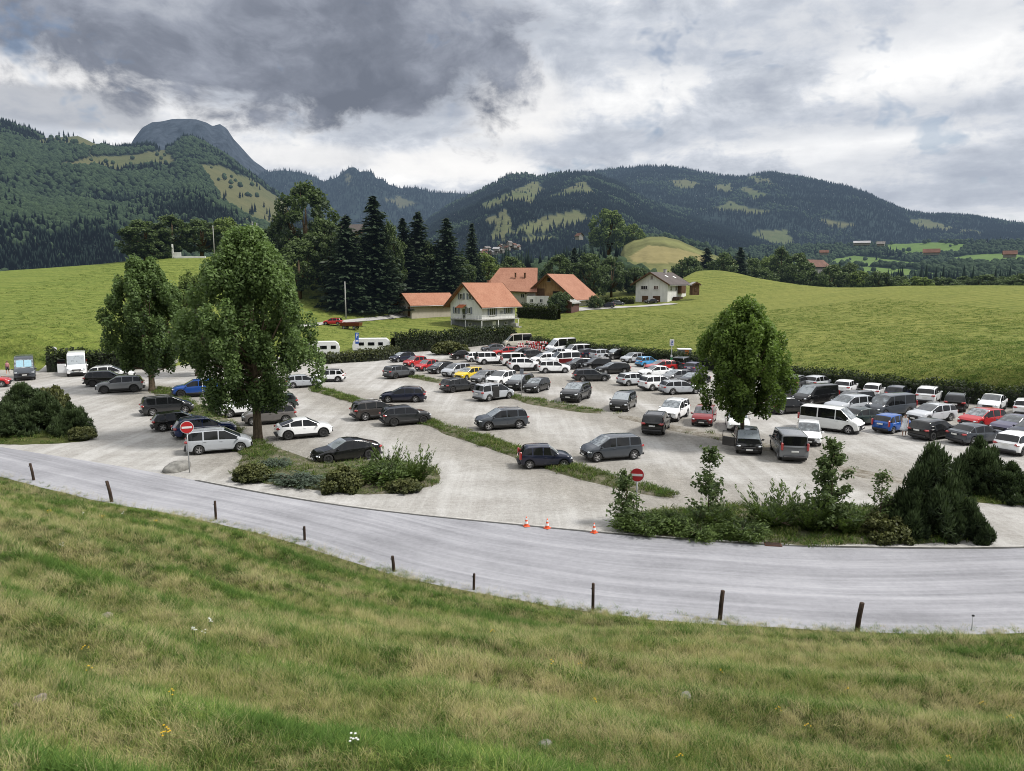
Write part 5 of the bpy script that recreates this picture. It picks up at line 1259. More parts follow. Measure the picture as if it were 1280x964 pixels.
def mpv(L=4.53, H=1.66):
    h = L / 2
    return dict(L=L, W=1.83, H=H, wb=2.75, rad=.33, sill=.24, top=[(-h, .95), (-h + .08, 1.06), (-h + .30, H - .12), (-h + .5, H - .04), (-.3, H), (.45, H - .04), (h - .78, 1.06), (h - .4, .95), (h - .18, .85), (h, .68)], belt=[(-h, 1.04), (0, 1.0), (h, .88)], cowl=h - .78, roof_f=.4, roof_r=-h + .36, tail=-h + .10, bp=.0, cp=-1.0, foh=.05)
proto('mpv', 'minivan_car', car_meshes(**mpv()), rails=True)
proto('mpvs', 'minivan_car', car_meshes(**mpv(4.25, 1.62)))
def van(L=4.95, H=1.96):
    h = L / 2
    return dict(L=L, W=1.90, H=H, wb=3.0, rad=.345, sill=.27, top=[(-h, 1.05), (-h + .05, 1.16), (-h + .13, H - .12), (-h + .3, H - .03), (-.3, H), (.95, H - .05), (h - .72, 1.16), (h - .35, 1.02), (h - .15, .92), (h, .72)], belt=[(-h, 1.14), (0, 1.10), (h, .98)], cowl=h - .72, roof_f=.92, roof_r=-h + .17, tail=-h + .06, bp=.55, cp=-.85, foh=.12, roofw=.80, wend=.91)
proto('van', 'passenger_van', car_meshes(**van()), tail_hi=True)
proto('vans', 'passenger_van', car_meshes(**van(4.6, 1.88)), tail_hi=True)
def bigvan(L=5.6, H=2.55):
    h = L / 2
    return dict(L=L, W=2.04, H=H, wb=3.55, rad=.35, sill=.30, top=[(-h, 1.20), (-h + .05, 1.34), (-h + .12, H - .12), (-h + .35, H), (-.3, H), (.9, H - .05), (1.15, H - .22), (h - .62, 1.34), (h - .3, 1.15), (h - .12, 1.02), (h, .75)], belt=[(-h, 1.32), (0, 1.28), (h, 1.08)], cowl=h - .62, roof_f=1.2, roof_r=-h + .15, tail=-h + .06, bp=1.02, cp=-.7, foh=.25, roofw=.82, wend=.92)
proto('bigvan', 'camper_van', car_meshes(**bigvan()), tail_hi=True)
def sunshade(root, d, zt):
    b = MB(); x0, x1 = d['cowl'] - .10, d['roof_f'] + .12
    pr = [(x, sy * .72, zt(x) + .035) for x in (x0, x1) for sy in (-1, -.06)] + [(x, sy * .72, zt(x) + .035) for x in (x0, x1) for sy in (.06, 1)]
    b.add(pr, [(0, 1, 3, 2), (4, 5, 7, 6)], 0); b.build('sunshade', [simple('silver blue sunshade', (.30, .48, .56), .3, .4, .1)], root)
proto('camper', 'camper_van', car_meshes(**bigvan(5.5, 2.5)), tail_hi=True, extra=sunshade)
def spare(root, d, zt):
    ty, rm = wheel_meshes(.36, .2); o = bpy.data.objects.new('spare_wheel', ty); C.objects.link(o); o.parent = root; o.location = (-d['hl'] - .06, 0, 1.05); o.rotation_euler = (0, 0, PI / 2)
def boxy():
    h = 2.3; H = 1.82
    return dict(L=4.6, W=1.86, H=H, wb=2.75, rad=.38, sill=.34, top=[(-h, 1.1), (-h + .05, 1.2), (-h + .13, H - .08), (-h + .3, H - .01), (-.3, H), (.45, H - .02), (.95, 1.2), (h - .3, 1.12), (h - .12, 1.04), (h, .85)], belt=[(-h, 1.16), (0, 1.14), (h, 1.05)], cowl=.95, roof_f=.42, roof_r=-h + .17, tail=-h + .06, bp=-.2, cp=-1.15, foh=.1, roofw=.82, wend=.92)
proto('boxy', 'suv_car', car_meshes(**boxy()), rails=True, clad=True, extra=spare)
def opendoor(root, d, zt):
    b = MB(); x = d['cowl'] - .15; hw = d['W'] / 2
    M = Matrix.Translation((x, -hw, 0)) @ Matrix.Rotation(math.radians(-118), 4, 'Z')
    b.box((.52, 0, .68), (1.0, .07, .66), 0, bev=.03, M=M); dr = b.build('door', [M_paint], root)
    b = MB(); b.tube([(.03, 0, 1.0), (.45, 0, 1.42), (.98, 0, 1.40), (1.0, 0, 1.0)], .025, 0, 6, M=M); b.build('window_frame', [M_black], dr)
proto('opend', 'hatchback_car', car_meshes(**hatch(4.25, 1.48, 1.8)), extra=opendoor)
def boot(root, d, zt):
    b = MB(); h = d['hl']; M = Matrix.Translation((-h + .55, 0, d['H'] - .06)) @ Matrix.Rotation(math.radians(-14), 4, 'Y')
    b.box((-.42, 0, .02), (.86, 1.3, .06), 0, bev=.03, M=M); b.build('tailgate', [M_paint], root)
    b = MB(); b.box((-h + .2, 0, 1.02), (.5, 1.2, .5), 0, bev=.03); b.build('dark_boot_slab', [M_black], root)  # black slab painted in for the shaded boot interior
proto('bootopen', 'suv_car', car_meshes(**suv(4.4, 1.62)), extra=boot, clad=True)
def slid(root, d, zt):
    b = MB(); b.box((-.45, -d['W'] / 2 + .02, .88), (.95, .07, 1.15), 0, bev=.02); b.build('dark_doorway_slab', [M_black], root)  # black slab on the side stands in for the dark doorway interior
proto('slide', 'minivan_car', car_meshes(**mpv(4.6, 1.70)), rails=True, extra=slid)
M_red2 = mat_paint2('dark red lower paint', (.12, .010, .012))
def twotone(root, d, zt):
    for sg in (-1, 1):
        b = MB(); b.box(((d['xf'] + d['xr']) / 2, sg * (d['W'] / 2 - .002), .66), (d['xf'] - d['xr'] - .82, .03, .66), 0, bev=.012)
        b.box((-d['hl'] + .30, sg * (d['W'] / 2 - .035), .70), (.40, .03, .5), 0, bev=.012); b.build('lower_panel', [M_red2], root)
proto('van2', 'passenger_van', car_meshes(**van(4.9, 1.95)), tail_hi=True, extra=twotone)
def vandoor(root, d, zt):
    b = MB(); x = d['cowl'] - .2; hw = d['W'] / 2; M = Matrix.Translation((x, -hw, 0)) @ Matrix.Rotation(math.radians(-112), 4, 'Z')
    b.box((.5, 0, .95), (.95, .08, 1.05), 0, bev=.04, M=M); dr = b.build('door', [M_paint], root)
    b = MB(); b.box((.5, 0, 1.72), (.86, .05, .52), 0, bev=.05, M=M); b.build('window', [M_glass], dr)
proto('campd', 'camper_van', car_meshes(**bigvan(5.4, 2.6)), tail_hi=True, extra=vandoor)
COL = dict(white=(.86, .87, .88), offw=(.74, .75, .74), silver=(.40, .42, .45), lsilver=(.50, .52, .55), grey=(.075, .08, .088), mgrey=(.17, .178, .188), dgrey=(.024, .026, .029), black=(.006, .0065, .0075), navy=(.010, .013, .031), dblue=(.011, .022, .085), blue=(.012, .06, .26), bblue=(.014, .085, .34), lblue=(.08, .33, .62), red=(.42, .018, .018), bred=(.44, .022, .026), dred=(.20, .014, .018), yellow=(.68, .50, .03), taupe=(.16, .15, .145), green=(.025, .038, .034), cream=(.55, .52, .44), violet=(.085, .08, .13), bgrey=(.050, .058, .070), brown=(.045, .040, .038))
used_p = set()
def car(key, col, px, py, rz, label, cat='car', group='cars in the car park', name=None, z=None):
    p = at(px, py, 0); loc = (p[0], p[1], .03 + float(lot_z(p[0], p[1]))) if z is None else z
    c = (*COL[col], 1) if isinstance(col, str) else (*col, 1)
    src = P[key]
    if key in used_p: o = dup(src, loc, math.radians(rz), label, group, c)
    else:
        used_p.add(key); o = src; o.location = loc; o.rotation_euler = (0, 0, math.radians(rz)); o['label'] = label; o['group'] = group
        for ch in o.children:
            ch.color = c
            for g in ch.children: g.color = c
    o['category'] = cat
    if name: o.name = name
    return o
# ---------------- left lanes
car('mpv', 'silver', 274, 564, 22, 'silver minivan behind the left no entry sign, nearest of the left row')
car('wagon', 'dblue', 256, 545, 31, 'dark blue estate between the silver minivan and a black hatchback')
car('hatch', 'black', 223, 536, 31, 'black hatchback with pale rear window left of the dark blue estate')
car('mpv', 'dgrey', 209, 517, 33, 'dark grey minivan left of the black hatchback, near the upright maple')
car('suvd', 'blue', 246, 495, 202, 'bright blue crossover beyond the grass strip behind the dark grey minivan')
car('suvd', 'mgrey', 151, 490, 203, 'light grey crossover facing left near the upright maple trunk')
car('suvd', 'black', 134, 482, 24, 'black crossover with its red tail lamp showing behind the light grey crossover')
car('wagon', 'offw', 140, 474, 20, 'pale roofed car right behind the black crossover by the white camper')
car('camper', 'bgrey', 32, 473, 302, 'grey blue camper van with a silver sunshade in its windscreen', 'camper van', 'campers and vans')
car('campd', 'white', 97, 468, 299, 'white camper van with its side door open by the left hedge', 'camper van', 'campers and vans')
car('hatch', 'bred', -14, 484, 22, 'red car cut off by the left edge of the picture')
car('suv', 'white', 305, 519, 210, 'white car half hidden behind the tallest maple trunk')
car('suvc', 'taupe', 337, 529, 201, 'brownish grey SUV parked just behind the tallest maple trunk')
car('hatch', 'green', 345, 511, 200, 'dark car under the maple branches behind the brownish grey SUV')
car('cuv', 'white', 380, 546, 25, 'white crossover with black wheels right of the tallest maple trunk')
car('fast', 'black', 433, 574, 211, 'glossy black saloon beside the junipers of the centre island')
car('bicol', 'white', 411, 477, 186, 'white hatchback with a black roof right of the tallest maple crown')
car('hatch', 'silver', 379, 484, 24, 'silver blue car end peeping out under the maple crown')
car('suv', 'brown', 470, 523, 30, 'dark brown grey SUV left of its parked twin by the litter bin')
car('suvd', 'dgrey', 507, 530, 24, 'dark grey crossover on the grass strip right in front of the litter bin')
car('wagon', 'navy', 504, 502, 184, 'black estate standing alone in the lane behind the litter bin')
car('suvd', 'grey', 499, 472, 47, 'grey coupe like crossover seen from behind left of the red cars')
car('hatchd', 'dgrey', 573, 489, 38, 'boxy charcoal hatchback seen from behind in front of the yellow car')
car('slide', 'silver', 617, 499, 42, 'silver minivan with its sliding door open')
car('suv', 'bgrey', 627, 535, 198, 'blue grey SUV with red tail lamp standing across the middle lane')
car('twin', 'navy', 681, 583, 5, 'dark blue small three door car at the near grass strip', name='small_car')
car('mpvs', 'bgrey', 764, 573, 197, 'slate grey compact people carrier at the near grass strip')
for _o in list(C.objects):
    if 'label' in _o.keys() and any(w_ in _o['label'] for w_ in ('grey blue camper van', 'white camper van with', 'light grey crossover facing', 'black crossover with its', 'pale roofed car', 'bright blue crossover', 'red car cut off')): _o.scale = (1.13,) * 3
# ---------------- middle front row, noses to the lower left
mid = [('hatch', 'navy', 503, 452, 222, 'navy hatchback at the far left end of the middle row'),
       ('small', 'red', 519, 458, 226, 'red hatchback second from the left in the middle row, beside the navy one'),
       ('small', 'bred', 534, 463, 228, 'bright red car with pale windscreen right of the first red one'),
       ('hatch', 'black', 551, 466, 229, 'black hatchback right of the two red cars'),
       ('mpvs', 'silver', 570, 470, 230, 'silver blue car between the black hatchback and the yellow car'),
       ('hatch', 'yellow', 586, 474, 231, 'yellow hatchback in the middle row between the silver blue and the grey car'),
       ('hatch', 'mgrey', 606, 478, 232, 'grey hatchback with papers in its windscreen right of the yellow car'),
       ('suvc', 'white', 627, 481, 236, 'white SUV facing the lane right of the grey hatchback'),
       ('suv', 'dgrey', 650, 486, 241, 'dark SUV with a pale windscreen shade behind the signpost'),
       ('hatch', 'black', 671, 489, 242, 'black hatchback alone right of the signpost'),
       ('suvd', 'dgrey', 720, 500, 245, 'dark grey SUV alone in the middle of the dirt strip'),
       ('mpvs', 'black', 779, 511, 247, 'black minivan facing left in the dirt strip'),
       ('suv', 'black', 820, 539, 70, 'black SUV seen from behind with a bright bumper strip'),
       ('suvc', 'white', 842, 523, 240, 'white SUV beside the black SUV on the dirt strip'),
       ('hatch', 'dred', 880, 529, 249, 'dark red hatchback facing the viewer left of the round maple'),
       ('sedan', 'offw', 921, 535, 257, 'silver white saloon behind the trunk of the round maple'),
       ('opend', 'black', 934, 562, 256, 'black car with an open door below the round maple'),
       ('vans', 'mgrey', 985, 570, 80, 'grey van seen from behind right of the black car'),
       ('hatchd', 'white', 1010, 552, 249, 'white hatchback facing the viewer beside the grey van'),
       ('van', 'offw', 1038, 538, 320, 'cream white van with dark side windows driving down the lane')]
for m in mid: car(*m, **({'cat': 'van'} if 'van' in m[0] else {}))
# ---------------- behind the middle
rows = [('wagon', 'silver', 850, 492, 14, 'silver estate nearest to the round maple, tail to the left'),
        ('suvc', 'white', 822, 487, 23, 'white SUV left of the silver estate'),
        ('hatch', 'lsilver', 792, 481, 24, 'pale silver hatchback left of the white SUV and silver estate'),
        ('sedan', 'white', 819, 471, 199, 'white saloon facing left behind the pale silver hatchback'),
        ('hatch', 'mgrey', 845, 477, 206, 'grey hatchback between the white saloon and the black bonnet'),
        ('sedan', 'black', 866, 481, 211, 'black saloon with a bright bonnet at the edge of the round maple'),
        ('small', 'lblue', 809, 458, 30, 'light blue hatchback by the hedge left of the direction sign'),
        ('hatch', 'silver', 791, 453, 212, 'silver compact left of the light blue hatchback'),
        ('suv', 'black', 770, 449, 211, 'black SUV by the hedge left of the silver compact'),
        ('wagon', 'red', 826, 464, 200, 'red car almost hidden behind the white saloon'),
        ('boxy', 'bgrey', 853, 462, 60, 'blue grey off roader below the orange and grey cabin'),
        ('small', 'violet', 868, 466, 52, 'violet small car at the edge of the round maple crown'),
        ('wagon', 'black', 766, 467, 197, 'black estate facing left right of the dark grey estate'),
        ('wagon', 'dgrey', 739, 476, 8, 'dark grey estate nearest in the lane, nose to the right'),
        ('suvc', 'white', 692, 466, 8, 'white SUV with black wheels left of the dark estates'),
        ('suvd', 'white', 656, 463, 10, 'white crossover just left of the white SUV with black wheels'),
        ('vans', 'offw', 645, 457, 8, 'old white box shaped van behind the white crossover'),
        ('boxy', 'white', 613, 455, 20, 'white off roader with spare wheel and roof rails'),
        ('small', 'white', 596, 452, 22, 'white small car left of the white off roader'),
        ('sedan', 'black', 580, 449, 18, 'black saloon beside the round dark bush at the back'),
        ('sedan', 'grey', 617, 440, 200, 'dark grey saloon in front of the tall hedge'),
        ('wagon', 'red', 632, 445, 200, 'red estate behind the white off roader'),
        ('hatch', 'brown', 652, 446, 200, 'maroon grey hatchback right of the red estate'),
        ('suv', 'dgrey', 669, 450, 20, 'dark crossover below the striped barrier pile'),
        ('hatch', 'white', 679, 454, 205, 'white hatchback behind the white SUV, left of the two tone van'),
        ('van2', 'white', 705, 456, 198, 'two tone white and dark red van'),
        ('bigvan', 'white', 701, 441, 208, 'tall white panel van by the hedge'),
        ('van', 'white', 721, 445, 208, 'white passenger van with black windows right of the tall panel van'),
        ('hatch', 'silver', 692, 447, 210, 'silver car squeezed in front of the tall white panel van'),
        ('hatch', 'navy', 736, 447, 34, 'dark hatchback with red tail lamp right of the white passenger van'),
        ('mpvs', 'silver', 752, 449, 36, 'silver grey minivan between the dark hatchback and the black SUV'),
        ('hatchd', 'dgrey', 724, 461, 205, 'charcoal hatchback right of the two tone van'),
        ('suvc', 'black', 745, 462, 201, 'black SUV right of the charcoal hatchback, facing left')]
for m in rows: car(*m, **({'cat': 'van'} if 'van' in m[0] else {}))
car('bigvan', 'cream', 647, 434, 193, 'cream camper van parked against the tall hedge', 'camper van', 'campers and vans')
# ---------------- right block
right = [('hatch', 'black', 984, 516, 17, 'black hatchback left of the cream white van'),
         ('van', 'black', 1019, 505, 207, 'black van with a pale windscreen'),
         ('sedan', 'dgrey', 976, 498, 206, 'dark saloon left of the black van at the round maple crown'),
         ('bootopen', 'dgrey', 995, 486, 50, 'dark SUV with its tailgate raised by the hedge'),
         ('hatch', 'white', 982, 488, 50, 'white car tail left of the raised tailgate'),
         ('hatch', 'lsilver', 1022, 485, 38, 'silver hatchback with red lamps right of the raised tailgate'),
         ('hatch', 'white', 1057, 491, 52, 'round tailed white hatchback by the hedge, right of the silver one with red lamps'),
         ('small', 'white', 1092, 496, 53, 'small white car by the hedge behind the blue grey van'),
         ('mpv', 'black', 1066, 510, 206, 'black people carrier between the black van and the blue grey van'),
         ('van', 'bgrey', 1112, 519, 203, 'long blue grey van with dark windows'),
         ('sedan', 'green', 1079, 530, 22, 'dark green saloon partly behind the cream white van nose'),
         ('twin', 'bblue', 1114, 539, 34, 'bright blue small car beside the person in white'),
         ('hatchd', 'black', 1166, 547, 27, 'black hatchback with large red lamps right of the person in white'),
         ('wagon', 'lsilver', 1164, 526, 203, 'white silver estate behind the bright blue small car'),
         ('hatchd', 'bred', 1227, 533, 203, 'bright red hatchback facing left'),
         ('sedan', 'bgrey', 1220, 553, 18, 'grey green saloon behind the pine tops'),
         ('hatchd', 'white', 1272, 565, 33, 'white hatchback at the right edge above the low pines'),
         ('sedan', 'violet', 1268, 541, 207, 'grey violet saloon right of the red hatchback'),
         ('sedan', 'navy', 1290, 549, 207, 'dark blue car nose at the right edge of the picture'),
         ('cuv', 'white', 1240, 513, 226, 'white coupe like SUV by the hedge facing the viewer'),
         ('suv', 'black', 1195, 512, 54, 'black SUV seen from behind left of the white coupe like SUV'),
         ('suvc', 'white', 1160, 503, 52, 'white SUV seen from behind against the hedge'),
         ('hatch', 'navy', 1122, 499, 50, 'dark blue car with red lamps behind the long blue grey van'),
         ('hatch', 'white', 1282, 518, 50, 'white car tail cut by the right edge near the hedge'),
         ('suvd', 'silver', 1060, 518, 206, 'silver bonnet between the black people carrier and the dark green saloon')]
for m in right: car(*m, **({'cat': 'van'} if 'van' in m[0] else {}))
def far_car(key, col, px, d, rz, label):
    q = on_field(px, d); car(key, col, 0, 0, rz, label, group='cars by the houses', z=(q[0], q[1], q[2] + .15))
far_car('hatch', 'navy', 758, 217, 170, 'dark blue car parked on the drive by the farm')
far_car('hatch', 'bgrey', 770, 228, 20, 'blue grey car on the drive left of the grey roofed house')
far_car('sedan', 'black', 811, 236, 200, 'dark car in front of the grey roofed house')
# ================================================================== buildings
def mat_tiles(name, a, b, L=.33):
    k = NT(name); tcx = k.n('ShaderNodeTexCoord').outputs['Object']
    n = k.noise(.35, 5, .65, tcx); f = k.noise(4.0, 4, .7, tcx)
    c = k.ramp(n, [(.35, a), (.65, b)]); c = k.mix(.45, c, k.ramp(f, [(.35, tuple(v * .6 for v in a)), (.65, tuple(min(1, v * 1.25) for v in b))]))
    wv = k.n('ShaderNodeTexWave', wave_type='BANDS', bands_direction='Z', wave_profile='SAW'); wv.inputs['Scale'].default_value = 1.6; wv.inputs['Distortion'].default_value = .6; k.l(tcx, wv.inputs['Vector'])
    c = k.mix(.18, c, k.ramp(wv.outputs['Fac'], [(0, (.03, .015, .01)), (.35, b)]))
    return k.done(k.bsdf(c, .85, spec=.2, bump=wv.outputs['Fac'], bstr=.5, bdist=.05))
def mat_plaster(name, col):
    k = NT(name); tcx = k.n('ShaderNodeTexCoord').outputs['Object']; n = k.noise(.6, 6, .65, tcx); s = k.noise(1.6, 5, .6, k.scaled(tcx, (1, 1, .15)))
    c = k.ramp(n, [(.35, tuple(v * .84 for v in col)), (.65, col)]); c = k.mix(.3, c, k.ramp(s, [(.38, tuple(v * .62 for v in col)), (.56, col)]))
    return k.done(k.bsdf(c, .9, spec=.15))
def mat_wood(name, a, b):
    k = NT(name); tcx = k.n('ShaderNodeTexCoord').outputs['Object']; n = k.noise(1.0, 5, .65, k.scaled(tcx, (5, 5, .35))); n2 = k.noise(.7, 4, .6, tcx)
    c = k.mix(.4, k.ramp(n, [(.36, a), (.64, b)]), k.ramp(n2, [(.35, a), (.65, b)])); return k.done(k.bsdf(c, .85, spec=.15))
M_tile = mat_tiles('orange roof tiles', (.28, .12, .075), (.385, .195, .128)); M_tile2 = mat_tiles('old orange roof tiles', (.25, .115, .075), (.37, .19, .13)); M_slate = mat_tiles('brown grey roof tiles', (.070, .060, .058), (.125, .11, .105))
M_wall = mat_plaster('white plaster', (.68, .68, .65)); M_wallc = mat_plaster('cream plaster', (.60, .58, .50)); M_base = mat_plaster('grey basement wall', (.20, .21, .225)); M_wallg = mat_plaster('beige annex wall', (.42, .385, .32))
M_wood = mat_wood('weathered boards', (.17, .10, .05), (.36, .235, .12)); M_woodd = mat_wood('dark boards', (.06, .035, .022), (.13, .08, .05)); M_shut = mat_wood('grey shutters', (.13, .145, .17), (.21, .23, .26))
M_pane = simple('house window pane', (.02, .024, .03), .08, 0, 0, spec=.8); M_frame = simple('white window frame', (.66, .66, .64), .6, 0, .08); M_metal = simple('galvanised metal', (.42, .43, .44), .5, .6, .15, 9); M_conc = mat_plaster('concrete', (.36, .355, .34))
def house(name, label, loc, rz, w, l, h, rise, ov, wall, roof, base=None, hb=0.0, cat='house', soffit=None):
    """gable house: ridge along local y, gables at both ends"""
    t = thing(name, label, cat, loc, rz)
    x, y = w / 2, l / 2; b = MB(); z0 = -1.2
    hz = hb if base else z0
    b.add([(-x, -y, hz), (x, -y, hz), (x, y, hz), (-x, y, hz), (-x, -y, h), (x, -y, h), (x, y, h), (-x, y, h), (0, -y, h + rise), (0, y, h + rise)], [(0, 1, 5, 8, 4), (1, 2, 6, 5), (2, 3, 7, 9, 6), (3, 0, 4, 7)])
    b.build('wall', [wall], t)
    if base: q = MB(); q.box((0, 0, (hb + z0) / 2), (w - .06, l - .06, hb - z0)); q.build('basement', [base], t)
    s = rise / x; r = MB(); th = .28; ox = x + ov; oz = h - ov * s
    for sg in (-1, 1):
        a = [(0, -y - ov, h + rise + .02), (sg * ox, -y - ov, oz + .02), (sg * ox, y + ov, oz + .02), (0, y + ov, h + rise + .02)]
        u = [(p[0], p[1], p[2] + th) for p in a]
        r.add(a + u, [(0, 1, 2, 3), (4, 5, 6, 7), (0, 1, 5, 4), (1, 2, 6, 5), (2, 3, 7, 6)], 0)
    rf = r.build('roof', [roof], t)
    g = MB()
    for yy in (-y - ov, y + ov):
        for sg in (-1, 1): g.add([(0, yy - .04, h + rise - .15), (sg * ox, yy - .04, oz - .15), (sg * ox, yy - .04, oz + .36), (0, yy - .04, h + rise + .36), (0, yy + .04, h + rise - .15), (sg * ox, yy + .04, oz - .15), (sg * ox, yy + .04, oz + .36), (0, yy + .04, h + rise + .36)], [(0, 1, 2, 3), (4, 5, 6, 7), (0, 1, 5, 4), (1, 2, 6, 5), (3, 2, 6, 7)])
    g.build('bargeboard', [M_woodd], rf)
    gt = MB()
    for sg in (-1, 1): gt.tube([(sg * (ox + .07), -y - ov, oz + .06), (sg * (ox + .07), y + ov, oz + .06)], .08, 0, 6)
    gt.build('gutter', [M_metal], rf)
    return t, rf
def window(par, M, w=1.1, h=1.3, shut=True, sill=True, mat=None, bars=1):
    """local frame: x along the wall, y out of the wall, z up from the window centre"""
    b = MB(); fr = .09
    for sx_ in (-1, 1): b.box((sx_ * (w / 2 - fr / 2), .02, 0), (fr, .10, h), 0, M=M)
    for sz_ in (-1, 1): b.box((0, .022, sz_ * (h / 2 - fr / 2)), (w - 2 * fr, .096, fr), 0, M=M)
    for k in range(bars): b.box(((k + 1) * w / (bars + 1) - w / 2, .018, 0), (.07, .08, h - 2 * fr), 0, M=M)
    o = b.build('window', [mat or M_frame], par)
    b = MB(); b.box((0, .006, 0), (w - 2 * fr + .01, .03, h - 2 * fr + .01), 0, M=M); b.build('pane', [M_pane], o)
    if shut:
        for sx_ in (-1, 1): b = MB(); b.box((sx_ * (w / 2 + .31), .04, 0), (.56, .07, h + .08), 0, bev=.01, M=M); b.build('shutter', [M_shut], o)
    if sill: b = MB(); b.box((0, .07, -h / 2 - .06), (w + .2, .2, .09), 0, M=M); b.build('sill', [M_conc], o)
def FR(y, x, z): return Matrix.Translation((x, -y, z)) @ Matrix.Rotation(PI, 4, 'Z')        # on the front gable at local -y, looking out
def RT(x, y, z): return Matrix.Translation((x, y, z)) @ Matrix.Rotation(-PI / 2, 4, 'Z')      # on the right side at local +x
def door(par, M, w, h, mat, name='door'):
    b = MB(); b.box((0, .04, h / 2), (w, .09, h), 0, bev=.015, M=M); o = b.build(name, [mat], par)
    b = MB(); b.box((w * .38, .11, h * .48), (.05, .06, .16), 0, M=M); b.build('handle', [M_metal], o)
# the white house
hx = on_field(598, 178); hz = far(598, 414, 172)[2]; print('house', hz, fz(hx[0], hx[1]), 'annex', fz(*on_field(531, 188)[:2]), 'farm', fz(*on_field(652, 222)[:2]), far(652, 384, 218)[2])
wh, rf = house('white_house', 'white house with orange roof and balcony above the tall hedge', (hx[0] + 1.2, hx[1], hz), math.radians(-42), 10.4, 11.5, 6.4, 4.5, 1.25, M_wall, M_tile, M_base, 2.75)
for x in (-1.45, 1.45): window(wh, FR(5.75, x, 8.0), 1.1, 1.35)
for x in (-3.2, 1.0): window(wh, FR(5.75, x, 4.75), 1.1, 1.5)
door(wh, FR(5.75, -.6, 2.9), 1.0, 2.2, M_pane, 'balcony_door')
for y in (-2.2, 3.3): window(wh, RT(5.2, y, 4.7), 2.0 if y < 0 else 1.9, 2.3 if y < 0 else 1.5, bars=2)
window(wh, RT(5.2, .9, 4.35), .9, .8, False)
door(wh, RT(5.17, -1.6, .1), 1.1, 2.1, M_frame)
window(wh, RT(5.17, 2.6, 1.6), 1.2, .7, False, True); window(wh, FR(5.72, 1.4, 1.5), 1.2, .8, False)
b = MB(); b.box((5.95, 0, 2.72), (1.5, 11.4, .18)); b.box((1.4, -6.5, 2.72), (10.6, 1.5, .18)); bal = b.build('balcony', [M_conc], wh)
b = MB()
for k in range(13):
    b.box((6.66, -7.15 + k * 1.0, 3.3), (.05, .05, 1.0))
for k in range(10): b.box((6.66 - k * 1.05, -7.2, 3.3), (.05, .05, 1.0))
for z in (3.25, 3.78): b.box((6.66, -1.2, z), (.05, 11.9, .05)); b.box((1.95, -7.2, z), (9.4, .05, .05))
b.build('railing', [M_frame], bal)
for x, y in ((6.55, -7.1), (6.55, -1.6), (6.55, 5.4), (1.2, -7.1), (-3.6, -7.1)): b = MB(); b.tube([(x, y, -.6), (x, y, 2.66)], .08, 0, 8); b.build('post', [M_frame], bal)
b = MB(); M = Matrix.Translation((-1.0, -6.35, 5.75)) @ Matrix.Rotation(math.radians(28), 4, 'X'); b.box((0, 0, 0), (2.4, 1.5, .07), M=M); b.build('awning', [simple('orange awning', (.42, .12, .05), .8)], wh)
b = MB(); b.box((-.4, 2.6, 10.9), (.6, .7, 1.5), bev=.02); b.box((-.4, 2.6, 11.7), (.75, .85, .12)); b.build('chimney', [M_tile2], rf)
b = MB(); b.box((7.3, 3.2, .55), (1.7, .9, 2.3)); b.box((8.6, 3.2, .2), (1.2, .9, 1.6)); b.build('garden_steps', [M_conc], wh)
# low annex
ax_ = on_field(531, 188); az_ = fz(ax_[0], ax_[1])
an, rf = house('annex', 'low beige annex with orange roof left of the white house', (ax_[0] + .6, ax_[1] + 1, az_ - .1), math.radians(-52), 6.6, 12.5, 3.1, 2.3, .9, M_wallg, M_tile, cat='annex')
for k in (-1.9, -.8, .3): window(an, FR(6.25, k, 1.9), .9, 1.2, False)
door(an, FR(6.25, 2.1, .05), 1.1, 2.3, M_red2 if False else M_woodd)
# farm: a long block with a hipped end and a gabled wing with a wooden front
fx_ = on_field(652, 222); fzv = far(652, 384, 218)[2]
fm = thing('farmhouse', 'large old farm with sweeping orange roofs and a wooden gable', 'farmhouse', (fx_[0], fx_[1], fzv), 0)
b = MB(); b.box((-1.2, 3.0, 1.6), (16.5, 12.5, 6.2)); b.build('wall', [M_wallc], fm)
r = MB()
E = 5.0; Rz = 11.6; x0, x1, y0_, y1_ = -11.6, 4.4, -5.2, 11.0; xr0 = -6.6
pts = [(x0, y0_, E), (x1, y0_, E - .6), (x1, y1_, E), (x0, y1_, E), (xr0, 2.8, Rz), (x1 + .4, 2.8, Rz)]
r.add(pts, [(0, 1, 5, 4), (1, 2, 5), (2, 3, 4, 5), (3, 0, 4)], 0); r.add([(p[0] * .985, p[1] * .985, p[2] - .35) for p in pts], [(4, 5, 1, 0), (5, 2, 1), (5, 4, 3, 2), (4, 0, 3)], 1)
r.add([pts[0], pts[1], (pts[1][0] * .985, pts[1][1] * .985, pts[1][2] - .35), (pts[0][0] * .985, pts[0][1] * .985, pts[0][2] - .35)], [(0, 3, 2, 1)], 1)
rf = r.build('roof', [M_tile2, M_woodd], fm)
for x, y in ((-1.9, -1.2), (.9, -.9)): b = MB(); b.box((x, y, 9.3), (.5, .5, 1.3)); b.box((x, y, 10.0), (.7, .7, .12)); b.build('chimney', [M_woodd], rf)
for x in (-6.5, -3.4, .2): window(fm, Matrix.Translation((x, -3.25, 3.3)) @ Matrix.Rotation(PI, 4, 'Z'), 1.1, 1.2, False)
door(fm, Matrix.Translation((2.9, -3.25, .6)) @ Matrix.Rotation(PI, 4, 'Z'), 1.2, 2.2, M_woodd)
b = MB(); b.box((4.6, -4.6, 1.6), (6.5, 3.2, 3.4)); b.build('porch', [M_wall], fm)
for x in (2.8, 5.6): window(fm, Matrix.Translation((x, -6.2, 1.9)) @ Matrix.Rotation(PI, 4, 'Z'), .9, 1.1, False)
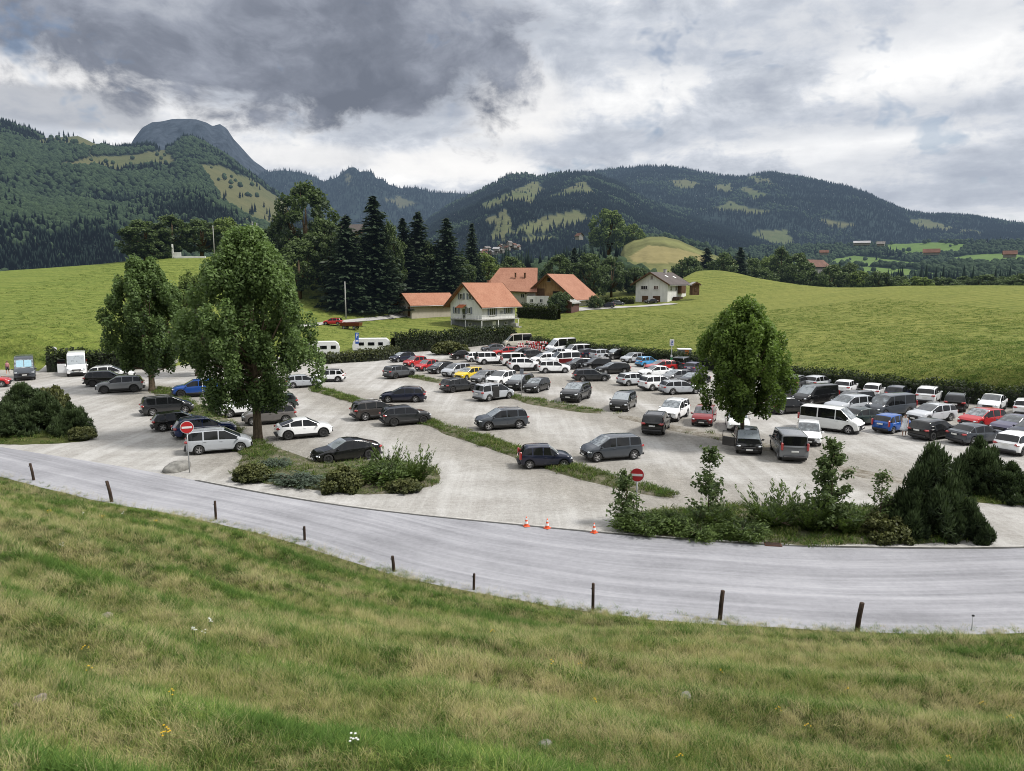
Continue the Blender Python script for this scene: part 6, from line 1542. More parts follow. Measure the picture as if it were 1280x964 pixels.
gx_ = on_field(700, 224); gw, rf = house('farm_barn', 'wooden gabled barn wing with orange roof sloping down to the right of the farm', (gx_[0] - .2, gx_[1] - .5, fzv + .2), math.radians(-30), 15.5, 15.0, 3.0, 6.2, 1.5, M_wood, M_tile2, M_wallc, 2.4, cat='barn')
window(gw, FR(7.5, 0, 7.8), 1.0, 1.0, False, mat=M_woodd)
door(gw, FR(7.5, -2.6, 2.45), 2.4, 2.8, M_woodd); window(gw, FR(7.5, 2.4, 3.8), 2.2, 1.4, False, mat=M_woodd)
window(gw, RT(7.75, -3.0, 1.3), 1.2, .9, False); window(gw, RT(7.75, 2.0, 1.3), 1.2, .9, False)
# house with the dark roof
rx = on_field(823, 246); rzv = far(823, 379, 240)[2]
rh, rf = house('house', 'white house with brown grey roof alone at the end of the drive', (rx[0], rx[1], rzv), math.radians(-40), 11.5, 12.5, 6.3, 3.2, 1.3, M_wall, M_slate)
for x in (-2.6, 1.6): window(rh, FR(6.25, x, 4.9), 2.4 if x < 0 else 1.6, 1.2, False, bars=2)
window(rh, FR(6.25, 0, 8.0), .9, 1.1, False)
for x, ww_ in ((-2.2, 2.2), (1.9, 2.6)): door(rh, FR(6.25, x, .05), ww_, 2.2, M_woodd, 'garage_door')
for y in (-4.0, -.6, 4.4): window(rh, RT(5.75, y, 4.7), 1.3, 1.3, False)
b = MB(); b.box((6.4, 1.9, 4.3), (1.4, 3.0, 2.6)); b.build('loggia', [M_woodd], rh)
b = MB(); b.box((6.6, -1.0, .9), (1.6, 5.0, 2.2), taper=.8); b.build('flower_bank', [mat_leaf('rose bush leaves', (.05, .03, .02), (.22, .06, .05), .1)], rh)
b = MB(); b.box((.3, 1.8, 9.8), (.8, .8, 1.8), bev=.02); b.box((.3, 1.8, 10.75), (1.0, 1.0, .14)); b.build('chimney', [M_conc], rf)
for y, u in ((-1.0, 2.4), (3.4, 2.9)): b = MB(); M = Matrix.Translation((u, y, 6.3 + 3.2 * (1 - u / 5.75) + .34)) @ Matrix.Rotation(math.atan(3.2 / 5.75), 4, 'Y'); b.box((0, 0, 0), (1.2, .9, .08), M=M); b.build('skylight', [M_frame], rf)
# small shed, hut on the field and things on the left hill
def shed(label, px, d, py, rz, w, l, h, rise, wall, roof, name='shed'):
    q = on_field(px, d); z = far(px, py, d)[2] if py else q[2]
    t, rf = house(name, label, (q[0], q[1], z), math.radians(rz), w, l, h, rise, .4, wall, roof, cat='shed'); door(t, FR(l / 2, 0, 0), w * .4, h * .85, M_woodd); return t
shed('small dark red garden shed in front of the farm', 711, 206, 389, -35, 3.6, 4.2, 2.3, .7, simple('red brown boards', (.10, .05, .045), .85), M_conc)
shed('tiny wooden hut on the big field right of the grey roofed house', 864, 240, 364, 10, 2.2, 2.4, 2.0, .6, M_woodd, M_conc)
q = on_field(240, 233); w0 = far(215, 324, 233); 
b = MB(); b.box((1.6, 0, .7), (9, .4, 2.0), bev=.03); b.box((-3.2, 0, 2.4), (.4, .4, 5.4), bev=.03); b.box((-1.9, .1, 1.6), (2.0, .3, 2.4), bev=.02)
t = thing('memorial_wall', 'low white wall with a tall white pillar on the left hilltop', 'wall', (w0[0] + 3.5, w0[1], w0[2] - .9)); b.build('wall', [M_wall], t)
for px, yt, d, lb in ((266, 282, 238, 'thin pole on the hilltop above the tallest maple'), (315, 277, 232, 'left one of the two thin poles right of the tallest maple crown'), (321, 279, 232, 'right one of the two thin poles right of the tallest maple crown'), (431, 352, 176, 'pale wooden pole at the foot of the spruce grove')):
    a = far(px, yt, d); zg = fz(a[0], a[1]) - .3; t = thing('utility_pole', lb, 'pole', (a[0], a[1], zg)); H = max(5, a[2] - zg); b = MB(); b.tube([(0, 0, -.5), (0, 0, H)], [.17, .11], 0, 8); b.build('post', [M_conc], t)
    if px < 430: b = MB(); b.box((0, 0, H - .5), (1.4, .1, .1)); b.build('crossarm', [M_woodd], t)
# ================================================================== far houses
M_farw = mat_plaster('far house wall', (.24, .24, .23)); M_farr = simple('far house roof', (.12, .062, .048), .9, 0, .3, .2); M_farg = simple('far grey roof', (.16, .15, .145), .9, 0, .3, .2); M_farm2 = simple('far pale barn roof', (.30, .30, .31), .8, 0, .2, .2); M_farm = simple('pale barn roof', (.33, .33, .34), .7, 0, .2, .2)
def fhouse(label, px, py, d, w, l, h, rise, rz, roof=None, wall=None, group=None):
    a = far(px, py, d); t = thing('distant_house', label, 'house', tuple(a), math.radians(rz), group); x, y = w / 2, l / 2
    b = MB(); b.add([(-x, -y, -1), (x, -y, -1), (x, y, -1), (-x, y, -1), (-x, -y, h), (x, -y, h), (x, y, h), (-x, y, h), (0, -y, h + rise), (0, y, h + rise)], [(0, 1, 5, 8, 4), (1, 2, 6, 5), (2, 3, 7, 9, 6), (3, 0, 4, 7)]); b.build('wall', [wall or M_farw], t)
    r = MB()
    for sg in (-1, 1): r.add([(0, -y - 1, h + rise + .3), (sg * (x + 1), -y - 1, h - rise / x + .3), (sg * (x + 1), y + 1, h - rise / x + .3), (0, y + 1, h + rise + .3)], [(0, 1, 2, 3) if sg > 0 else (3, 2, 1, 0)])
    r.build('roof', [roof or M_farr], t)
fhouse('distant farmhouse with red brown roof among the trees past the right field', 1018, 342, 520, 11, 15, 4.5, 4, -58)
fhouse('pale barn roof of the far hamlet on the right', 1077, 306, 1150, 9, 20, 2.5, 2.5, 70, M_farm2)
fhouse('grey roofed house beside the pale barn of the far hamlet', 1101, 307, 1150, 8, 9, 2.2, 3, 60, M_farg)
fhouse('pale roofed farm on the bright green far meadow', 1164, 318, 1050, 9, 17, 2.5, 4, 62)
fhouse('small brown roofed chalet near the far right edge', 1262, 321, 1000, 8, 12, 3, 3.5, 60)
fhouse('tiny chalet between the wooded knolls in the middle distance', 1030, 318, 1000, 6, 9, 2.5, 2.5, 70)
fhouse('pink walled house on the wooded knoll by the pale giant tree', 724, 299, 900, 6, 8, 4, 3, 30)
vrng = np.random.default_rng(77); vg = 'houses of the far village'
for k in range(26):
    px = 603 + 50 * vrng.random(); py = 318 - (px - 603) * .28 + 9 * vrng.random() - 3
    fhouse('tiny house in the far village at the foot of the wooded valley', px, py, 1500 + 60 * vrng.random(), 7 + 4 * vrng.random(), 8 + 6 * vrng.random(), 4 + 2 * vrng.random(), 3, vrng.random() * 180, [M_farr, M_farg, M_farr, M_farm][k % 4], group=vg)
fhouse('grey roofed building half hidden behind the grove of spruces', 438, 292, 300, 5, 9, 1.0, 2.2, 80, M_slate, M_woodd)
# ================================================================== street furniture
M_red = simple('sign red', (.42, .014, .018), .45, 0, .08, 9); M_white = simple('sign white', (.72, .72, .72), .45, 0, .08, 9); M_blue = simple('sign blue', (.02, .09, .36), .45, 0, .08, 9); M_green = simple('sign green', (.03, .22, .08), .5, 0, .1, 9)
M_or = simple('safety orange', (.72, .10, .03), .5, 0, .15, 6)
def disc(b, r, y, th, mat, z, n=28):
    M = Matrix(((1, 0, 0, 0), (0, 0, 1, y), (0, 1, 0, z), (0, 0, 0, 1))); b.lathe([(0, -th / 2), (r, -th / 2), (r, th / 2), (0, th / 2)], mat, n, M, smooth=False)
def face_cam(p): return -math.atan2(p[0], p[1])
def no_entry(label, px, pyb, pyc, R):
    p = at(px, pyb); H = 0
    a = far(px, pyc, math.hypot(p[0], p[1])); H = a[2]
    t = thing('no_entry_sign', label, 'road sign', (p[0], p[1], .0), face_cam(p))
    b = MB(); b.tube([(0, .03, -.3), (0, .03, H + R * .7)], .038, 0, 10); b.build('post', [M_metal], t)
    b = MB(); disc(b, R, -.03, .02, 0, H); pl = b.build('sign_plate', [M_white], t)
    b = MB(); disc(b, R * .93, -.045, .012, 0, H); b.build('red_disc', [M_red], pl)
    b = MB(); b.box((0, -.056, H), (R * 1.5, .010, R * .32)); b.build('white_bar', [M_white], pl)
    b = MB(); b.box((0, .0, H + R * .4), (.16, .05, .05)); b.box((0, .0, H - R * .4), (.16, .05, .05)); b.build('bracket', [M_metal], t)
no_entry('round red no entry sign on the left in front of the silver minivan', 237, 591, 534, .40)
no_entry('round red no entry sign on the right above the junipers', 795, 652, 593.5, .36)
# parking place board near the caravans
p = at(447, 451); t = thing('parking_sign', 'tall narrow blue and white sign on a post in front of the caravan', 'road sign', flat(p), face_cam(p))
b = MB(); b.tube([(0, .05, -.3), (0, .05, 4.3)], .05, 0, 8); b.build('post', [M_metal], t)
b = MB(); b.box((0, -.02, 3.55), (.55, .05, 1.75), bev=.02); pl = b.build('sign_plate', [M_blue], t)
b = MB(); b.box((-.06, -.055, 3.95), (.07, .02, .62)); b.box((.06, -.055, 4.22), (.2, .02, .07)); b.box((.06, -.055, 3.97), (.2, .02, .07)); b.box((.16, -.055, 4.09), (.07, .02, .2)); b.build('white_letter', [M_white], pl)
b = MB(); b.box((0, -.055, 3.15), (.42, .02, .26)); b.build('white_panel', [M_white], pl)
b = MB(); disc(b, .30, -.03, .03, 0, 2.3); b.build('round_plate', [M_white], t)
p = at(839, 459); t = thing('parking_sign', 'white rectangular sign with a blue symbol on a thin post by the hedge', 'road sign', flat(p), face_cam(p))
b = MB(); b.tube([(0, .05, -.3), (0, .05, 3.9)], .045, 0, 8); b.build('post', [M_metal], t)
b = MB(); b.box((0, -.02, 3.55), (.62, .05, .95), bev=.02); pl = b.build('sign_plate', [M_white], t)
b = MB()
for x, z, w_, h_ in ((0, 3.80, .26, .08), (.11, 3.68, .08, .20), (0, 3.56, .26, .08), (-.11, 3.43, .08, .20), (0, 3.31, .28, .08)): b.box((x, -.055, z), (w_, .02, h_))
b.build('blue_symbol', [M_blue], pl)
b = MB(); b.box((0, -.01, 1.0), (.34, .06, .75), bev=.02); b.build('green_panel', [M_green], t); b = MB(); b.box((0, -.01, 1.62), (.26, .06, .32), bev=.02); b.build('pale_panel', [M_white], t)
def small_sign(label, px, py, zc, r, col, shape='disc', name='parking_sign', d=None):
    p = at(px, py); t = thing(name, label, 'road sign', flat(p), face_cam(p)); b = MB(); b.tube([(0, .04, -.3), (0, .04, zc + r * .6)], .035, 0, 8); b.build('post', [M_metal], t); b = MB()
    if shape == 'disc': disc(b, r, -.02, .03, 0, zc)
    else: b.box((0, -.02, zc), (r * 1.5, .04, r * 2), bev=.015)
    b.build('sign_plate', [col], t)
small_sign('small round white sign above the left hedge', 70, 462, 2.9, .32, M_white, name='round_sign')
small_sign('thin bare post with a tiny plate in the left meadow', 38, 458, 3.4, .14, M_white, 'box', name='marker_post')
small_sign('dark row marker plate on a thin post between the white SUV and the black hatchback', 652, 494, 2.6, .28, M_shut, 'box', name='row_marker')
small_sign('pale row marker post on the grass strip in front of the blue crossover', 255, 514, 3.0, .14, M_white, 'box', name='row_marker')
# waste bins
def bin_(label, px, py):
    p = at(px, py); t = thing('litter_bin', label, 'litter bin', flat(p)); b = MB(); b.lathe([(.27, 0), (.31, .05), (.33, .85), (.33, .92)], 0, 18); b.build('drum', [M_binm], t)
    b = MB(); b.lathe([(.36, .90), (.37, .97), (.34, 1.03), (.0, 1.10)], 0, 18); b.build('lid', [M_black], t); b = MB()
    b.tube([(0, .0, -.1), (0, .0, .06)], .2, 0, 10); b.build('foot', [M_metal], t)
M_binm = simple('dark green bin', (.03, .035, .034), .6, .2, .3, 7)
bin_('dark litter bin on the grass strip left of the tallest maple', 265, 517); bin_('dark litter bin between the two parked grey SUVs and the black estate', 504.5, 520)
# cones
def cone(label, px, py):
    p = at(px, py); t = thing('traffic_cone', label, 'traffic cone', (p[0], p[1], .045), rng.random(), 'traffic cones at the road edge')
    b = MB(); b.box((0, 0, .02), (.36, .36, .04), bev=.012); b.build('base', [M_or], t)
    b = MB(); b.lathe([(.145, .04), (.115, .18)], 0, 16); b.lathe([(.087, .32), (.066, .42)], 0, 16); b.lathe([(.045, .52), (.026, .60), (.0, .605)], 0, 16); b.build('body', [M_or], t)
    b = MB(); b.lathe([(.115, .18), (.087, .32)], 0, 16); b.lathe([(.066, .42), (.045, .52)], 0, 16); b.build('reflective_band', [M_white], t); t.scale = (.82,) * 3
cone('left one of the three orange cones at the road edge', 658, 659); cone('middle one of the three orange cones at the road edge', 684, 661.5); cone('right one of the three orange cones, apart from the other two', 742.5, 667)
# fence posts on the slope
M_post = mat_bark('weathered post', (.022, .016, .013), (.085, .060, .045))
names = ['at the far left end of the row', 'second from the left, leaning left', 'third from the left', 'fourth from the left', 'fifth from the left, leaning', 'sixth from the left, short', 'below the traffic cones', 'tall thick one, second from the right', 'reddish brown and leaning right, last wooden one']
for (px, yb, yt, dx, th), nm in zip([(43, 601, 579, -3, .15), (141, 628, 601, -5, .17), (270, 650, 626, 0, .12), (381, 676, 658, 0, .12), (493, 715, 695, -2, .13), (592, 738, 717, 1, .10), (741, 764, 729, 0, .11), (899, 776, 738, 3, .15), (1070, 790, 753, 5, .16)], names):
    p = at(px, yb); s_ = toe_dist([p[0]], [p[1]])[0]; z0 = float(slope_z(np.array([p[0]]), np.array([p[1]]), np.array([s_]))[0]); q = at(px, yb, z0) if z0 > 0 else p
    d = math.hypot(q[0], q[1]); H = far(px, yt, d)[2] - q[2]; lean = dx * d / F
    t = thing('fence_post', 'dark wooden fence post by the road, ' + nm, 'fence post', (q[0], q[1], q[2]), 0, 'fence posts beside the road')
    b = MB(); b.box((0, 0, 0), (th, th * .9, .02)); b = MB(); n = 6
    b.tube([(0, 0, -.4), (lean * .5, 0, H * .5), (lean, 0, H - .02), (lean, 0, H)], [th * .55, th * .53, th * .5, th * .42], 0, 7); b.build('post', [M_post], t)
    b = MB(); b.tube([(lean * .8 - th * .5, -th * .4, H * .8), (lean * .8 - th * .5 - .03, -th * .5, H * .8 + .05)], .012, 0, 5); b.build('wire_insulator', [M_black], t)
p = at(1214, 789); t = thing('metal_stake', 'thin grey metal stake at the right end of the fence posts', 'fence post', (p[0], p[1], .05)); H = far(1214, 771, math.hypot(p[0], p[1]))[2]
b = MB(); b.tube([(0, 0, -.4), (.02, 0, H)], .018, 0, 6); b.build('rod', [M_metal], t); b = MB(); b.box((.02, 0, H), (.07, .05, .05)); b.build('cap', [M_black], t)
# drain, stone block, white blocks
p = at(966, 682); b = MB(); b.box((0, 0, .01), (.75, .48, .03))
t = thing('drain_grate', 'rusty square drain grate at the road edge below the right island', 'drain grate', (p[0], p[1], .045), -.15); b.build('frame', [simple('rusty iron', (.10, .045, .03), .85, .3, .3, 8)], t)
b = MB()
for k in range(7): b.box((-.27 + k * .09, 0, .034), (.04, .38, .016))
b.build('bars', [M_black], t)
def stone(name, label, loc, sc, seed, mat, group=None, cat='stone'):
    v, f = ico(3); n = fbm(v[:, 0] * 1.3 + seed * 3, v[:, 1] * 1.3 + v[:, 2] * 1.7 + 9, 4); v = v * (1 + .8 * n)[:, None]; v = np.sign(v) * np.abs(v) ** .8
    o = thing(name, label, cat, loc, rng.random() * 6, group, quick_mesh(name, v * np.array(sc), f, [mat], smooth=False)); return o
M_stone = simple('grey limestone', (.19, .185, .17), .95, 0, .35, 3); M_stone2 = simple('warm stone', (.18, .155, .125), .95, 0, .35, 5)
p = at(222, 587); stone('stone_block', 'flat grey boulder at the foot of the left no entry sign post', (p[0], p[1], .14), (1.0, .6, .34), 3, M_stone)
# striped barrier pile
p = at(658, 440); t = thing('barrier_pile', 'pile of red and white striped road barriers in front of the cream camper', 'barrier pile', (p[0] + .5, p[1], 0), 0); r = np.random.default_rng(9)
for k in range(34):
    b = MB(); L_ = 1.1 + .5 * r.random(); M = Matrix.Translation((r.normal(0, 1.5), r.normal(0, .6), .25 + .22 * (k % 8))) @ Matrix.Rotation(r.random() * 3, 4, 'Z') @ Matrix.Rotation(r.normal(0, .22), 4, 'X')
    for j in range(6): b.box((-L_ / 2 + (j + .5) * L_ / 6, 0, 0), (L_ / 6, .16, .26), j % 2, M=M)
    b.build('barrier', [M_red, M_white], t)
# box cabin by the right hedge, taken for a portable toilet
p = at(855, 454); t = thing('box_cabin', 'grey cabin with an orange panel and white roof by the hedge', 'cabin', flat(p), face_cam(p) + .15)
b = MB(); b.box((0, 0, 1.05), (1.9, 1.6, 2.1), bev=.03); b.build('wall', [simple('grey cabin wall', (.16, .165, .175), .7, 0, .2)], t)
b = MB(); b.box((.25, -.815, 1.1), (.62, .03, 1.9), bev=.01); b.build('orange_panel', [simple('orange panel', (.55, .15, .03), .6)], t)
b = MB(); b.box((0, 0, 2.16), (2.1, 1.8, .14), bev=.05); b.build('roof', [M_white], t)
b = MB(); b.box((.72, -.815, 1.35), (.26, .03, .5), bev=.01); b.build('window', [M_pane], t)
# caravans
def caravan(label, px, py, rz, L=5.6, H=2.55):
    p = at(px, py); t = thing('caravan', label, 'caravan', (p[0], p[1], .0), math.radians(rz)); h = L / 2
    prof = [(-h, .55), (-h - .08, 1.3), (-h + .12, 2.1), (-h + .55, H), (h - .7, H), (h - .2, 2.15), (h + .02, 1.4), (h - .1, .55)]
    b = MB(); n = len(prof)
    for y in (-1.08, 1.08): b.add([(x, y, z) for x, z in prof], [tuple(range(n)) if y > 0 else tuple(range(n))[::-1]], 0)
    vs = [(x, -1.08, z) for x, z in prof] + [(x, 1.08, z) for x, z in prof]; b.add(vs, [(i, (i + 1) % n, n + (i + 1) % n, n + i) for i in range(n)], 0); b.build('body', [M_white], t)
    for x, w_ in ((-1.7, .9), (0, 1.1), (1.6, .8)):
        for y in (-1.10, 1.10): b = MB(); b.box((x, y, 1.65), (w_, .03, .55), bev=.01); b.build('window', [M_glass], t)
    b = MB(); b.box((0, 0, .5), (L - .5, 1.9, .22)); b.build('chassis', [M_black], t)
    ty, rm = wheel_meshes(.32, .2)
    for y in (-.95, .95): o = bpy.data.objects.new('wheel', ty); C.objects.link(o); o.parent = t; o.location = (-.2, y, .32); part('rim', rm, o)
    b = MB(); b.tube([(h - .2, -.6, .5), (h + 1.1, 0, .5), (h - .2, .6, .5)], .04, 0, 6); b.build('drawbar', [M_metal], t)
p = at(465, 442); caravan('white caravan with dark windows behind the shrub hedge', 465, 441, 6, 6.4); caravan('white caravan end half hidden behind the shrubs under the tallest maple', 405, 446, 12, 5.2)
# small red farm vehicles beyond the caravans
def farm_cart(label, px, d, rz, col, L=3.4):
    q = on_field(px, d); t = thing('farm_trailer', label, 'farm trailer', (q[0], q[1], q[2] + .05), math.radians(rz)); b = MB(); b.box((0, 0, 1.05), (L, 1.7, .75), bev=.05, taper=1.08); b.build('box', [col], t)
    b = MB(); b.box((0, 0, .62), (L * .9, .9, .12)); b.tube([(L / 2, 0, .6), (L / 2 + 1.2, 0, .5)], .05, 0, 6); b.build('chassis', [M_black], t); ty, rm = wheel_meshes(.36, .2)
    for x in (-L * .3, L * .25):
        for y in (-.85, .85): o = bpy.data.objects.new('wheel', ty); C.objects.link(o); o.parent = t; o.location = (x, y, .36); part('rim', rm, o)
farm_cart('red farm trailer in the meadow beyond the caravans', 441, 158, -12, M_red2, 4.2)
far_car('hatch', 'bred', 419, 162, 175, 'red car parked in the meadow beyond the caravans')
# ================================================================== people
def person(label, px, py, rz, skin, top, legs, hair, dress=False, H=1.68, stride=.12, arm=.25):
    p = at(px, py); t = thing('person', label, 'person', (p[0], p[1], .04), math.radians(rz)); s = H / 1.7
    P_ = {'pelvis': (0, 0, .93, .15), 'waist': (0, 0, 1.08, .125), 'chest': (0, .01, 1.28, .15), 'neck': (0, .01, 1.46, .055), 'head0': (0, .02, 1.55, .085), 'head1': (0, .02, 1.66, .075)}
    edges = [('pelvis', 'waist'), ('waist', 'chest'), ('chest', 'neck'), ('neck', 'head0'), ('head0', 'head1')]
    for sg, nm in ((-1, 'l'), (1, 'r')):
        f = stride * sg
        P_.update({'hip' + nm: (sg * .09, 0, .88, .10), 'knee' + nm: (sg * .10, f * .5 + .03, .48, .062), 'ank' + nm: (sg * .10, f, .09, .042), 'toe' + nm: (sg * .11, f + .16, .035, .035),
                   'sh' + nm: (sg * .17, 0, 1.39, .062), 'elb' + nm: (sg * .235, -.04 - f * .6, 1.12, .044), 'wr' + nm: (sg * .24, .06 - f * arm * 3, .90, .032), 'hand' + nm: (sg * .235, .09 - f * arm * 3, .80, .036)})
        edges += [('pelvis', 'hip' + nm), ('hip' + nm, 'knee' + nm), ('knee' + nm, 'ank' + nm), ('ank' + nm, 'toe' + nm), ('chest', 'sh' + nm), ('sh' + nm, 'elb' + nm), ('elb' + nm, 'wr' + nm), ('wr' + nm, 'hand' + nm)]
        for k in range(4): # fingers and thumb
            P_['f%d%s' % (k, nm)] = (sg * (.235 - .0), .09 - f * arm * 3 + (k - 1.5) * .022, .72 - .01 * (1 if k in (1, 2) else 0), .010); edges.append(('hand' + nm, 'f%d%s' % (k, nm)))
        P_['th' + nm] = (sg * .215, .14 - f * arm * 3, .765, .011); edges.append(('hand' + nm, 'th' + nm))
    ks = list(P_); me = bpy.data.meshes.new('body'); me.from_pydata([tuple(c * s for c in P_[k][:3]) for k in ks], [(ks.index(a), ks.index(b_)) for a, b_ in edges], [])
    o = part('body', me, t); md = o.modifiers.new('skin', 'SKIN')
    for i, k in enumerate(ks): me.skin_vertices[0].data[i].radius = (P_[k][3] * s, P_[k][3] * s * (.75 if k in ('chest', 'waist', 'pelvis') else 1))
    me.skin_vertices[0].data[0].use_root = True
    o.modifiers.new('sub', 'SUBSURF').levels = 1; o.modifiers['sub'].render_levels = 2; me.materials.append(skin)
    b = MB(); M = Matrix.Diagonal((s, s * .75, s, 1))
    if dress: b.lathe([(.185, 1.42), (.20, 1.30), (.165, 1.10), (.22, .90), (.30, .62), (.36, .42), (.34, .42)], 0, 20, M); b.build('dress', [top], t)
    else:
        b.lathe([(.12, 1.45), (.195, 1.40), (.205, 1.25), (.175, 1.08), (.19, .90), (.17, .90)], 0, 18, M); b.build('shirt', [top], t)
        b = MB()
        for sg in (-1, 1): f = stride * sg; b.tube([(sg * .085 * s, 0, .95 * s), (sg * .10 * s, (f * .5 + .03) * s, .52 * s)], [.13 * s, .095 * s], 0, 12)
        b.build('shorts', [legs], t)
    v, f_ = ico(2); v = v * np.array([.105, .115, .125]) * s + np.array([0, -.012, 1.625]) * s; v[:, 1] = np.where(v[:, 2] < 1.6 * s, np.minimum(v[:, 1], -.01), v[:, 1]); part('hair', quick_mesh('hair', v, f_, [hair], smooth=True), t)
    b = MB(); b.box((0, .115 * s, 1.60 * s), (.025, .03, .035), bev=.008); b.build('nose', [skin], t)
    return t
M_skin = simple('skin', (.42, .25, .18), .6, 0, .1); M_hair = simple('dark hair', (.03, .02, .016), .7, 0, .2); M_hairb = simple('brown hair', (.10, .06, .04), .7, 0, .2)
person('person in a long white dress walking beside the bright blue car', 1130, 545, 150, M_skin, simple('white dress cloth', (.70, .72, .76), .8), None, M_hair, True, 1.72)
person('person in a pink top and dark shorts walking left of the grey blue camper', 10, 468, 200, M_skin, simple('pink cloth', (.45, .20, .22), .8), simple('dark shorts cloth', (.03, .03, .035), .8), M_hairb, False, 1.76, .2)
# ================================================================== weeds, grass, flowers
def tuft_mesh(seed, n, h, w, spread, bend, mat, tone0=.5, dry=0.0, seg=3):
    r = np.random.default_rng(seed); a = r.random(n) * 2 * PI; rd = spread * np.sqrt(r.random(n)); b0 = np.column_stack([rd * np.cos(a), rd * np.sin(a), np.zeros(n)])
    la = r.random(n) * 2 * PI; d = np.column_stack([np.cos(la), np.sin(la)]); H = h * (.45 + .75 * r.random(n)); bd = bend * (.3 + r.random(n)) * H
    fa = r.random(n) * 2 * PI; sd = np.column_stack([np.cos(fa), np.sin(fa), np.zeros(n)]) * (w * (.6 + .8 * r.random(n)))[:, None] / 2
    V = []; ts = np.linspace(0, 1, seg + 1); T = []
    for t in ts:
        c = b0 + np.column_stack([d * (bd * t ** 1.8)[:, None], H * t * (1 - .22 * (bd / H) * t)]); k = (1 - t ** 1.6) * .95 + .05
        V += [c - sd * k, c + sd * k]; T += [np.full(n, t)] * 2
    V = np.stack(V, 1).reshape(-1, 3); T = np.stack(T, 1).reshape(-1); m = 2 * (seg + 1); base = np.arange(n)[:, None] * m
    fs = np.concatenate([base + np.array([2 * k, 2 * k + 1, 2 * k + 3, 2 * k + 2]) for k in range(seg)])
    bt = np.repeat((r.random(n) < dry) * .55 + r.normal(0, .22, n) + tone0, m)
    return quick_mesh('grass_tuft', V, fs, [mat], attrs={'ht': T, 'tone': np.clip(bt, 0, 1)})
def mat_grass(name, dryness=0.0):
    k = NT(name); p = k.pos(); t = k.n('ShaderNodeAttribute', attribute_name='ht').outputs['Fac']; tn = k.n('ShaderNodeAttribute', attribute_name='tone').outputs['Fac']; oi = k.n('ShaderNodeObjectInfo').outputs['Random']
    ps = k.scaled(p, (1, 1.9, .3), math.radians(-22))
    a = k.noise(.30, 5, .6, ps, .4); b = k.noise(1.1, 5, .65, ps)
    pat = k.math('ADD', k.math('MULTIPLY', a, .95), k.math('MULTIPLY', b, .55)); pat = k.math('ADD', pat, k.math('MULTIPLY', k.math('SUBTRACT', oi, .5), .22)); pat = k.math('ADD', pat, k.math('MULTIPLY', k.math('SUBTRACT', tn, .5), .42)); pat = k.math('ADD', pat, dryness - .395)
    c = k.ramp(pat, [(.27, (.085, .165, .032)), (.38, (.175, .27, .058)), (.50, (.28, .35, .098)), (.62, (.42, .42, .17)), (.76, (.64, .58, .34))])
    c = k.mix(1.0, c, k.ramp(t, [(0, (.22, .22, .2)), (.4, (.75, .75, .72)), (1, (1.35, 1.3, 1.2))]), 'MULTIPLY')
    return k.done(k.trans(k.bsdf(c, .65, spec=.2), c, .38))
M_mead = mat_grass('meadow blades', .02); M_grass = mat_grass('wild grass'); M_gdry = mat_grass('dry grass', .24); M_ggrn = mat_grass('lush grass', -.16)
TF = [tuft_mesh(81, 38, .26, .016, .20, .75, M_grass), tuft_mesh(82, 38, .32, .015, .22, .95, M_grass, .5, .1), tuft_mesh(83, 46, .20, .015, .22, .6, M_grass), tuft_mesh(84, 34, .34, .016, .18, 1.1, M_ggrn), tuft_mesh(85, 34, .36, .009, .20, .7, M_gdry, .6, .3), tuft_mesh(86, 14, .62, .005, .16, .55, M_gdry, .75, .5, 4)]
def slope_pts(n, rmin, rmax, smax=45):
    az = np.radians(-48 + 96 * rng.random(n)); r = np.sqrt(rmin ** 2 + (rmax ** 2 - rmin ** 2) * rng.random(n)); x, y = r * np.sin(az), r * np.cos(az); s = toe_dist(x, y); m = (s > .05) & (s < smax); x, y, s = x[m], y[m], s[m]
    return x, y, s, slope_z(x, y, s)
xs_, ys_, ss_, zs_, id_, sc_ = [], [], [], [], [], []
for n, r0, r1, sc in ((21000, 4.0, 12, .58), (28000, 12, 22, .70), (34000, 22, 42, .85), (18000, 42, 75, 1.1)):
    x, y, s, z = slope_pts(n, r0, r1); sc = .86 * sc * (.62 + .38 * sst(0, 2.5, s)); cl = fbm(x * .35 + 50, y * .35, 3); cl2 = fbm(x * .10, y * .17 + 30, 3) + .10 * np.sin(s * 2.3 + 1.6 * vnoise(x * .16, y * .16)); ter_ = np.sin(s * 2.3 + 1.6 * vnoise(x * .16, y * .16) + 1.2)
    u = rng.random(len(x)); toe_l = (s < 2.2) & (x < 1)
    k = np.where(u < .30, 0, np.where(u < .55, 1, np.where(u < .75, 2, 3))); k = np.where((cl > .05) & (u < .6), 3, k); k = np.where((ter_ > .2) & (u < .68), 3, k); k = np.where((ter_ < -.35) & (u > .45), 4, k); k = np.where((cl2 > .02) & (rng.random(len(x)) < .35), 4, k); k = np.where(rng.random(len(x)) < .03 + .35 * (toe_l & (x < -6)) + .10 * (cl2 > .05) + .22 * toe_l, 5, k)
    xs_.append(x); ys_.append(y); ss_.append(s); zs_.append(z); id_.append(k); sc_.append(sc * (.7 + .6 * rng.random(len(x))) * (1 + .7 * np.clip(fbm(x * .8, y * .8, 3), -.4, .5)))
x, y, z, k_, sc = (np.concatenate(q) for q in (xs_, ys_, zs_, id_, sc_)); n = len(x); print('slope tufts', n)
scatter('grass', np.column_stack([x, y, z - .02]), TF, sc, np.column_stack([rng.normal(.0, .18, n) - .12, rng.normal(0, .18, n) + .06, rng.random(n) * 6.28]), idx=k_)
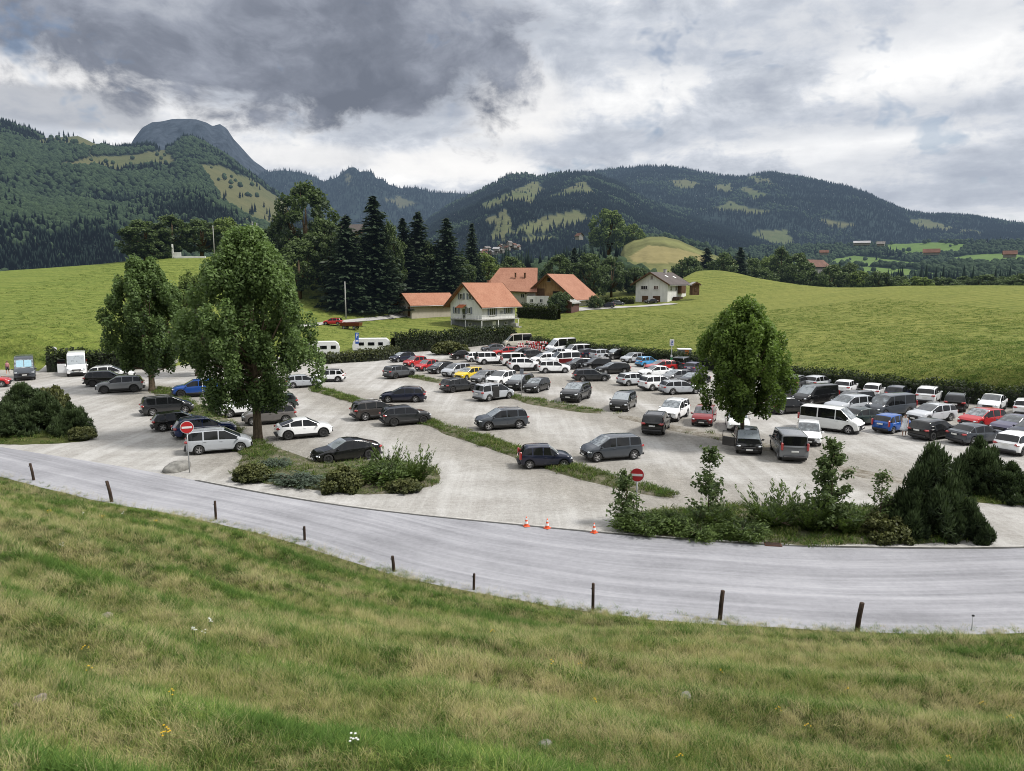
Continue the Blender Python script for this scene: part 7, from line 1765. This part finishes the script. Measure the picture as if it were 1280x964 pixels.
# rough strips between the lanes
TW_ = [tuft_mesh(91, 40, .16, .022, .30, .8, M_ggrn), tuft_mesh(92, 34, .22, .03, .34, .9, M_weed), tuft_mesh(93, 36, .20, .018, .3, .7, M_grass, .5, .2)]
strip_pts = []
def strip(name, pxs, wdt, dens, green=1.0, seed=0, mat=None):
    pl = pline(pxs)[:, :2]; q, s = resample(pl, 120, 2); t = np.gradient(q, axis=0); m = np.column_stack([-t[:, 1], t[:, 0]]); m /= np.linalg.norm(m, axis=1)[:, None]
    ks = np.linspace(-1, 1, 9); wv = wdt / 2 * (1 + .5 * fbm(s * .25 + seed, s * 0, 3) * 2) * np.sqrt(np.clip(np.minimum(s, s[-1] - s) / 2.0, .02, 1))
    X = q[:, None, 0] + m[:, None, 0] * ks * wv[:, None]; Y = q[:, None, 1] + m[:, None, 1] * ks * wv[:, None]; Z = .035 + (.05 if name == 'dirt_strip' else .13) * (1 - ks[None] ** 2) * (1 + 1.2 * fbm(X * .8, Y * .8, 3)) - .05 * np.abs(ks[None]) ** 6 + lot_z(X, Y) - .12 * (1 - np.clip(np.minimum(s, s[-1] - s) / 1.2, 0, 1))[:, None]
    struct(name, quick_mesh(name, np.column_stack([X.ravel(), Y.ravel(), Z.ravel()]), grid_faces(*X.shape), [M_barren if name == 'dirt_strip' else M_dirt], smooth=True))
    N = int(s[-1] * wdt * dens); u = rng.random(N) * 118.9; i = u.astype(int); k = rng.uniform(-1, 1, N); keep = (fbm(u * .09 + seed, u * 0 + 3, 3) + .5) * green > rng.random(N) * .8
    i, k = i[keep], k[keep]; f = rng.random(len(i))[:, None]; c = q[i] * (1 - f) + q[i + 1] * f + m[i] * (k * wv[i])[:, None]
    strip_pts.append(np.column_stack([c, .07 + .10 * (1 - k ** 2)]))
strip('grass_strip', [(200, 486), (222, 500), (246, 511), (275, 530), (300, 550), (330, 572)], 2.2, 9, .8, 1)
strip('grass_strip', [(392, 486), (430, 497), (470, 510), (540, 530), (600, 550), (660, 572), (720, 590), (780, 606), (842, 622)], 1.9, 15, 1.25, 2)
strip('grass_strip', [(512, 470), (545, 477), (600, 487), (640, 496), (690, 507), (752, 517)], 2.2, 8, .8, 3)
strip('dirt_strip', [(770, 519), (820, 530), (870, 541), (930, 552), (975, 566)], 2.2, 2.5, .25, 4)
strip('dirt_strip', [(1022, 578), (1060, 588), (1100, 597), (1150, 607)], 2.0, 2.0, .2, 5)
for isl, n in ((isl_l, 1500), (isl_c, 900), (isl_r, 1600), (isl_q, 900)):
    lo, hi = isl.min(0), isl.max(0); p = lo + (hi - lo) * rng.random((n, 2)); m = poly_in(p[:, 0], p[:, 1], [tuple(q) for q in isl]); p = p[m]; e = np.min(np.linalg.norm(p[:, None] - isl[None], axis=2), axis=1)
    strip_pts.append(np.column_stack([p, .06 + .12 * sst(0, 2.0, e)]))
sp_ = np.vstack(strip_pts); n = len(sp_)
scatter('weeds', sp_, TW_, .6 + .8 * rng.random(n), np.column_stack([rng.normal(0, .1, n), rng.normal(0, .1, n), rng.random(n) * 6.28]))
# longer grass standing in the meadows nearest to the car park
n = 42000; xx = np.r_[rng.uniform(2, 90, n), rng.uniform(-110, -25, n // 3)]; bb = 3.2 + 120 * rng.random(len(xx)) ** 2.2; yy = back_y(xx) + bb; zz = field_z(xx, yy)
kp = (fbm(xx * .12, yy * .05, 4) + .5) > rng.random(len(xx)) * .9; xx, yy, zz = xx[kp], yy[kp], zz[kp]; m_ = len(xx)
TM_ = [tuft_mesh(94, 30, .22, .05, .6, 1.0, M_mead), tuft_mesh(95, 26, .28, .04, .7, 1.1, M_mead, .5, .15)]
scatter('meadow_grass', np.column_stack([xx, yy, zz - .03]), TM_, .45 + .7 * rng.random(m_), np.column_stack([rng.normal(0, .2, m_), rng.normal(0, .2, m_), rng.random(m_) * 6.28]))
# flowers and stones on the slope
def on_slope(px, py):
    d = ray(px, py); t = 3.0
    for _ in range(4000):
        q = np.array([0, 0, CAM_H]) + d * t; s = toe_dist([q[0]], [q[1]])[0]
        if q[2] <= float(slope_z(np.array([q[0]]), np.array([q[1]]), np.array([s]))[0]): return q
        t += .02 if t < 20 else .05
    return q
def on_slope_fast(px, py):
    ts = np.linspace(3, 60, 1200); d = ray(px, py); q = np.array([0, 0, CAM_H]) + np.outer(ts, d); s = toe_dist(q[:, 0], q[:, 1]); z = slope_z(q[:, 0], q[:, 1], s); i = np.argmax(q[:, 2] <= z); return np.array([q[i, 0], q[i, 1], z[i]])
def flower_mesh(seed, n, h, rad, col_m, stem_m, head=.03, flat_=True):
    r = np.random.default_rng(seed); hd, st = MB(), MB()
    for k in range(n):
        x, y = r.normal(0, rad, 2); z = h * (.85 + .3 * r.random()); st.tube([(x * .3, y * .3, 0), (x * .8, y * .8, z * .6), (x, y, z)], .004, 0, 4, caps=False)
        for j in range(9):
            a = 2 * PI * j / 9; hd.add([(x, y, z + .005), (x + head * math.cos(a - .3), y + head * math.sin(a - .3), z + .008), (x + head * 1.3 * math.cos(a), y + head * 1.3 * math.sin(a), z - .002), (x + head * math.cos(a + .3), y + head * math.sin(a + .3), z + .008)], [(0, 1, 2, 3)])
        hd.lathe([(head * .45, z), (head * .35, z + .014), (0, z + .018)], 0, 8, Matrix.Translation((x, y, 0)))
    return hd.mesh('flower_heads', [col_m]), st.mesh('stems', [stem_m])
M_yel = simple('yellow petals', (.72, .46, .015), .6, 0, .1); M_wfl = simple('white petals', (.70, .72, .68), .6, 0, .1); M_stem = simple('flower stem', (.06, .10, .02), .7, 0, .2)
FY = [flower_mesh(101, 9, .36, .07, M_yel, M_stem, .022), flower_mesh(102, 4, .40, .05, M_yel, M_stem, .024)]; FW = [flower_mesh(103, 7, .40, .05, M_wfl, M_stem, .026), flower_mesh(104, 3, .42, .06, M_wfl, M_stem, .028)]
def flower(kind, v, px, py, sc=1.0):
    q = on_slope_fast(px, py + 10); t = thing('yellow_flower' if kind is FY else 'white_flower', 'small cluster of yellow wildflowers in the slope grass' if kind is FY else 'small white umbel flowers in the slope grass', 'wildflower', tuple(q), rng.random() * 6, 'yellow wildflowers on the slope' if kind is FY else 'white wildflowers on the slope')
    part('flower_heads', kind[v][0], t); part('stems', kind[v][1], t); t.scale = (sc * .48, sc * .48, sc * .72)
for px, py, v, s in ((208, 934, 0, 1), (110, 822, 1, 1), (112, 848, 1, .9), (214, 880, 1, .9), (62, 641, 0, 1.4), (128, 645, 0, 1.2), (196, 651, 0, 1.3), (617, 794, 1, 1), (745, 885, 1, .9), (1010, 916, 1, .9), (1058, 868, 1, .9), (1228, 886, 1, .9), (1182, 958, 1, .8), (971, 893, 1, .8), (690, 838, 1, 1), (724, 838, 1, 1), (850, 958, 1, .8), (1262, 906, 1, .9), (902, 845, 1, .9)): flower(FY, v, px, py, s)
for px, py, v, s in ((264, 783, 0, 1.1), (243, 795, 0, 1.1), (258, 798, 1, 1), (80, 686, 1, 1.3), (154, 642, 0, 1.4), (444, 945, 0, 1), (2, 849, 1, 1), (105, 644, 1, 1.3)): flower(FW, v, px, py, s)
for (px, py, sx_, sz_, lb, mt) in ((669, 889, .11, .07, 'squarish grey stone lying in the lower middle of the slope grass', M_stone), (680, 934, .11, .05, 'flat grey stone near the bottom middle of the slope', M_stone), (857, 872, .13, .06, 'pale flat stone in a bare spot right of the slope middle', M_stone), (50, 880, .10, .08, 'pinkish stone at the lower left of the slope', M_stone2), (20, 888, .07, .05, 'small brown stone at the lower left edge of the slope', M_stone2), (132, 776, .2, .12, 'stone in a dark hollow on the left of the slope', M_stone2), (1248, 872, .1, .05, 'small grey stone at the right edge of the slope', M_stone), (610, 873, .10, .05, 'grey stone half sunk in the grass left of the slope middle', M_stone)):
    q = on_slope_fast(px, py); stone('field_stone', lb, (q[0], q[1], q[2] + sz_ * .35), (sx_ * .85, sx_ * .7, sz_ * .85), int(px) % 17, mt, 'stones on the slope')
